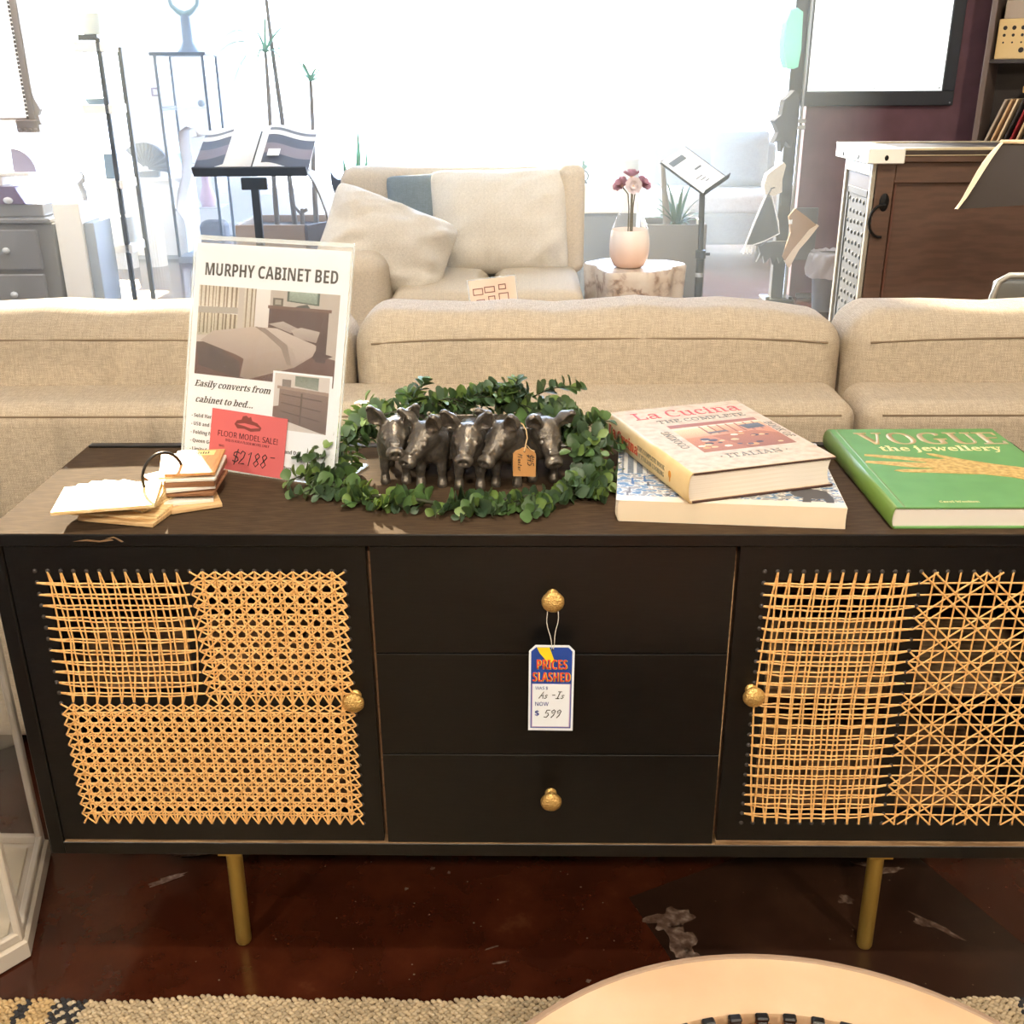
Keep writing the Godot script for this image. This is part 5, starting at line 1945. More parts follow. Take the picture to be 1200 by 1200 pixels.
func sofa_back() -> void:
	var t := thing("sofa", "pale beige sofa facing the viewer before the bright windows", "sofa")
	var s := Shape.new()
	s.soft(Vector3(-0.79, 0.34, -3.58), Vector3(0.32, 0.54, 0.86), 0.09, 4)
	obj("arm", s, M.linen_back, t)
	var belly := func(v: Vector3, h: Vector3) -> Vector3:
		if v.y > 0:
			v.y += 0.025 * (1 - pow(v.x / h.x, 4.0)) * (1 - pow(v.z / h.z, 4.0))
		return v
	for x in [[-0.63, -0.215], [-0.205, 0.205]]:
		s = Shape.new()
		s.soft(Vector3((x[0] + x[1]) / 2, 0.345, -3.6), Vector3(x[1] - x[0], 0.19, 0.82), 0.06, 5, belly)
		obj("seat_cushion", s, M.linen_back, t)
	s = Shape.new()
	s.block(Vector3(-0.62, 0.06, -4.12), Vector3(0.19, 0.255, -3.22), 0.015)
	obj("base", s, M.linen_back, t)
	s = Shape.new()
	s.soft(Vector3(-0.38, 0.48, -4.1), Vector3(1.14, 0.82, 0.2), 0.07, 5)
	obj("back", s, M.linen_back, t)
	s = Shape.new()
	s.soft(Vector3(0.165, 0.66, -3.93), Vector3(0.13, 0.5, 0.22), 0.05, 4)
	obj("back_bolster", s, M.linen_back, t)
	for p in [[-0.85, -3.3], [0.12, -3.3], [-0.85, -4.1], [0.12, -4.1]]:
		s = Shape.new()
		s.block(Vector3(p[0] - 0.025, 0, p[1] - 0.025), Vector3(p[0] + 0.025, 0.075, p[1] + 0.025), 0.004)
		obj("leg", s, M.black_metal, t)
	var crease := noise(0.018, 101, 3)
	s = Shape.new()
	s.pillow(0.66, 0.5, 0.24, at3(-0.17, 0.655, -3.82, Vector3(-14, 0, 1)), crease, 0.02)
	tag(obj("pillow", s, M.linen_pale), "large square white pillow against the middle of the beige sofa back", "pillow", "")
	s = Shape.new()
	s.pillow(0.58, 0.4, 0.3, at3(-0.655, 0.605, -3.44, Vector3(-22, 18, -24)), crease, 0.05)
	tag(obj("pillow", s, M.linen_pale), "creased white pillow slumped over the left arm of the beige sofa", "pillow", "")
	s = Shape.new()
	s.pillow(0.4, 0.44, 0.16, at3(-0.5, 0.66, -3.9, Vector3(-12, 6, 4)), crease, 0.012)
	tag(obj("pillow", s, M.grey_cloth), "shaded grey pillow wedged between the two white pillows", "pillow", "")
	# floor-plan print in an acrylic stand on a low table between the two sofas
	var ct := thing("coffee_table", "low dark coffee table hidden between the two sofas, carrying the floor plan", "table", Vector3(-0.12, 0, -2.4))
	s = Shape.new()
	s.block(Vector3(-0.35, 0.4, -0.25), Vector3(0.35, 0.44, 0.25), 0.006)
	obj("tabletop", s, wood(Color(0.36, 0.25, 0.18), Color(0.24, 0.16, 0.11), 102), ct)
	for x in [-0.31, 0.31]:
		for z in [-0.21, 0.21]:
			s = Shape.new()
			s.block(Vector3(x - 0.02, 0, z - 0.02), Vector3(x + 0.02, 0.4, z + 0.02), 0.004)
			obj("leg", s, M.black_metal, ct)
	var st := thing("plan_stand", "clear acrylic stand with a pink floor plan print in front of the beige sofa", "sign", Vector3(-0.14, 0.4402, -2.4), deg_to_rad(34))
	var lean := Basis(Vector3.RIGHT, deg_to_rad(-12))
	s = Shape.new()
	s.box(Vector3(0, 0.1, 0), Vector3(0.2, 0.205, 0.004), 0.001, Transform3D(lean, Vector3.ZERO))
	obj("acrylic_panel", s, M.acrylic_edge, st)
	s = Shape.new()
	s.box(Vector3(0, 0.002, -0.02), Vector3(0.15, 0.004, 0.08), 0.001)
	obj("foot", s, M.acrylic_edge, st)
	s = Shape.new()
	s.box(Vector3(0, 0.1, 0.003), Vector3(0.19, 0.196, 0.001), 0.0, Transform3D(lean, Vector3.ZERO))
	obj("printed_sheet", s, mat(Color(0.9, 0.8, 0.74), 0.7), st)
	s = Shape.new()
	for r in [[-0.05, 0.14, 0.03, 0.018], [-0.012, 0.143, 0.032, 0.016], [0.03, 0.147, 0.022, 0.014], [-0.045, 0.1, 0.024, 0.03], [-0.008, 0.11, 0.02, 0.024], [0.032, 0.112, 0.03, 0.03], [-0.05, 0.062, 0.03, 0.026], [0.0, 0.068, 0.03, 0.03], [0.04, 0.07, 0.018, 0.03], [-0.03, 0.03, 0.04, 0.022], [0.028, 0.032, 0.04, 0.024]]:
		for e in [[0, 0.5, 1, 0], [0, -0.5, 1, 0], [0.5, 0, 0, 1], [-0.5, 0, 0, 1]]:
			s.box(Vector3((r[0] + e[0] * r[2]) * 1.25, (r[1] + e[1] * r[3]) * 1.13, 0.004), Vector3(0.0032 + e[2] * r[2] * 1.25, 0.0032 + e[3] * r[3] * 1.13, 0.0008), 0.0, Transform3D(lean, Vector3.ZERO))
	obj("plan_lines", s, mat(Color(0.5, 0.36, 0.33), 0.7), st)


func stump_and_vase() -> void:
	var marble := with_map(mat(Color(1, 1, 1), 0.35), noise_tex(veins(), [[0.0, Color(0.8, 0.78, 0.75)], [0.62, Color(0.76, 0.72, 0.68)], [0.8, Color(0.6, 0.52, 0.47)], [0.9, Color(0.4, 0.35, 0.33)], [1.0, Color(0.72, 0.6, 0.46)]], 512), Vector3(2.2, 2.2, 2.2))
	var s := Shape.new()
	s.smooth()
	var n := 72
	var rad := func(a: float, y: float): return (0.205 + 0.022 * sin(3 * a + 0.9) + 0.013 * sin(5 * a) + 0.008 * sin(9 * a + 1)) * (0.86 + 0.14 * y / 0.52 + 0.05 * pow(1 - y / 0.52, 3))
	var rows := [0.0, 0.02, 0.12, 0.25, 0.38, 0.48, 0.512, 0.52]
	for i in rows.size() - 1:
		for k in n:
			var v := []
			for e in [[k, i], [k + 1, i], [k + 1, i + 1], [k, i + 1]]:
				var a: float = TAU * (e[0] % n) / n
				var r: float = rad.call(a, rows[e[1]]) - (0.008 if e[1] == rows.size() - 1 else 0.0)
				v.append(Vector3(cos(a) * r, rows[e[1]], -sin(a) * r))
			s.quad(v[0], v[1], v[2], v[3])
	s.smooth()
	for k in n:
		var v := []
		for e in [k, k + 1]:
			var a: float = TAU * (e % n) / n
			var r: float = rad.call(a, 0.52) - 0.008
			v.append(Vector3(cos(a) * r, 0.52, -sin(a) * r))
		s.tri(Vector3(0, 0.52, 0), v[0], v[1])
	var o := obj("stump_table", s, marble)
	o.position = Vector3(0.425, 0, -3.42)
	tag(o, "veined marble stump side table with lobed outline carrying the glass vase", "side table")
	# vase
	var v := thing("vase", "pear shaped clear and peach glass vase on the marble stump table", "vase", Vector3(0.4, 0.5205, -3.36))
	s = Shape.new()
	s.smooth()
	var prof := [Vector2(0.0, 0.0), Vector2(0.05, 0.0), Vector2(0.066, 0.008), Vector2(0.076, 0.028), Vector2(0.083, 0.05), Vector2(0.0862, 0.075), Vector2(0.0865, 0.095), Vector2(0.085, 0.12), Vector2(0.0815, 0.142), Vector2(0.077, 0.16)]
	for i in prof.size() - 1:
		for j in 40:
			var quad := []
			for e in [[j, i], [j, i + 1], [j + 1, i + 1], [j + 1, i]]:
				var p: Vector2 = prof[e[1]]
				var a: float = TAU * (e[0] % 40) / 40
				quad.append([Vector3(cos(a) * p.x, p.y, sin(a) * p.x), Color(0.72, 0.5, 0.4).lerp(Color(0.8, 0.76, 0.74), smoothstep(0.02, 0.15, p.y))])
			for q in [0, 2, 1, 0, 3, 2]:
				s.st.set_color(quad[q][1])
				s.st.add_vertex(quad[q][0])
	var tinted := mat(Color.WHITE, 0.2)
	tinted.vertex_color_use_as_albedo = true
	obj("peach_body", s, tinted, v)
	s = Shape.new()
	s.lathe([Vector2(0.077, 0.16), Vector2(0.06, 0.205), Vector2(0.038, 0.245), Vector2(0.0255, 0.275), Vector2(0.024, 0.3), Vector2(0.027, 0.308)], 36)
	obj("clear_neck", s, M.glass, v)
	# flowers
	rng.seed = 103
	var petal := Shape.new()
	petal.smooth()
	var rws := []
	for i in 4:
		var u := i / 3.0
		var half: float = [0.003, 0.011, 0.013, 0.006][i]
		rws.append([Vector3(-half, 0.032 * u, 0.006 * u + 0.004), Vector3(0, 0.032 * u, 0.004 * u), Vector3(half, 0.032 * u, 0.006 * u + 0.004)])
	for i in 3:
		for k in 2:
			petal.quad(rws[i][k], rws[i][k + 1], rws[i + 1][k + 1], rws[i + 1][k])
	var pm := petal.done()
	var which := ["uppermost pink daisy-like flower in the peach glass vase", "left pink flower in the peach glass vase, beside the white-centred one", "right pink flower in the peach glass vase", "middle pale pink flower with a white centre in the peach glass vase"]
	var places := [Vector3(0.0, 0.37, -0.01), Vector3(-0.038, 0.335, 0.01), Vector3(0.04, 0.338, 0.008), Vector3(0.004, 0.338, 0.035)]
	var turns := [Vector3(-10, 0, 0), Vector3(50, -30, 15), Vector3(50, 30, -15), Vector3(75, 0, 0)]
	for k in 4:
		var f := thing("flower", which[k], "flower", v.position + places[k])
		var m := mat([Color(0.64, 0.5, 0.57), Color(0.67, 0.52, 0.58), Color(0.65, 0.5, 0.57), Color(0.88, 0.85, 0.87)][k], 0.7)
		m.backlight_enabled = true
		m.backlight = Color(0.3, 0.24, 0.27)
		var b := Basis.from_euler(turns[k] * PI / 180.0)
		for ring in 2:
			for n2 in 10:
				var pe := obj("petal", pm, m, f)
				pe.transform = Transform3D(b * Basis(Vector3.UP, TAU * (n2 + ring * 0.5) / 10) * Basis(Vector3.RIGHT, -deg_to_rad(68 - ring * 25)), b * Vector3(0, 0.004 * ring, 0)).scaled_local(Vector3.ONE * (1.3 - ring * 0.3))
		s = Shape.new()
		s.ball(Vector3.ZERO, Vector3(0.008, 0.006, 0.008), 10, Transform3D(b, b * Vector3(0, 0.006, 0)))
		obj("flower_centre", s, mat(Color(0.85, 0.75, 0.6), 0.8), f)
		s = Shape.new()
		var foot: Vector3 = Vector3([0.006, -0.008, 0.01, 0.0][k], 0.14, [0.0, 0.004, -0.004, 0.006][k]) - places[k]
		s.tube([Vector3(0, -0.002, 0), Vector3(foot.x * 0.8, -0.03, foot.z * 0.8) + Vector3(0, 0, 0), Vector3(foot.x, -0.09, foot.z), foot], 0.0028, 6)
		obj("stem", s, mat(Color(0.3, 0.28, 0.22), 0.7), f)


func veins() -> FastNoiseLite:
	var n := noise(0.006, 104, 4)
	n.fractal_type = FastNoiseLite.FRACTAL_RIDGED
	n.domain_warp_enabled = true
	n.domain_warp_amplitude = 45.0
	n.domain_warp_frequency = 0.012
	return n


func blade(s: Shape, from: Vector3, to: Vector3, droop: float, w: float) -> void:
	var pts := []
	var side := (to - from).cross(Vector3.UP).normalized()
	if side.length() < 0.5:
		side = Vector3.RIGHT
	s.smooth()
	var rows := []
	for i in 8:
		var u := i / 7.0
		var p := from.lerp(to, u) + Vector3(0, droop * 4 * u * (1 - u), 0)
		var half := w / 2 * (1.0 - pow(u, 1.8)) + 0.0008
		rows.append([p - side * half, p - Vector3(0, half * 0.4, 0), p + side * half])
	for i in 7:
		for k in 2:
			s.quad(rows[i][k], rows[i][k + 1], rows[i + 1][k + 1], rows[i + 1][k])
	s.smooth()
	for i in 7:
		for k in 2:
			var d := Vector3(0, -0.0012, 0)
			s.quad(rows[i][k + 1] + d, rows[i][k] + d, rows[i + 1][k] + d, rows[i + 1][k + 1] + d)
	s.flat()


func middle_right() -> void:
	# tall planter with agaves
	var t := thing("tall_planter", "tall grey square planter with spiky plants beside the marble stump", "planter", Vector3(0.765, 0, -4.75))
	var grey := mat(Color(0.46, 0.46, 0.46), 0.7)
	var s := Shape.new()
	var h := 0.545
	for e in [[-0.165, -0.15, 0.165, -0.165], [-0.165, 0.15, 0.165, 0.165]]:
		s.block(Vector3(e[0], 0, e[1]), Vector3(e[2], h, e[3]), 0.004)
	for x in [-0.165, 0.15]:
		s.block(Vector3(x, 0, -0.15), Vector3(x + 0.015, h, 0.15), 0.004)
	obj("box", s, grey, t)
	s = Shape.new()
	s.block(Vector3(-0.15, 0.44, -0.15), Vector3(0.15, 0.505, 0.15), 0.006)
	obj("soil", s, mat(Color(0.12, 0.09, 0.07), 0.95), t)
	var leafm := mat(Color(0.2, 0.36, 0.3), 0.5)
	leafm.backlight_enabled = true
	leafm.backlight = Color(0.25, 0.4, 0.3)
	var pl := thing("spiky_plant", "spiky green plant growing out of the tall grey planter", "plant", Vector3(0.765, 0.505, -4.72))
	rng.seed = 105
	for k in 22:
		var a := TAU * k / 22.0 + rng.randf_range(-.2, .2)
		s = Shape.new()
		var long := rng.randf_range(0.11, 0.2)
		blade(s, Vector3(0.02, 0, 0), Vector3(0.02 + cos(a) * long, rng.randf_range(0.02, 0.26), sin(a) * long * 0.8), 0.035, 0.022)
		obj("leaf", s, leafm, pl)
	var trunk := thing("plant_stalk", "thick pale bare stalk rising from the tall grey planter", "plant", Vector3(0.735, 0.5, -4.72))
	s = Shape.new()
	s.tube([Vector3(0, 0, 0), Vector3(-0.012, 0.1, 0), Vector3(-0.03, 0.22, 0), Vector3(-0.045, 0.37, 0)], [0.024, 0.02, 0.015, 0.011], 12)
	obj("stalk", s, mat(Color(0.5, 0.48, 0.45), 0.7), trunk)
	# music stand with a printed sheet
	var ms := thing("music_stand", "black music stand with tilted desk beside the tall grey planter", "music stand", Vector3(0.885, 0, -4.47))
	s = Shape.new()
	s.tube([Vector3(0, 0.06, 0), Vector3(0, 0.42, 0)], 0.021, 14)
	s.tube([Vector3(0, 0.4, 0), Vector3(-0.012, 0.76, 0)], 0.0155, 14)
	obj("pole", s, M.black_metal, ms)
	s = Shape.new()
	s.lathe([Vector2(0.016, 0.38), Vector2(0.028, 0.385), Vector2(0.028, 0.425), Vector2(0.016, 0.43)], 16)
	s.tube([Vector3(0.02, 0.405, 0), Vector3(0.05, 0.405, 0)], 0.008, 8)
	obj("clamp", s, M.black_metal, ms)
	s = Shape.new()
	s.lathe([Vector2(0.0212, 0.285), Vector2(0.0225, 0.288), Vector2(0.0225, 0.305), Vector2(0.0212, 0.308)], 16)
	obj("steel_collar", s, M.steel, ms)
	for k in 3:
		var a := deg_to_rad(95 + 120 * k)
		s = Shape.new()
		s.tube([Vector3(0, 0.085, 0), Vector3(sin(a) * 0.1, 0.05, cos(a) * 0.1), Vector3(sin(a) * 0.21, 0.008, cos(a) * 0.21)], 0.012, 8)
		obj("leg", s, M.black_metal, ms)
	var desk := Transform3D(Basis.from_euler(Vector3(deg_to_rad(-52), deg_to_rad(12), deg_to_rad(36)), EULER_ORDER_YXZ), Vector3(-0.06, 0.835, 0.01))
	s = Shape.new()
	s.box(Vector3(0, 0, -0.004), Vector3(0.21, 0.3, 0.004), 0.001, desk)
	s.box(Vector3(0, -0.15, 0.014), Vector3(0.21, 0.005, 0.036), 0.001, desk)
	obj("desk", s, M.black_metal, ms)
	var sh := thing("info_sheet", "white printed sheet on the black music stand", "sheet")
	sh.transform = Transform3D(Basis(), ms.position) * desk
	s = Shape.new()
	s.box(Vector3(0, 0.005, 0.0005), Vector3(0.19, 0.285, 0.001), 0.0)
	obj("paper_page", s, M.paper, sh)
	s = Shape.new()
	s.box(Vector3(-0.02, 0.1, 0.0013), Vector3(0.11, 0.035, 0.0006))
	s.box(Vector3(0.03, 0.0, 0.0013), Vector3(0.05, 0.012, 0.0006))
	for k in 3:
		s.box(Vector3(-0.02 + 0.01 * k, -0.05 - k * 0.02, 0.0013), Vector3(0.05 - 0.01 * k, 0.005, 0.0006))
	obj("printed_block", s, mat(Color(0.35, 0.38, 0.42), 0.7), sh)
	# white console with grey doors, a small clock on it
	var c := thing("console", "white topped grey console between the beige sofa and the tall planter", "console", Vector3(0.41, 0, -5.4))
	s = Shape.new()
	s.block(Vector3(-0.17, 0.535, -0.2), Vector3(0.22, 0.7, 0.2), 0.006)
	obj("white_top", s, M.white_paint, c)
	s = Shape.new()
	s.block(Vector3(-0.15, 0.0, -0.18), Vector3(0.2, 0.535, 0.17), 0.004)
	obj("body", s, mat(Color(0.42, 0.45, 0.47), 0.6), c)
	s = Shape.new()
	s.block(Vector3(-0.13, 0.04, 0.17), Vector3(0.085, 0.515, 0.178), 0.003)
	obj("door", s, mat(Color(0.48, 0.51, 0.53), 0.6), c)
	var ck := thing("figurine", "small grey figurine clock on the white console", "figurine", Vector3(0.29, 0.7, -5.28))
	s = Shape.new()
	s.tube(ringpts(Vector3(0, 0.042, 0), 0.03, 20), 0.008, 8, true)
	s.block(Vector3(-0.03, 0, -0.015), Vector3(0.03, 0.01, 0.015), 0.003)
	obj("ring_body", s, mat(Color(0.45, 0.5, 0.52), 0.5), ck)
	s = Shape.new()
	s.ball(Vector3(0.004, 0.095, 0), Vector3(0.022, 0.018, 0.014), 10)
	s.ball(Vector3(0.0, 0.122, 0), Vector3(0.01, 0.014, 0.009), 10)
	obj("perched_bird", s, mat(Color(0.4, 0.58, 0.55), 0.5), ck)
	s = Shape.new()
	s.lathe([Vector2(0.0, 0.0), Vector2(0.05, 0.0), Vector2(0.06, 0.02), Vector2(0.062, 0.13), Vector2(0.058, 0.14), Vector2(0.0, 0.14)], 24)
	var pot := obj("pot", s, mat(Color(0.72, 0.76, 0.78), 0.5))
	pot.position = Vector3(0.565, 0.7, -5.3)
	tag(pot, "pale grey round pot on the right of the white console behind the flowers", "pot")
	# blue grey chaise at the far window
	t = thing("chaise", "blue grey chaise longue by the far window", "chaise", Vector3(1.45, 0, -7.35))
	s = Shape.new()
	s.soft(Vector3(0.0, 0.4, 0.0), Vector3(1.0, 0.16, 0.75), 0.05, 4)
	obj("seat_cushion", s, with_map(mat(Color(0.72, 0.76, 0.78), 0.9), M.linen.albedo_texture, Vector3(2, 2, 2)), t)
	s = Shape.new()
	s.soft(Vector3(0.0, 0.21, 0.0), Vector3(0.98, 0.24, 0.72), 0.03, 3)
	obj("base", s, M.grey_cloth, t)
	s = Shape.new()
	s.soft(Vector3(0.0, 0.56, -0.34), Vector3(1.0, 0.5, 0.17), 0.06, 4)
	obj("back", s, M.grey_cloth, t)
	for x in [-0.42, 0.42]:
		s = Shape.new()
		s.block(Vector3(x - 0.03, 0.0, 0.25), Vector3(x + 0.03, 0.1, 0.31), 0.004)
		s.block(Vector3(x - 0.03, 0.0, -0.31), Vector3(x + 0.03, 0.1, -0.25), 0.004)
		obj("leg", s, M.black_metal, t)
	s = Shape.new()
	s.pillow(0.46, 0.44, 0.16, at3(1.62, 0.69, -7.45, Vector3(-16, -8, 0)), noise(0.02, 106, 3), 0.012)
	tag(obj("pillow", s, M.grey_cloth), "square blue grey pillow on the chaise by the far window", "pillow")


func ringpts(c: Vector3, r: float, n: int) -> Array:
	var pts := []
	for k in n:
		pts.append(c + Vector3(cos(TAU * k / n), sin(TAU * k / n), 0) * r)
	return pts


# cloth that hangs: an outline with a little thickness and soft folds
func cloth(called: String, label: String, category: String, at: Vector3, turn: float, outline: PackedVector2Array, thick: float, m: Material) -> Node3D:
	var t := thing(called, label, category, at, turn)
	var s := Shape.new()
	s.prism(outline, thick, Transform3D(), minf(thick * 0.35, 0.006))
	obj("cloth", s, m, t)
	return t


func post_and_bags() -> void:
	var t := thing("column", "black steel column with a bolted base plate hung with bags", "column", Vector3(1.5, 0, -5.29))
	var s := Shape.new()
	s.block(Vector3(-0.09, 0, -0.08), Vector3(0.09, 0.02, 0.1), 0.003)
	obj("base_plate", s, M.black_metal, t)
	s = Shape.new()
	s.block(Vector3(-0.042, 0.02, -0.04), Vector3(0.032, 5.2, 0.04), 0.004)
	obj("shaft", s, M.black_metal, t)
	s = Shape.new()
	s.tube([Vector3(0.046, 0.02, 0.025), Vector3(0.046, 5.2, 0.025)], 0.0095, 10)
	obj("conduit", s, M.steel, t)
	for p in [[-0.07, 0.08], [0.07, 0.08]]:
		s = Shape.new()
		s.lathe([Vector2(0.0, 0.02), Vector2(0.012, 0.02), Vector2(0.012, 0.034), Vector2(0.0, 0.038)], 6, at3(p[0], 0, p[1]))
		obj("bolt", s, M.black_metal, t)
	var z := -5.15
	var felt := mat(Color(0.2, 0.21, 0.23), 0.95)
	var green := mat(Color(0.55, 0.75, 0.7), 0.7)
	green.backlight_enabled = true
	green.backlight = Color(0.55, 0.75, 0.7)
	var nb := cloth("net_bag", "translucent green bag hanging high on the left of the black column", "bag", Vector3(1.44, 1.32, z), 0.4, poly([0, 0, -.05, 0.005, -.075, .06, -.085, .15, -.075, .24, -.05, .3, -.01, .31, .03, .29, .04, .1, .03, .01]), 0.05, green)
	s = Shape.new()
	s.tube([Vector3(-0.01, 0.3, 0), Vector3(0.0, 0.36, -0.05), Vector3(0.035, 0.37, -0.1)], 0.004, 6)
	obj("cord", s, green, nb)
	cloth("scarf", "dark ragged scarf bunched at the left of the black column, above the pouch", "scarf", Vector3(1.43, 0.88, z), 0.3, poly([.04, .02, .0, 0.06, -.02, .0, -.035, .07, -.075, .05, -.05, .11, -.085, .17, -.04, .2, -.03, .28, .0, .3, .03, .33, .06, .31, .07, .15]), 0.05, felt)
	cloth("cloth_cap", "cream cloth cap hanging from the black column above the dark pouch", "cap", Vector3(1.385, 0.64, z + 0.03), 0.2, poly([0, 0, -.05, .01, -.065, .06, -.05, .12, -.01, .15, .045, .185, .06, .17, .045, .09, .05, .02]), 0.045, M.linen_pale)
	var b := cloth("pouch", "dark grey triangular pouch with white piping and tassels on the black column", "bag", Vector3(1.35, 0.34, z + 0.07), 0.15, poly([-.115, .03, -.02, .02, .085, .09, .07, .15, .03, .27, .01, .31, -.02, .3, -.07, .16]), 0.03, felt)
	s = Shape.new()
	s.tube([Vector3(-.115, .03, 0.016), Vector3(-.07, .16, 0.016), Vector3(-.015, .305, 0.016)], 0.005, 6)
	s.tube([Vector3(-.09, .022, 0.016), Vector3(.0, .05, 0.016), Vector3(.085, .09, 0.016), Vector3(.07, .16, 0.016), Vector3(.02, .305, 0.016)], 0.004, 6)
	obj("piping", s, M.paper, b)
	s = Shape.new()
	for k in 6:
		s.tube([Vector3(-.11 + k * .008, .03, 0.01), Vector3(-.135 + k * .012, -.015 - 0.01 * (k % 2), 0.01)], 0.005, 5)
	obj("tassel", s, M.paper, b)
	s = Shape.new()
	s.tube([Vector3(0.0, .3, 0), Vector3(.02, .345, 0), Vector3(.07, .35, -.03), Vector3(.1, .32, -.05), Vector3(.105, .24, -.05)], 0.004, 6)
	obj("strap", s, felt, b)
	b = cloth("stocking", "tan felt stocking with pale cuff hanging beside the dark pouch", "stocking", Vector3(1.505, 0.24, z + 0.09), 0.1, poly([0, 0, -.045, .06, -.03, .12, -.01, .2, -.03, .29, .005, .335, .08, .285, .14, .24, .1, .18, .05, .12]), 0.018, mat(Color(0.6, 0.48, 0.36), 0.95))
	s = Shape.new()
	s.prism(poly([0, -.005, -.03, .035, .01, .1, .05, .15, .1, .215, .145, .243, .155, .235, .1, .16, .05, .1]), 0.022, Transform3D(), 0.004)
	obj("cuff", s, mat(Color(0.86, 0.8, 0.72), 0.95), b)
	s = Shape.new()
	s.box(Vector3(-.018, .26, 0.012), Vector3(0.02, 0.025, 0.002), 0.0, at3(0, 0, 0, Vector3(0, 0, 0)))
	obj("care_tag", s, M.paper, b)
	cloth("fringe_scarf", "dark fringed scarf end hanging below the triangular pouch", "scarf", Vector3(1.4, 0.26, z + 0.03), 0.1, poly([-.08, .0, -.06, .05, -.085, .11, .0, .12, .1, .12, .09, .03, .06, -.01, .045, .03, .02, -.02, .0, .03, -.03, -.01, -.045, .04]), 0.02, felt)
	s = Shape.new()
	s.box(Vector3.ZERO, Vector3(0.13, 0.3, 0.012), 0.002)
	var o := obj("card_board", s, mat(Color(0.3, 0.3, 0.32), 0.8))
	o.position = Vector3(1.6, 0.42, z + 0.02)
	tag(o, "dark grey rectangular board hanging behind the tan stocking", "board")
	s = Shape.new()
	s.block(Vector3(-0.03, 0, -0.01), Vector3(0.03, 0.022, 0.01), 0.001)
	s.block(Vector3(-0.03, 0.035, -0.01), Vector3(0.03, 0.057, 0.01), 0.001)
	o = obj("clip", s, M.steel)
	o.position = Vector3(1.52, 1.0, z - 0.02)
	tag(o, "pale metal clip on the black column above the burgundy wall edge", "clip")


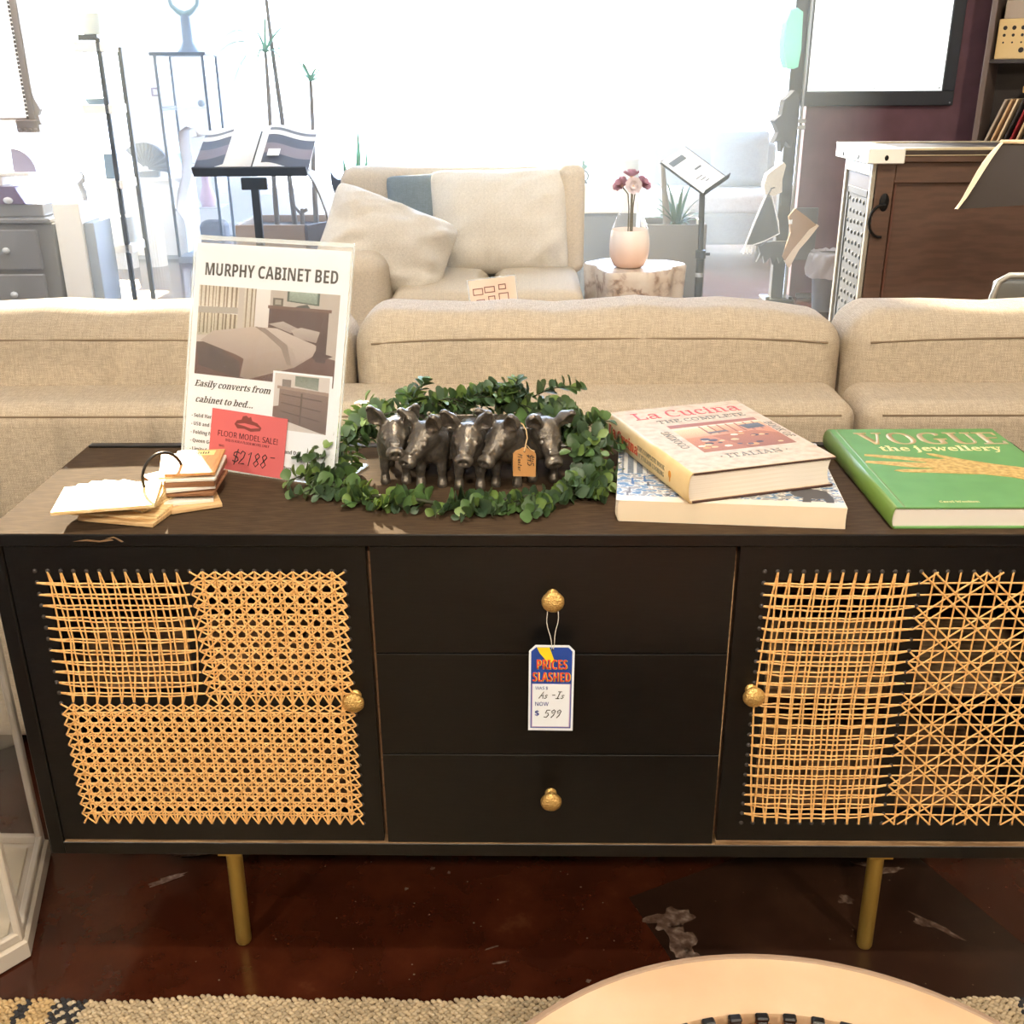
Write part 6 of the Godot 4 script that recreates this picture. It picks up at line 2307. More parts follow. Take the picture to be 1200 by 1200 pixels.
func right_side() -> void:
	# bright board in a dark frame on the burgundy wall
	var t := thing("lightbox", "glowing white panel in a wide dark frame on the burgundy wall", "screen", Vector3(1.975, 1.15, -5.36))
	var s := Shape.new()
	var fw := 0.46
	s.block(Vector3(-fw, -0.03, -0.02), Vector3(fw, 0.05, 0.03), 0.004)
	s.block(Vector3(-fw, 0.9, -0.02), Vector3(fw, 0.98, 0.03), 0.004)
	s.block(Vector3(-fw, 0.05, -0.02), Vector3(-fw + 0.07, 0.9, 0.03), 0.004)
	s.block(Vector3(fw - 0.07, 0.05, -0.02), Vector3(fw, 0.9, 0.03), 0.004)
	obj("frame", s, mat(Color(0.16, 0.18, 0.21), 0.5), t)
	var glow := mat(Color(0.95, 0.97, 0.97), 0.4)
	glow.emission_enabled = true
	glow.emission = Color(0.95, 0.98, 1.0)
	glow.emission_energy_multiplier = 0.95
	s = Shape.new()
	s.block(Vector3(-fw + 0.065, 0.045, -0.015), Vector3(fw - 0.065, 0.905, 0.012))
	obj("screen_panel", s, glow, t)
	for p in [[-fw + 0.09, 0.065], [0.0, 0.065], [fw - 0.085, 0.065], [-fw + 0.02, -0.015], [fw - 0.02, -0.015]]:
		s = Shape.new()
		s.lathe([Vector2(0.005, 0.0), Vector2(0.005, 0.003), Vector2(0.0, 0.004)], 10, at3(p[0], p[1], 0.012 if p[1] > 0 else 0.03, Vector3(90, 0, 0)))
		obj("screw", s, M.steel, t)
	var al := AreaLight3D.new()
	al.name = "screen_light"
	al.area_size = Vector2(0.78, 0.85)
	al.light_color = Color(0.95, 0.98, 1.0)
	al.light_energy = 0.6
	al.shadow_enabled = true
	t.add_child(al)
	al.position = Vector3(0, 0.475, 0.035)
	al.rotation.y = PI
	# waste bin
	t = thing("waste_bin", "grey waste bin with a clear plastic liner by the burgundy wall", "bin", Vector3(1.72, 0, -4.98))
	s = Shape.new()
	s.lathe([Vector2(0.0, 0.004), Vector2(0.075, 0.0), Vector2(0.1, 0.33), Vector2(0.096, 0.33), Vector2(0.072, 0.008), Vector2(0.0, 0.01)], 24)
	obj("bucket", s, mat(Color(0.45, 0.45, 0.47), 0.6), t)
	s = Shape.new()
	s.smooth()
	var nz := noise(2.0, 111, 2)
	var rows := []
	for i in 6:
		var row := []
		for k in 32:
			var a := TAU * k / 32
			var r: float = [0.092, 0.104, 0.118, 0.118, 0.122, 0.125][i] + 0.014 * nz.get_noise_3d(cos(a) * 1.5, i * 0.6, sin(a) * 1.5) * (i if i < 4 else 4)
			row.append(Vector3(cos(a) * r, [0.3, 0.345, 0.33, 0.29, 0.24, 0.2][i] + 0.012 * nz.get_noise_2d(a * 3, i), sin(a) * r))
		rows.append(row)
	for i in 5:
		for k in 32:
			var l := (k + 1) % 32
			s.quad(rows[i][k], rows[i][l], rows[i + 1][l], rows[i + 1][k])
	var film := mat(Color(0.86, 0.84, 0.86, 0.55), 0.3)
	film.transparency = BaseMaterial3D.TRANSPARENCY_ALPHA
	obj("liner", s, film, t)
	counter()
	bookcase()
	# curved panel leaning in from the right
	t = thing("standing_lamp", "standing lamp with a curved brown shade and folded cream edge at the right edge", "lamp", Vector3(1.62, 0.9, -2.4))
	s = Shape.new()
	s.smooth()
	var g := []
	for i in 9:
		var u := i / 8.0
		var row := []
		for k in 9:
			var v := k / 8.0
			var left := Vector3(lerpf(-0.25, -0.09, pow(u, 0.85)), lerpf(-0.03, 0.17, u) + 0.026 * sin(PI * u), lerpf(0.06, -0.05, u))
			var right := Vector3(0.42, lerpf(0.03, 0.172, u), lerpf(0.1, 0.0, u))
			row.append(left.lerp(right, v) + Vector3(0, 0, 0.05 * sin(PI * v)))
		g.append(row)
	for i in 8:
		for k in 8:
			s.quad(g[i][k], g[i][k + 1], g[i + 1][k + 1], g[i + 1][k])
	for i in 8:
		for k in 8:
			var d := Vector3(0.004, 0, -0.008)
			s.quad(g[i][k + 1] + d, g[i][k] + d, g[i + 1][k] + d, g[i + 1][k + 1] + d)
	obj("shade", s, mat(Color(0.14, 0.105, 0.08), 0.75), t)
	s = Shape.new()
	s.smooth()
	var cream := []
	for i in 9:
		var p: Vector3 = g[i][0]
		var u := i / 8.0
		var w := 0.007 + 0.012 * sin(PI * minf(1.0, u * 1.05))
		cream.append([p, p + Vector3(-w * 0.45, w * 0.55, 0.015), p + Vector3(w * 0.5, w * 0.3, 0.02)])
	for i in 8:
		for k in 2:
			s.quad(cream[i][k + 1], cream[i][k], cream[i + 1][k], cream[i + 1][k + 1])
	var edge := []
	for k in 9:
		edge.append(g[8][k] + Vector3(0, 0.004, 0.004))
	obj("shade_fold", s, mat(Color(0.88, 0.8, 0.68), 0.7), t)
	s = Shape.new()
	s.tube(edge, 0.007, 6)
	obj("top_binding", s, mat(Color(0.88, 0.8, 0.68), 0.7), t)
	s = Shape.new()
	s.tube([Vector3(0.35, -0.9, 0.05), Vector3(0.35, 0.15, 0.02)], 0.012, 10)
	s.lathe([Vector2(0.0, -0.9), Vector2(0.12, -0.9), Vector2(0.12, -0.885), Vector2(0.0, -0.875)], 24, at3(0.35, 0, 0.05))
	obj("stand", s, M.black_metal, t)
	# grey metal chair back
	t = thing("metal_chair", "grey metal chair with rounded corners at the right edge behind the sofa", "chair", Vector3(1.86, 0, -2.62))
	s = Shape.new()
	s.soft(Vector3(0, 0.49, 0), Vector3(0.4, 0.2, 0.03), 0.014, 3)
	obj("backrest", s, mat(Color(0.4, 0.42, 0.43), 0.5, 0.4), t)
	s = Shape.new()
	s.tube([Vector3(-0.21, 0.36, 0.01), Vector3(-0.2, 0.53, 0.01), Vector3(-0.185, 0.585, 0.01), Vector3(-0.15, 0.605, 0.005), Vector3(0.15, 0.605, 0.005), Vector3(0.2, 0.58, 0.01), Vector3(0.21, 0.36, 0.01)], 0.012, 8)
	obj("tube_frame", s, mat(Color(0.62, 0.63, 0.62), 0.4, 0.5), t)
	s = Shape.new()
	s.block(Vector3(-0.2, 0.35, -0.4), Vector3(0.2, 0.38, 0.0), 0.008)
	obj("seat", s, mat(Color(0.4, 0.42, 0.43), 0.5, 0.4), t)
	for x in [-0.19, 0.19]:
		for z in [-0.38, -0.01]:
			s = Shape.new()
			s.tube([Vector3(x, 0.36, z), Vector3(x * 1.05, 0.0, z)], 0.012, 8)
			obj("leg", s, mat(Color(0.5, 0.5, 0.5), 0.4, 0.5), t)


func counter() -> void:
	var t := thing("counter", "brown wooden trunk counter with metal corners and a studded grey side panel", "counter", Vector3(1.49, 0, -3.6))
	var brown := wood(Color(0.33, 0.24, 0.19), Color(0.28, 0.2, 0.155), 115, 0.5, Vector3(1.2, 8, 8))
	var dark := mat(Color(0.2, 0.16, 0.14), 0.5)
	var s := Shape.new()
	s.block(Vector3(0.012, 0.0, -0.42), Vector3(1.6, 0.93, -0.02), 0.003)
	obj("body", s, brown, t)
	for a in [[Vector3(0.0, 0.0, -0.025), Vector3(0.09, 0.93, 0.0)], [Vector3(0.09, 0.84, -0.025), Vector3(1.6, 0.93, 0.0)], [Vector3(0.09, 0.0, -0.025), Vector3(1.6, 0.08, 0.0)]]:
		s = Shape.new()
		s.block(a[0], a[1], 0.004)
		obj("frame_board", s, brown, t)
	s = Shape.new()
	s.block(Vector3(0.095, 0.08, -0.02), Vector3(0.105, 0.84, -0.006), 0.002)
	obj("panel_bead", s, mat(Color(0.33, 0.2, 0.15), 0.5), t)
	# studded side
	s = Shape.new()
	for z in [[-0.43, -0.4], [-0.03, 0.0]]:
		s.block(Vector3(-0.012, 0.0, z[0]), Vector3(0.012, 0.93, z[1]), 0.003)
	s.block(Vector3(-0.012, 0.87, -0.4), Vector3(0.012, 0.93, -0.03), 0.003)
	obj("corner_strap", s, mat(Color(0.6, 0.58, 0.53), 0.45, 0.3), t)
	s = Shape.new()
	s.block(Vector3(-0.002, 0.05, -0.4), Vector3(0.012, 0.87, -0.03))
	obj("side_recess", s, dark, t)
	s = Shape.new()
	s.block(Vector3(-0.006, 0.06, -0.345), Vector3(-0.002, 0.8, -0.05), 0.001)
	var pan := obj("metal_panel", s, mat(Color(0.22, 0.24, 0.26), 0.6), t)
	s = Shape.new()
	s.block(Vector3(-0.011, 0.775, -0.35), Vector3(-0.006, 0.805, -0.045), 0.001)
	s.block(Vector3(-0.011, 0.06, -0.355), Vector3(-0.006, 0.8, -0.335), 0.001)
	obj("metal_strip", s, mat(Color(0.22, 0.24, 0.26), 0.6), pan)
	s = Shape.new()
	rng.seed = 116
	for j in 15:
		for k in 5:
			s.ball(Vector3(-0.006, 0.09 + j * 0.047 + rng.randf_range(-.004, .004), -0.31 + k * 0.055 + (0.027 if j % 2 else 0.0)), Vector3(0.006, 0.011, 0.011), 8)
	stuff(obj("stud", s, mat(Color(0.27, 0.29, 0.31), 0.6), pan))
	# top: layered boards with bright metal edges and a corner cap
	s = Shape.new()
	s.block(Vector3(-0.03, 0.93, -0.46), Vector3(1.62, 0.958, 0.025), 0.003)
	obj("lower_board", s, brown, t)
	s = Shape.new()
	s.block(Vector3(-0.045, 0.962, -0.47), Vector3(1.64, 0.984, 0.035), 0.003)
	obj("tabletop", s, dark, t)
	s = Shape.new()
	s.block(Vector3(0.1, 0.957, 0.0), Vector3(1.63, 0.962, 0.031), 0.001)
	s.block(Vector3(0.1, 0.98, 0.0), Vector3(1.64, 0.99, 0.038), 0.001)
	s.block(Vector3(-0.05, 0.984, -0.48), Vector3(1.65, 0.99, -0.455), 0.001)
	obj("bright_edge", s, mat(Color(0.86, 0.82, 0.7), 0.3, 0.7), t)
	s = Shape.new()
	s.block(Vector3(-0.05, 0.925, -0.475), Vector3(0.11, 0.988, 0.042), 0.004)
	obj("corner_cap", s, mat(Color(0.9, 0.91, 0.9), 0.35, 0.3), t)
	for p in [[Vector3(-0.051, 0.945, -0.1), 1], [Vector3(-0.051, 0.945, -0.34), 1], [Vector3(0.03, 0.95, 0.043), 0]]:
		s = Shape.new()
		s.ball(p[0], Vector3(0.003, 0.012, 0.009) if p[1] else Vector3(0.009, 0.012, 0.003), 10)
		obj("cap_screw", s, M.black_metal, t)
	# ring pull
	s = Shape.new()
	s.ball(Vector3(0.055, 0.76, 0.002), Vector3(0.022, 0.04, 0.006), 14)
	var hp := obj("handle_plate", s, M.black_metal, t)
	s = Shape.new()
	var pts := []
	for k in 12:
		var a := deg_to_rad(80 + k * 18)
		pts.append(Vector3(0.05 + cos(a) * 0.055, 0.68 + sin(a) * 0.07, 0.014))
	s.tube(pts, 0.006, 8)
	obj("handle_ring", s, M.black_metal, hp)
	s = Shape.new()
	s.ball(Vector3(0.04, 0.17, 0.002), Vector3(0.024, 0.05, 0.008), 14)
	obj("latch", s, mat(Color(0.5, 0.52, 0.54), 0.4, 0.6), t)


func bookcase() -> void:
	var t := thing("bookcase", "dark bookcase against the burgundy wall at the upper right", "bookcase", Vector3(2.46, 0, -5.0), deg_to_rad(-32))
	var m := mat(Color(0.2, 0.17, 0.16), 0.6)
	for x in [-0.015, 0.9]:
		var s := Shape.new()
		s.block(Vector3(x, 0, -0.3), Vector3(x + 0.03, 2.1, 0), 0.003)
		obj("side_panel", s, m if x > 0 else mat(Color(0.42, 0.36, 0.33), 0.6), t)
	var s := Shape.new()
	s.block(Vector3(0.015, 0, -0.3), Vector3(0.9, 2.1, -0.29))
	obj("back_panel", s, m, t)
	for y in [0.06, 0.5, 0.92, 1.36, 1.75, 2.07]:
		s = Shape.new()
		s.block(Vector3(0.015, y - 0.02, -0.29), Vector3(0.9, y, -0.002), 0.002)
		obj("shelf", s, m, t)
	var sc := thing("kit_box", "cream box with rows of dark round holes on the bookcase's upper shelf", "box")
	sc.transform = t.transform * at3(0.03, 1.36, -0.03)
	s = Shape.new()
	s.block(Vector3(0, 0, -0.2), Vector3(0.45, 0.2, 0), 0.004)
	obj("box", s, mat(Color(0.84, 0.72, 0.5), 0.7), sc)
	s = Shape.new()
	for j in 3:
		for k in 9:
			s.lathe([Vector2(0.011 - 0.003 * j, 0), Vector2(0.0, 0.001)], 10, at3(0.035 + k * 0.045, 0.155 - j * 0.036, 0.001, Vector3(90, 0, 0)))
	for k in 4:
		s.lathe([Vector2(0.014, 0), Vector2(0.0, 0.001)], 10, at3(0.13 + k * 0.065, 0.045, 0.001, Vector3(90, 0, 0)))
	stuff(obj("round_hole", s, mat(Color(0.14, 0.12, 0.11), 0.7), sc))
	s = Shape.new()
	s.block(Vector3(0, 0, -0.18), Vector3(0.3, 0.09, 0), 0.003)
	var bx := obj("flat_box", s, mat(Color(0.66, 0.6, 0.54), 0.7))
	bx.transform = t.transform * at3(0.05, 1.56, -0.04, Vector3(0, 8, 0))
	tag(bx, "greyish box lying on top of the cream box with holes", "box")
	s = Shape.new()
	s.block(Vector3(0, 0, -0.2), Vector3(0.4, 0.035, 0), 0.003)
	bx = obj("flat_box", s, mat(Color(0.84, 0.66, 0.38), 0.7))
	bx.transform = t.transform * at3(0.2, 1.19, -0.05, Vector3(0, 5, 3))
	tag(bx, "yellowish flat box lying across the upright record sleeves", "box")
	# record sleeves
	var cols := [[Color(0.72, 0.66, 0.58), "wide grey beige"], [Color(0.86, 0.72, 0.54), "tan"], [Color(0.93, 0.83, 0.68), "cream"], [Color(0.25, 0.22, 0.22), "dark brown"], [Color(0.62, 0.16, 0.18), "red"], [Color(0.9, 0.76, 0.6), "buff"], [Color(0.2, 0.18, 0.19), "black"], [Color(0.95, 0.88, 0.76), "ivory"], [Color(0.3, 0.28, 0.3), "charcoal"], [Color(0.8, 0.62, 0.42), "light brown"], [Color(0.88, 0.78, 0.62), "sand"], [Color(0.36, 0.3, 0.3), "umber"], [Color(0.84, 0.7, 0.5), "straw"], [Color(0.55, 0.5, 0.46), "taupe"]]
	for k in cols.size():
		s = Shape.new()
		s.box(Vector3(0, 0.125, -0.13), Vector3(0.011 if k else 0.012, 0.25, 0.25), 0.002)
		s.box(Vector3(0, 0.125, -0.13), Vector3(0.004, 0.246, 0.254), 0.0)
		var o := obj("record_sleeve", s, mat(cols[k][0], 0.7))
		o.transform = t.transform * at3(0.045 + k * 0.032, 0.9215, -0.02, Vector3(0, 0, -19 + k * 0.5))
		tag(o, "%s record sleeve leaning on the bookcase shelf above the counter" % cols[k][1], "record", "record sleeves on the bookcase")


func far_left() -> void:
	# dresser
	var t := thing("dresser", "dark taupe dresser with crystal knobs at the left edge", "dresser", Vector3(-3.0, 0, -4.45))
	var taupe := mat(Color(0.43, 0.42, 0.42), 0.22)
	var taupe2 := mat(Color(0.5, 0.5, 0.51), 0.15)
	var s := Shape.new()
	s.block(Vector3(-0.55, 0.06, -0.13), Vector3(0.48, 0.6, 0.12), 0.006)
	obj("body", s, taupe, t)
	s = Shape.new()
	s.block(Vector3(-0.57, 0.6, -0.15), Vector3(0.48, 0.625, 0.14), 0.006)
	obj("top_panel", s, taupe2, t)
	s = Shape.new()
	s.prism(poly([-0.55, 0, -0.47, 0, -0.4, 0.06, 0.28, 0.06, 0.35, 0, 0.48, 0, 0.48, 0.09, -0.55, 0.09]), 0.03, at3(0, 0, 0.11), 0.003)
	obj("plinth", s, taupe, t)
	for y in [[0.36, 0.57], [0.13, 0.34]]:
		s = Shape.new()
		s.block(Vector3(-0.5, y[0], 0.11), Vector3(0.4, y[1], 0.137), 0.008)
		var d := obj("drawer", s, taupe2, t)
		for x in [-0.33, 0.23]:
			s = Shape.new()
			s.ball(Vector3(x, (y[0] + y[1]) / 2, 0.155), Vector3(0.022, 0.018, 0.018), 8)
			obj("crystal_knob", s, mat(Color(0.9, 0.92, 0.94), 0.1, 0.5), d)
	s = Shape.new()
	s.block(Vector3(-0.5, 0.625, -0.12), Vector3(0.42, 0.69, 0.06), 0.005)
	obj("upper_tier", s, taupe2, t)
	var b := thing("jewelry_box", "small lilac mirrored box on the dresser at the left edge", "box", Vector3(-2.82, 0.69, -4.46))
	s = Shape.new()
	s.prism(poly([-0.16, 0, 0.16, 0, 0.11, 0.09, -0.11, 0.09]), 0.16, Transform3D(), 0.003)
	obj("body", s, mat(Color(0.5, 0.44, 0.56), 0.25, 0.3), b)
	s = Shape.new()
	s.ball(Vector3(0.07, 0.02, 0.085), Vector3(0.028, 0.018, 0.014), 8)
	obj("crystal_clasp", s, mat(Color(0.92, 0.93, 0.95), 0.1, 0.4), b)
	# white panel in a beaded frame
	t = thing("framed_panel", "blank white panel in a beaded pewter frame at the upper left", "picture frame", Vector3(-3.012, 1.06, -4.555))
	s = Shape.new()
	s.block(Vector3(-0.4, 0.02, -0.02), Vector3(0.375, 1.3, 0.0))
	var canvas := mat(Color(0.97, 0.97, 0.97), 0.8)
	canvas.backlight_enabled = true
	canvas.backlight = Color(0.9, 0.9, 0.9)
	obj("white_panel", s, canvas, t)
	var pew := mat(Color(0.5, 0.45, 0.42), 0.45, 0.5)
	s = Shape.new()
	s.block(Vector3(0.37, -0.02, -0.03), Vector3(0.41, 1.32, 0.02), 0.006)
	s.block(Vector3(-0.41, -0.02, -0.03), Vector3(-0.37, 1.32, 0.02), 0.006)
	s.block(Vector3(-0.37, 1.28, -0.03), Vector3(0.37, 1.32, 0.02), 0.006)
	obj("moulding", s, pew, t)
	s = Shape.new()
	for k in 66:
		s.ball(Vector3(0.366, -0.01 + k * 0.02, 0.018), Vector3(0.007, 0.009, 0.008), 6)
		s.ball(Vector3(-0.366, -0.01 + k * 0.02, 0.018), Vector3(0.007, 0.009, 0.008), 6)
	stuff(obj("bead", s, mat(Color(0.36, 0.33, 0.3), 0.5, 0.3), t))
	s = Shape.new()
	s.block(Vector3(-0.3, 0.04, -0.01), Vector3(0.37, 0.048, 0.016), 0.002)
	s.block(Vector3(0.3, -0.025, -0.03), Vector3(0.42, 0.04, 0.025), 0.006)
	s.prism(poly([0.4, 0.0, 0.43, 0.02, 0.425, 0.06, 0.44, 0.09, 0.42, 0.13, 0.41, 0.17, 0.395, 0.19, 0.39, 0.0]), 0.03, Transform3D(), 0.005)
	for k in 4:
		s.ball(Vector3(0.32 + k * 0.028, -0.012, 0.028), Vector3(0.011, 0.011, 0.009), 8)
	obj("corner_ornament", s, pew, t)
	s = Shape.new()
	s.tube([Vector3(-0.35, -0.38, -0.02), Vector3(-0.35, 0.02, -0.02)], 0.008, 8)
	s.tube([Vector3(0.0, -0.38, -0.02), Vector3(0.0, 0.02, -0.02)], 0.008, 8)
	obj("easel_rod", s, M.white_paint, t)
	# lilac fan
	s = Shape.new()
	var pts := PackedVector2Array([Vector2(0, 0), Vector2(0.12, 0)])
	for k in 9:
		var a := deg_to_rad(3 + k * 10.5)
		pts.append(Vector2(cos(a), sin(a)) * 0.118)
	s.prism(pts, 0.012, Transform3D(), 0.002)
	var o := obj("fan_ornament", s, mat(Color(0.66, 0.64, 0.74), 0.6))
	o.position = Vector3(-2.735, 0.845, -4.47)
	tag(o, "quarter round lilac ornament on the small shelf under the framed panel", "ornament")
	s = Shape.new()
	s.block(Vector3(-0.35, 0, -0.1), Vector3(0.06, 0.02, 0.06), 0.004)
	s.block(Vector3(-0.3, -0.135, -0.08), Vector3(-0.1, 0.0, 0.04), 0.004)
	o = obj("riser_shelf", s, M.white_paint)
	o.position = Vector3(-2.7, 0.825, -4.49)
	tag(o, "white riser on the taupe dresser carrying the lilac ornament", "riser")
	# white cabinet
	t = thing("white_cabinet", "tall white cabinet between the dresser and the ladder shelf", "cabinet", Vector3(-2.38, 0, -4.44))
	s = Shape.new()
	s.block(Vector3(-0.12, 0.09, -0.14), Vector3(0.02, 0.7, 0.12), 0.005)
	obj("body", s, M.white_paint, t)
	s = Shape.new()
	s.block(Vector3(-0.1, 0.0, -0.13), Vector3(0.01, 0.09, 0.08), 0.004)
	obj("plinth", s, mat(Color(0.3, 0.28, 0.28), 0.6), t)
	s = Shape.new()
	s.block(Vector3(0.02, 0.0, -0.14), Vector3(0.075, 0.6, 0.1), 0.004)
	obj("bluish_side", s, mat(Color(0.62, 0.67, 0.72), 0.5), t)  # right side of the white cabinet, in bluish grey
	t = thing("bird_figurine", "slim grey hook necked figurine on the white cabinet", "figurine", Vector3(-2.39, 0.7, -4.46))
	s = Shape.new()
	s.tube([Vector3(0.012, 0.0, 0), Vector3(0.008, 0.05, 0), Vector3(-0.004, 0.085, 0), Vector3(0.014, 0.1, 0), Vector3(0.022, 0.12, 0), Vector3(0.014, 0.14, 0), Vector3(-0.008, 0.142, 0)], [0.012, 0.015, 0.016, 0.012, 0.008, 0.007, 0.003], 10)
	obj("body", s, mat(Color(0.6, 0.62, 0.66), 0.5), t)
	etagere()
	far_cabinets()


func etagere() -> void:
	var t := thing("ladder_shelf", "tall black metal ladder shelf with white shelves at the left", "shelf", Vector3(-2.25, 0, -4.62))
	var dark: StandardMaterial3D = M.black_metal
	for p in [[0.0, 0.0, 1.49], [0.03, -0.21, 1.45]]:
		var s := Shape.new()
		s.block(Vector3(p[0] - 0.012, 0.015, p[1] - 0.012), Vector3(p[0] + 0.012, p[2], p[1] + 0.012), 0.003)
		var l := obj("post", s, dark, t)
		s = Shape.new()
		s.lathe([Vector2(0.0, 0.0), Vector2(0.02, 0.0), Vector2(0.02, 0.006), Vector2(0.012, 0.016), Vector2(0.0, 0.016)], 12, at3(p[0], 0, p[1]))
		obj("foot", s, dark, l)
	for y in [0.1, 1.49]:
		var s := Shape.new()
		s.block(Vector3(-0.1, y - 0.014, -0.006), Vector3(0.0, y + 0.014, 0.01), 0.003)
		obj("rail", s, dark, t)
	for y in [0.43, 0.77, 1.15, 1.45]:
		var s := Shape.new()
		s.block(Vector3(-0.13, y - 0.028, -0.21), Vector3(0.03, y + 0.02, 0.012), 0.004)
		obj("shelf_board", s, M.white_paint, t)
	# what stands on it
	var s := Shape.new()
	s.lathe([Vector2(0.045, 0.0), Vector2(0.05, 0.004), Vector2(0.062, 0.1), Vector2(0.06, 0.1), Vector2(0.046, 0.006)], 24)
	var o := obj("lamp_bowl", s, mat(Color(0.88, 0.93, 0.92), 0.4))
	o.position = Vector3(-2.285, 1.504, -4.66)
	tag(o, "frosted pale bowl on top of the black ladder shelf", "bowl")
	s = Shape.new()
	s.lathe([Vector2(0.0, 0.0), Vector2(0.05, 0.0), Vector2(0.062, 0.02), Vector2(0.058, 0.03), Vector2(0.0, 0.022)], 20)
	o = obj("dish", s, mat(Color(0.5, 0.62, 0.72), 0.4))
	o.position = Vector3(-2.32, 1.17, -4.68)
	tag(o, "blue dish on the third white board of the black ladder shelf", "dish")
	s = Shape.new()
	s.prism(poly([-0.035, 0, 0.01, 0, 0.035, 0.13, -0.03, 0.13]), 0.05, Transform3D(), 0.004)
	o = obj("wedge_ornament", s, mat(Color(0.4, 0.5, 0.58), 0.5))
	o.position = Vector3(-2.31, 0.79, -4.72)
	tag(o, "blue grey wedge ornament on the middle board of the black ladder shelf", "ornament")
	s = Shape.new()
	s.lathe([Vector2(0.0, 0.0), Vector2(0.07, 0.0), Vector2(0.075, 0.03), Vector2(0.072, 0.14), Vector2(0.0, 0.145)], 20)
	o = obj("basket", s, mat(Color(0.84, 0.87, 0.88), 0.6))
	o.position = Vector3(-2.3, 0.4505, -4.73)
	tag(o, "white round basket on the lowest board of the black ladder shelf", "basket")


func far_cabinets() -> void:
	# tall glass cabinet
	var t := thing("glass_cabinet", "tall narrow glass display cabinet with black frame before the far wall", "display cabinet", Vector3(-2.52, 0, -6.98))
	var w := 0.17
	var d := 0.17
	var h := 1.45
	for x in [-w, w]:
		for z in [-d, d]:
			var s := Shape.new()
			s.block(Vector3(x - 0.009, 0.0, z - 0.009), Vector3(x + 0.009, h, z + 0.009), 0.002)
			obj("post", s, M.black_metal, t)
	var s := Shape.new()
	s.block(Vector3(-w - 0.03, h, -d - 0.03), Vector3(w + 0.03, h + 0.022, d + 0.03), 0.003)
	obj("top_panel", s, M.black_metal, t)
	s = Shape.new()
	s.block(Vector3(-w - 0.01, 0.0, -d - 0.01), Vector3(w + 0.01, 0.05, d + 0.01), 0.003)
	obj("base", s, mat(Color(0.5, 0.52, 0.54), 0.6), t)
	for y in [0.4, 0.72, 1.1]:
		s = Shape.new()
		s.block(Vector3(-w, y, -d), Vector3(w, y + 0.006, d))
		obj("glass_shelf", s, M.acrylic_edge, t)
	s = Shape.new()
	s.block(Vector3(-w - 0.009, 1.08, -d), Vector3(-w + 0.006, 1.115, d), 0.002)
	s.block(Vector3(-w - 0.009, 0.38, -d), Vector3(-w + 0.006, 0.4, d), 0.002)
	obj("shelf_bracket", s, M.black_metal, t)
	for q in [[Vector3(-w, 0.05, -d), Vector3(-w, 0.05, d)], [Vector3(w, 0.05, d), Vector3(w, 0.05, -d)], [Vector3(-w, 0.05, d), Vector3(w, 0.05, d)], [Vector3(w, 0.05, -d), Vector3(-w, 0.05, -d)]]:
		s = Shape.new()
		s.quad(q[0], q[1], q[1] + Vector3(0, h - 0.05, 0), q[0] + Vector3(0, h - 0.05, 0))
		obj("glass_pane", s, M.glass, t)
	s = Shape.new()
	s.lathe([Vector2(0.0, 0.0), Vector2(0.05, 0.0), Vector2(0.062, 0.05), Vector2(0.045, 0.11), Vector2(0.03, 0.15), Vector2(0.034, 0.2), Vector2(0.022, 0.24), Vector2(0.0, 0.24)], 20)
	var o := obj("vase", s, mat(Color(0.78, 0.66, 0.74), 0.4))
	o.position = Vector3(-2.46, 0.407, -6.93)
	tag(o, "pink lilac bottle vase on the lower shelf of the glass cabinet", "vase")
	s = Shape.new()
	s.soft(Vector3(0, 0.125, 0), Vector3(0.2, 0.25, 0.18), 0.05, 3)
	o = obj("pouf", s, mat(Color(0.34, 0.33, 0.34), 0.8))
	o.position = Vector3(-2.44, 0.051, -6.95)
	tag(o, "dark round shouldered pouf at the bottom of the glass cabinet", "pouf")
	s = Shape.new()
	s.lathe([Vector2(0.0, 0.0), Vector2(0.045, 0.0), Vector2(0.06, 0.06), Vector2(0.035, 0.12), Vector2(0.02, 0.13), Vector2(0.0, 0.13)], 20)
	o = obj("glass_jar", s, mat(Color(0.8, 0.88, 0.88), 0.2))
	o.position = Vector3(-2.6, 0.727, -6.95)
	tag(o, "pale glass jar on the middle shelf of the glass cabinet", "jar")
	s = Shape.new()
	s.ball(Vector3(0, 0.025, 0), Vector3(0.028, 0.025, 0.028), 12)
	o = obj("ball_ornament", s, mat(Color(0.42, 0.46, 0.5), 0.4))
	o.position = Vector3(-2.42, 1.107, -6.9)
	tag(o, "small dark ball on the upper shelf of the glass cabinet", "ornament")
	# horned sculpture on top
	t = thing("horned_sculpture", "dark sculpture with two upward horns on top of the glass cabinet", "sculpture", Vector3(-2.49, h + 0.022, -6.98))
	s = Shape.new()
	s.lathe([Vector2(0.0, 0.0), Vector2(0.085, 0.0), Vector2(0.06, 0.03), Vector2(0.038, 0.07), Vector2(0.036, 0.22), Vector2(0.03, 0.25), Vector2(0.0, 0.26)], 20)
	obj("stem", s, mat(Color(0.3, 0.36, 0.42), 0.5), t)
	for sd in [-1, 1]:
		s = Shape.new()
		s.tube([Vector3(0, 0.245, 0), Vector3(sd * 0.05, 0.27, 0), Vector3(sd * 0.092, 0.31, 0), Vector3(sd * 0.102, 0.36, 0), Vector3(sd * 0.1, 0.46, 0)], [0.026, 0.017, 0.013, 0.012, 0.008], 10)
		obj("horn", s, mat(Color(0.34, 0.46, 0.46), 0.5), t)
	# low white chest with a black ribbed fan on it
	t = thing("white_chest", "low white chest before the far wall, left of the glass cabinet", "chest", Vector3(-2.93, 0, -7.2))
	s = Shape.new()
	s.block(Vector3(-0.2, 0.03, -0.2), Vector3(0.25, 0.58, 0.2), 0.004)
	obj("body", s, M.white_paint, t)
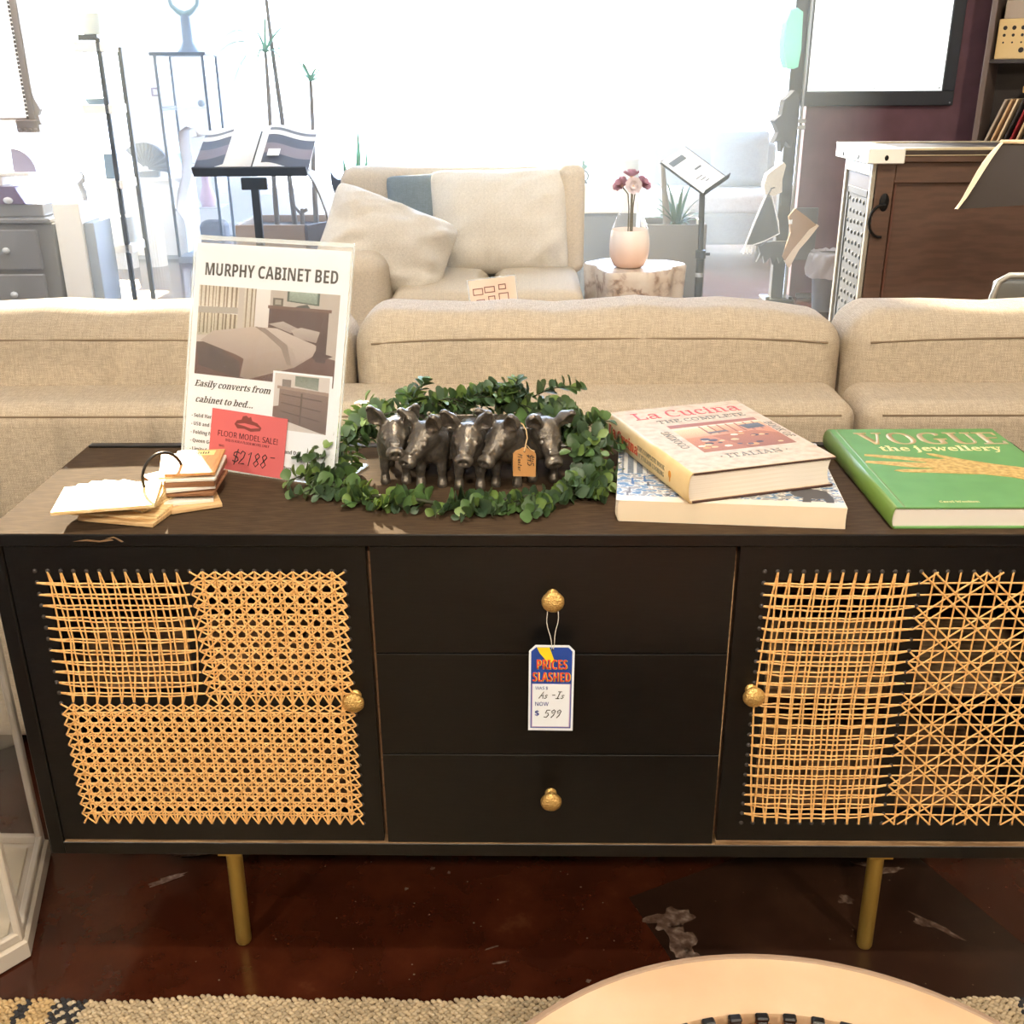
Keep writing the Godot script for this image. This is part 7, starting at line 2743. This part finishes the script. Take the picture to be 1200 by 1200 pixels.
	s = Shape.new()
	s.block(Vector3(-0.22, 0.58, -0.22), Vector3(0.27, 0.605, 0.22), 0.004)
	obj("top_panel", s, M.white_paint, t)
	s = Shape.new()
	s.block(Vector3(-0.19, 0, -0.19), Vector3(0.24, 0.03, 0.19))
	obj("plinth", s, mat(Color(0.6, 0.62, 0.64), 0.6), t)
	t = thing("fan_sculpture", "dark ribbed half round fan sculpture on the low white chest", "sculpture", Vector3(-2.96, 0.605, -7.1))
	for k in 12:
		var a := deg_to_rad(-2 + k * 12.0)
		s = Shape.new()
		var dirv := Vector3(cos(a), sin(a), 0)
		s.tube([Vector3(0.0, 0.06, 0) + dirv * 0.02, Vector3(0.0, 0.06, 0) + dirv * 0.19], [0.005, 0.0235], 8)
		obj("rib", s, mat(Color(0.16, 0.19, 0.24), 0.6), t)
	s = Shape.new()
	s.block(Vector3(-0.07, 0, -0.03), Vector3(0.1, 0.045, 0.03), 0.006)
	obj("base", s, mat(Color(0.16, 0.19, 0.24), 0.6), t)
	for e in [[-2.83, -6.7, 0.075, 0.44, "fluted white drum table standing right in front of the low white chest"], [-3.03, -6.62, 0.085, 0.21, "low fluted white drum stool behind the black ladder shelf"]]:
		t = thing("drum_table", e[4], "drum table", Vector3(e[0], 0, e[1]))
		s = Shape.new()
		s.smooth()
		var n := 96
		for k in n:
			var r0: float = e[2] * (1.0 + 0.035 * cos(k * 4 * TAU / 16.0))
			var r1: float = e[2] * (1.0 + 0.035 * cos((k + 1) * 4 * TAU / 16.0))
			var a0 := TAU * k / n
			var a1 := TAU * (k + 1) / n
			s.quad(Vector3(cos(a1) * r1, 0, sin(a1) * r1), Vector3(cos(a0) * r0, 0, sin(a0) * r0), Vector3(cos(a0) * r0, e[3] - 0.02, sin(a0) * r0), Vector3(cos(a1) * r1, e[3] - 0.02, sin(a1) * r1))
		obj("fluted_body", s, M.white_paint, t)
		s = Shape.new()
		s.lathe([Vector2(0.0, e[3] - 0.02), Vector2(e[2] * 1.05, e[3] - 0.02), Vector2(e[2] * 1.05, e[3]), Vector2(0.0, e[3])], 32)
		obj("tabletop", s, M.white_paint, t)
	# small plum frame on the wall
	t = thing("small_frame", "tiny plum picture frame on the far white wall", "picture frame", Vector3(-3.2, 1.2, -8.385))
	s = Shape.new()
	for e in [[-0.075, -0.035, 0.075, -0.022], [-0.075, 0.022, 0.075, 0.035], [-0.075, -0.022, -0.06, 0.022], [0.055, -0.022, 0.075, 0.022]]:
		s.block(Vector3(e[0], e[1], -0.012), Vector3(e[2], e[3], 0.012), 0.002)
	obj("frame", s, mat(Color(0.45, 0.3, 0.38), 0.6), t)
	s = Shape.new()
	s.block(Vector3(-0.06, -0.022, -0.01), Vector3(0.055, 0.022, -0.002))
	obj("picture_sheet", s, M.paper, t)


func lectern() -> void:
	var t := thing("book_stand", "black metal floor stand with a wide tray behind the poster", "stand", Vector3(-1.41, 0, -4.22))
	var s := Shape.new()
	s.block(Vector3(-0.2, 0, -0.15), Vector3(0.2, 0.012, 0.15), 0.003)
	obj("base", s, M.black_metal, t)
	s = Shape.new()
	s.block(Vector3(-0.024, 0.012, -0.03), Vector3(0.016, 0.83, 0.0), 0.004)
	s.block(Vector3(-0.07, 0.77, -0.035), Vector3(0.06, 0.83, 0.0), 0.004)
	obj("pole", s, M.black_metal, t)
	var tilt := Basis(Vector3.RIGHT, deg_to_rad(28))
	var bx := Transform3D(tilt, Vector3(-0.01, 0.85, 0.02))
	s = Shape.new()
	s.box(Vector3(0, 0.0, -0.19), Vector3(0.55, 0.014, 0.4), 0.003, bx)
	s.box(Vector3(0, 0.02, 0.012), Vector3(0.57, 0.05, 0.014), 0.003, bx)
	obj("tray", s, M.black_metal, t)
	var k := thing("open_catalogue", "open picture book with grey landscape photos on the black floor stand", "book", t.position, 0.0)
	for sd in [-1, 1]:
		s = Shape.new()
		s.smooth()
		var rows := []
		for i in 12:
			var u := i / 11.0
			var x: float = sd * (0.004 + 0.285 * u)
			var y := 0.012 + 0.04 * sin(PI * pow(u, 0.6)) * (1 - u * 0.5) + 0.004
			rows.append([bx * Vector3(x, y, 0.0), bx * Vector3(x, y, -0.37), bx * Vector3(x, 0.009, 0.0), bx * Vector3(x, 0.009, -0.37)])
		for i in 11:
			var p = rows[i]
			var q = rows[i + 1]
			if sd > 0:
				s.quad(p[0], q[0], q[1], p[1])
				s.quad(p[2], q[2], q[0], p[0])
			else:
				s.quad(q[0], p[0], p[1], q[1])
				s.quad(q[2], p[2], p[0], q[0])
		s.quad(rows[11][2], rows[11][3], rows[11][1], rows[11][0])
		obj("page_block", s, M.paper, k)
		# printed bands that follow the page
		for b in [[0.01, 0.1, Color(0.2, 0.19, 0.21)], [0.1, 0.19, Color(0.48, 0.42, 0.42)], [0.19, 0.27, Color(0.24, 0.23, 0.26)], [0.31, 0.335, Color(0.4, 0.4, 0.42)]]:
			s = Shape.new()
			s.smooth()
			var from := 2 if sd > 0 else 5
			for i in range(from, 11):
				var u0 := i / 11.0
				var u1 := (i + 1) / 11.0
				var pt := func(u: float, z: float) -> Vector3:
					var y := 0.017 + 0.04 * sin(PI * pow(u, 0.6)) * (1 - u * 0.5)
					return bx * Vector3(sd * (0.004 + 0.285 * u), y, -z - 0.012 * sin(u * 6.0))
				if sd > 0:
					s.quad(pt.call(u0, b[0]), pt.call(u1, b[0]), pt.call(u1, b[1]), pt.call(u0, b[1]))
				else:
					s.quad(pt.call(u1, b[0]), pt.call(u0, b[0]), pt.call(u0, b[1]), pt.call(u1, b[1]))
			obj("printed_photo", s, mat(b[2], 0.5), k)
	s = Shape.new()
	s.box(Vector3(0.11, 0.058, -0.1), Vector3(0.06, 0.003, 0.06), 0.0, bx)
	obj("white_note", s, M.paper, k)
	# white throw that hangs down at both ends
	var th := thing("white_scroll", "white roll of paper curling at the left end of the black floor stand", "paper", Vector3(-1.72, 0.83, -4.26))
	s = Shape.new()
	s.smooth()
	var curl := [Vector2(0.02, 0.19), Vector2(0.06, 0.2), Vector2(0.05, 0.235), Vector2(0.01, 0.245), Vector2(-0.03, 0.22), Vector2(-0.035, 0.16), Vector2(-0.03, 0.08), Vector2(-0.045, 0.0), Vector2(-0.075, -0.08), Vector2(-0.09, -0.15), Vector2(-0.06, -0.2), Vector2(-0.045, -0.26)]
	for i in curl.size() - 1:
		for e in [0.0, 0.004]:
			var p: Vector2 = curl[i] + Vector2(e, 0)
			var q: Vector2 = curl[i + 1] + Vector2(e, 0)
			if e == 0.0:
				s.quad(Vector3(p.x, p.y, 0.08), Vector3(p.x, p.y, -0.08), Vector3(q.x, q.y, -0.08), Vector3(q.x, q.y, 0.08))
			else:
				s.quad(Vector3(p.x, p.y, -0.08), Vector3(p.x, p.y, 0.08), Vector3(q.x, q.y, 0.08), Vector3(q.x, q.y, -0.08))
	obj("sheet", s, mat(Color(0.95, 0.95, 0.96), 0.7), th)
	th = thing("white_drape", "white cloth draped over the right end of the black floor stand", "cloth", Vector3(-1.13, 0.83, -4.26))
	s = Shape.new()
	s.smooth()
	curl = [Vector2(-0.03, 0.03), Vector2(0.0, 0.02), Vector2(0.025, -0.02), Vector2(0.05, -0.08), Vector2(0.075, -0.16), Vector2(0.09, -0.24)]
	for i in curl.size() - 1:
		for e in [0.0, 0.006]:
			var p: Vector2 = curl[i] - Vector2(e, e)
			var q: Vector2 = curl[i + 1] - Vector2(e, e)
			if e > 0.0:
				s.quad(Vector3(p.x, p.y, 0.07), Vector3(p.x, p.y, -0.1), Vector3(q.x, q.y, -0.1), Vector3(q.x, q.y, 0.07))
			else:
				s.quad(Vector3(p.x, p.y, -0.1), Vector3(p.x, p.y, 0.07), Vector3(q.x, q.y, 0.07), Vector3(q.x, q.y, -0.1))
	obj("cloth_sheet", s, M.linen_pale, th)
	# planter box with slender dracaenas
	t = thing("planter_box", "long taupe planter box with a dark end behind the black floor stand", "planter", Vector3(-1.42, 0, -5.05))
	s = Shape.new()
	var hh := 0.515
	s.block(Vector3(-0.3, 0, 0.13), Vector3(0.1, hh, 0.15), 0.004)
	s.block(Vector3(-0.3, 0, -0.35), Vector3(0.4, hh, -0.33), 0.004)
	s.block(Vector3(-0.3, 0, -0.33), Vector3(-0.28, hh, 0.13), 0.004)
	obj("box", s, mat(Color(0.62, 0.55, 0.48), 0.7), t)
	s = Shape.new()
	s.prism(poly([0.1, -0.15, 0.4, 0.35, 0.42, 0.34, 0.12, -0.16]), hh, Transform3D(Basis(Vector3.RIGHT, -PI / 2), Vector3(0, hh / 2, 0)), 0.004)
	obj("end_panel", s, mat(Color(0.34, 0.32, 0.32), 0.7), t)
	s = Shape.new()
	s.prism(poly([-0.28, -0.13, 0.1, -0.13, 0.38, 0.33, -0.28, 0.33]), 0.04, Transform3D(Basis(Vector3.RIGHT, -PI / 2), Vector3(0, 0.455, 0)))
	obj("soil", s, mat(Color(0.25, 0.22, 0.2), 0.95), t)
	rng.seed = 121
	var bark := mat(Color(0.48, 0.46, 0.43), 0.8)
	var lf := mat(Color(0.5, 0.66, 0.58), 0.5)
	lf.backlight_enabled = true
	lf.backlight = Color(0.4, 0.6, 0.5)
	var names := ["leftmost slender plant in the long taupe planter, with arching leaves", "second slender plant in the long taupe planter, slightly leaning", "short forked stump plant in the long taupe planter", "rightmost straight slender plant in the long taupe planter"]
	var stems := [[-0.09, 0.0, 0.02, 0.95], [0.005, -0.05, -0.06, 1.3], [0.075, 0.06, 0.0, 0.12], [0.12, -0.1, 0.03, 0.8]]
	for i in 4:
		var p := thing("dracaena", names[i], "plant", t.position + Vector3(stems[i][0], 0.475, stems[i][1]), 0.0, "")
		s = Shape.new()
		var tall: float = stems[i][3]
		var tip := Vector3(stems[i][2], tall, 0)
		s.tube([Vector3.ZERO, Vector3(stems[i][2] * 0.3, tall * 0.4, 0.01), Vector3(stems[i][2] * 0.8, tall * 0.75, 0), tip], [0.016, 0.014, 0.012, 0.009], 8)
		if i == 2:
			s.tube([Vector3(0, 0.08, 0), Vector3(-0.04, 0.13, 0), Vector3(-0.06, 0.19, 0)], [0.009, 0.007, 0.005], 6)
			s.tube([Vector3(0, 0.1, 0), Vector3(0.03, 0.115, 0)], [0.012, 0.01], 6)
		obj("stem", s, bark, p)
		if i == 2:
			continue
		for n in 11:
			var a := TAU * n / 11.0 + rng.randf_range(-.2, .2)
			s = Shape.new()
			var long := rng.randf_range(0.2, 0.34)
			blade(s, tip, tip + Vector3(cos(a) * long, rng.randf_range(-0.16, 0.2), sin(a) * long), 0.07, 0.015)
			obj("leaf", s, lf, p)
	# dark trough with turned-up ends and an agave
	t = thing("horned_trough", "dark trough with turned up ends behind the white pillow", "planter", Vector3(-1.0, 0, -4.68))
	s = Shape.new()
	s.prism(poly([-0.075, 0.7, 0.075, 0.7, 0.085, 0.75, 0.1, 0.82, 0.086, 0.805, 0.07, 0.785, -0.06, 0.785, -0.08, 0.8, -0.098, 0.83, -0.095, 0.76]), 0.14, Transform3D(), 0.005)
	obj("trough_body", s, mat(Color(0.13, 0.16, 0.22), 0.5), t)
	s = Shape.new()
	s.block(Vector3(-0.03, 0.0, -0.03), Vector3(0.03, 0.7, 0.03), 0.004)
	s.block(Vector3(-0.1, 0.0, -0.08), Vector3(0.1, 0.02, 0.08), 0.004)
	obj("pedestal", s, mat(Color(0.13, 0.16, 0.22), 0.5), t)
	p_agave()


func p_agave() -> void:
	var lf := mat(Color(0.4, 0.62, 0.52), 0.5)
	lf.backlight_enabled = true
	lf.backlight = Color(0.4, 0.6, 0.5)
	var p := thing("aloe", "tall pointed pale green leaf plant in the dark horned trough", "plant", Vector3(-0.98, 0.78, -4.68))
	for e in [[0.03, 0.26, 0.035], [-0.05, 0.11, 0.03], [0.07, 0.16, 0.025]]:
		var s := Shape.new()
		s.tube([Vector3(e[0] * 0.6, 0, 0), Vector3(e[0], e[1] * 0.5, 0), Vector3(e[0] * 1.1, e[1], 0)], [e[2] * 0.5, e[2] * 0.33, 0.002], 8)
		obj("leaf", s, lf, p)


func _ready() -> void:
	setup()
	make_materials()
	M.case_white = mat(Color(0.8, 0.76, 0.7), 0.5)
	room()
	glare_haze()
	sideboard()
	sofa()
	display_case()
	rug()
	stool()
	sale_tag()
	wood_samples()
	bed_sign()
	pig_planter()
	wreath()
	books()
	sofa_back()
	stump_and_vase()
	middle_right()
	post_and_bags()
	right_side()
	far_left()
	lectern()
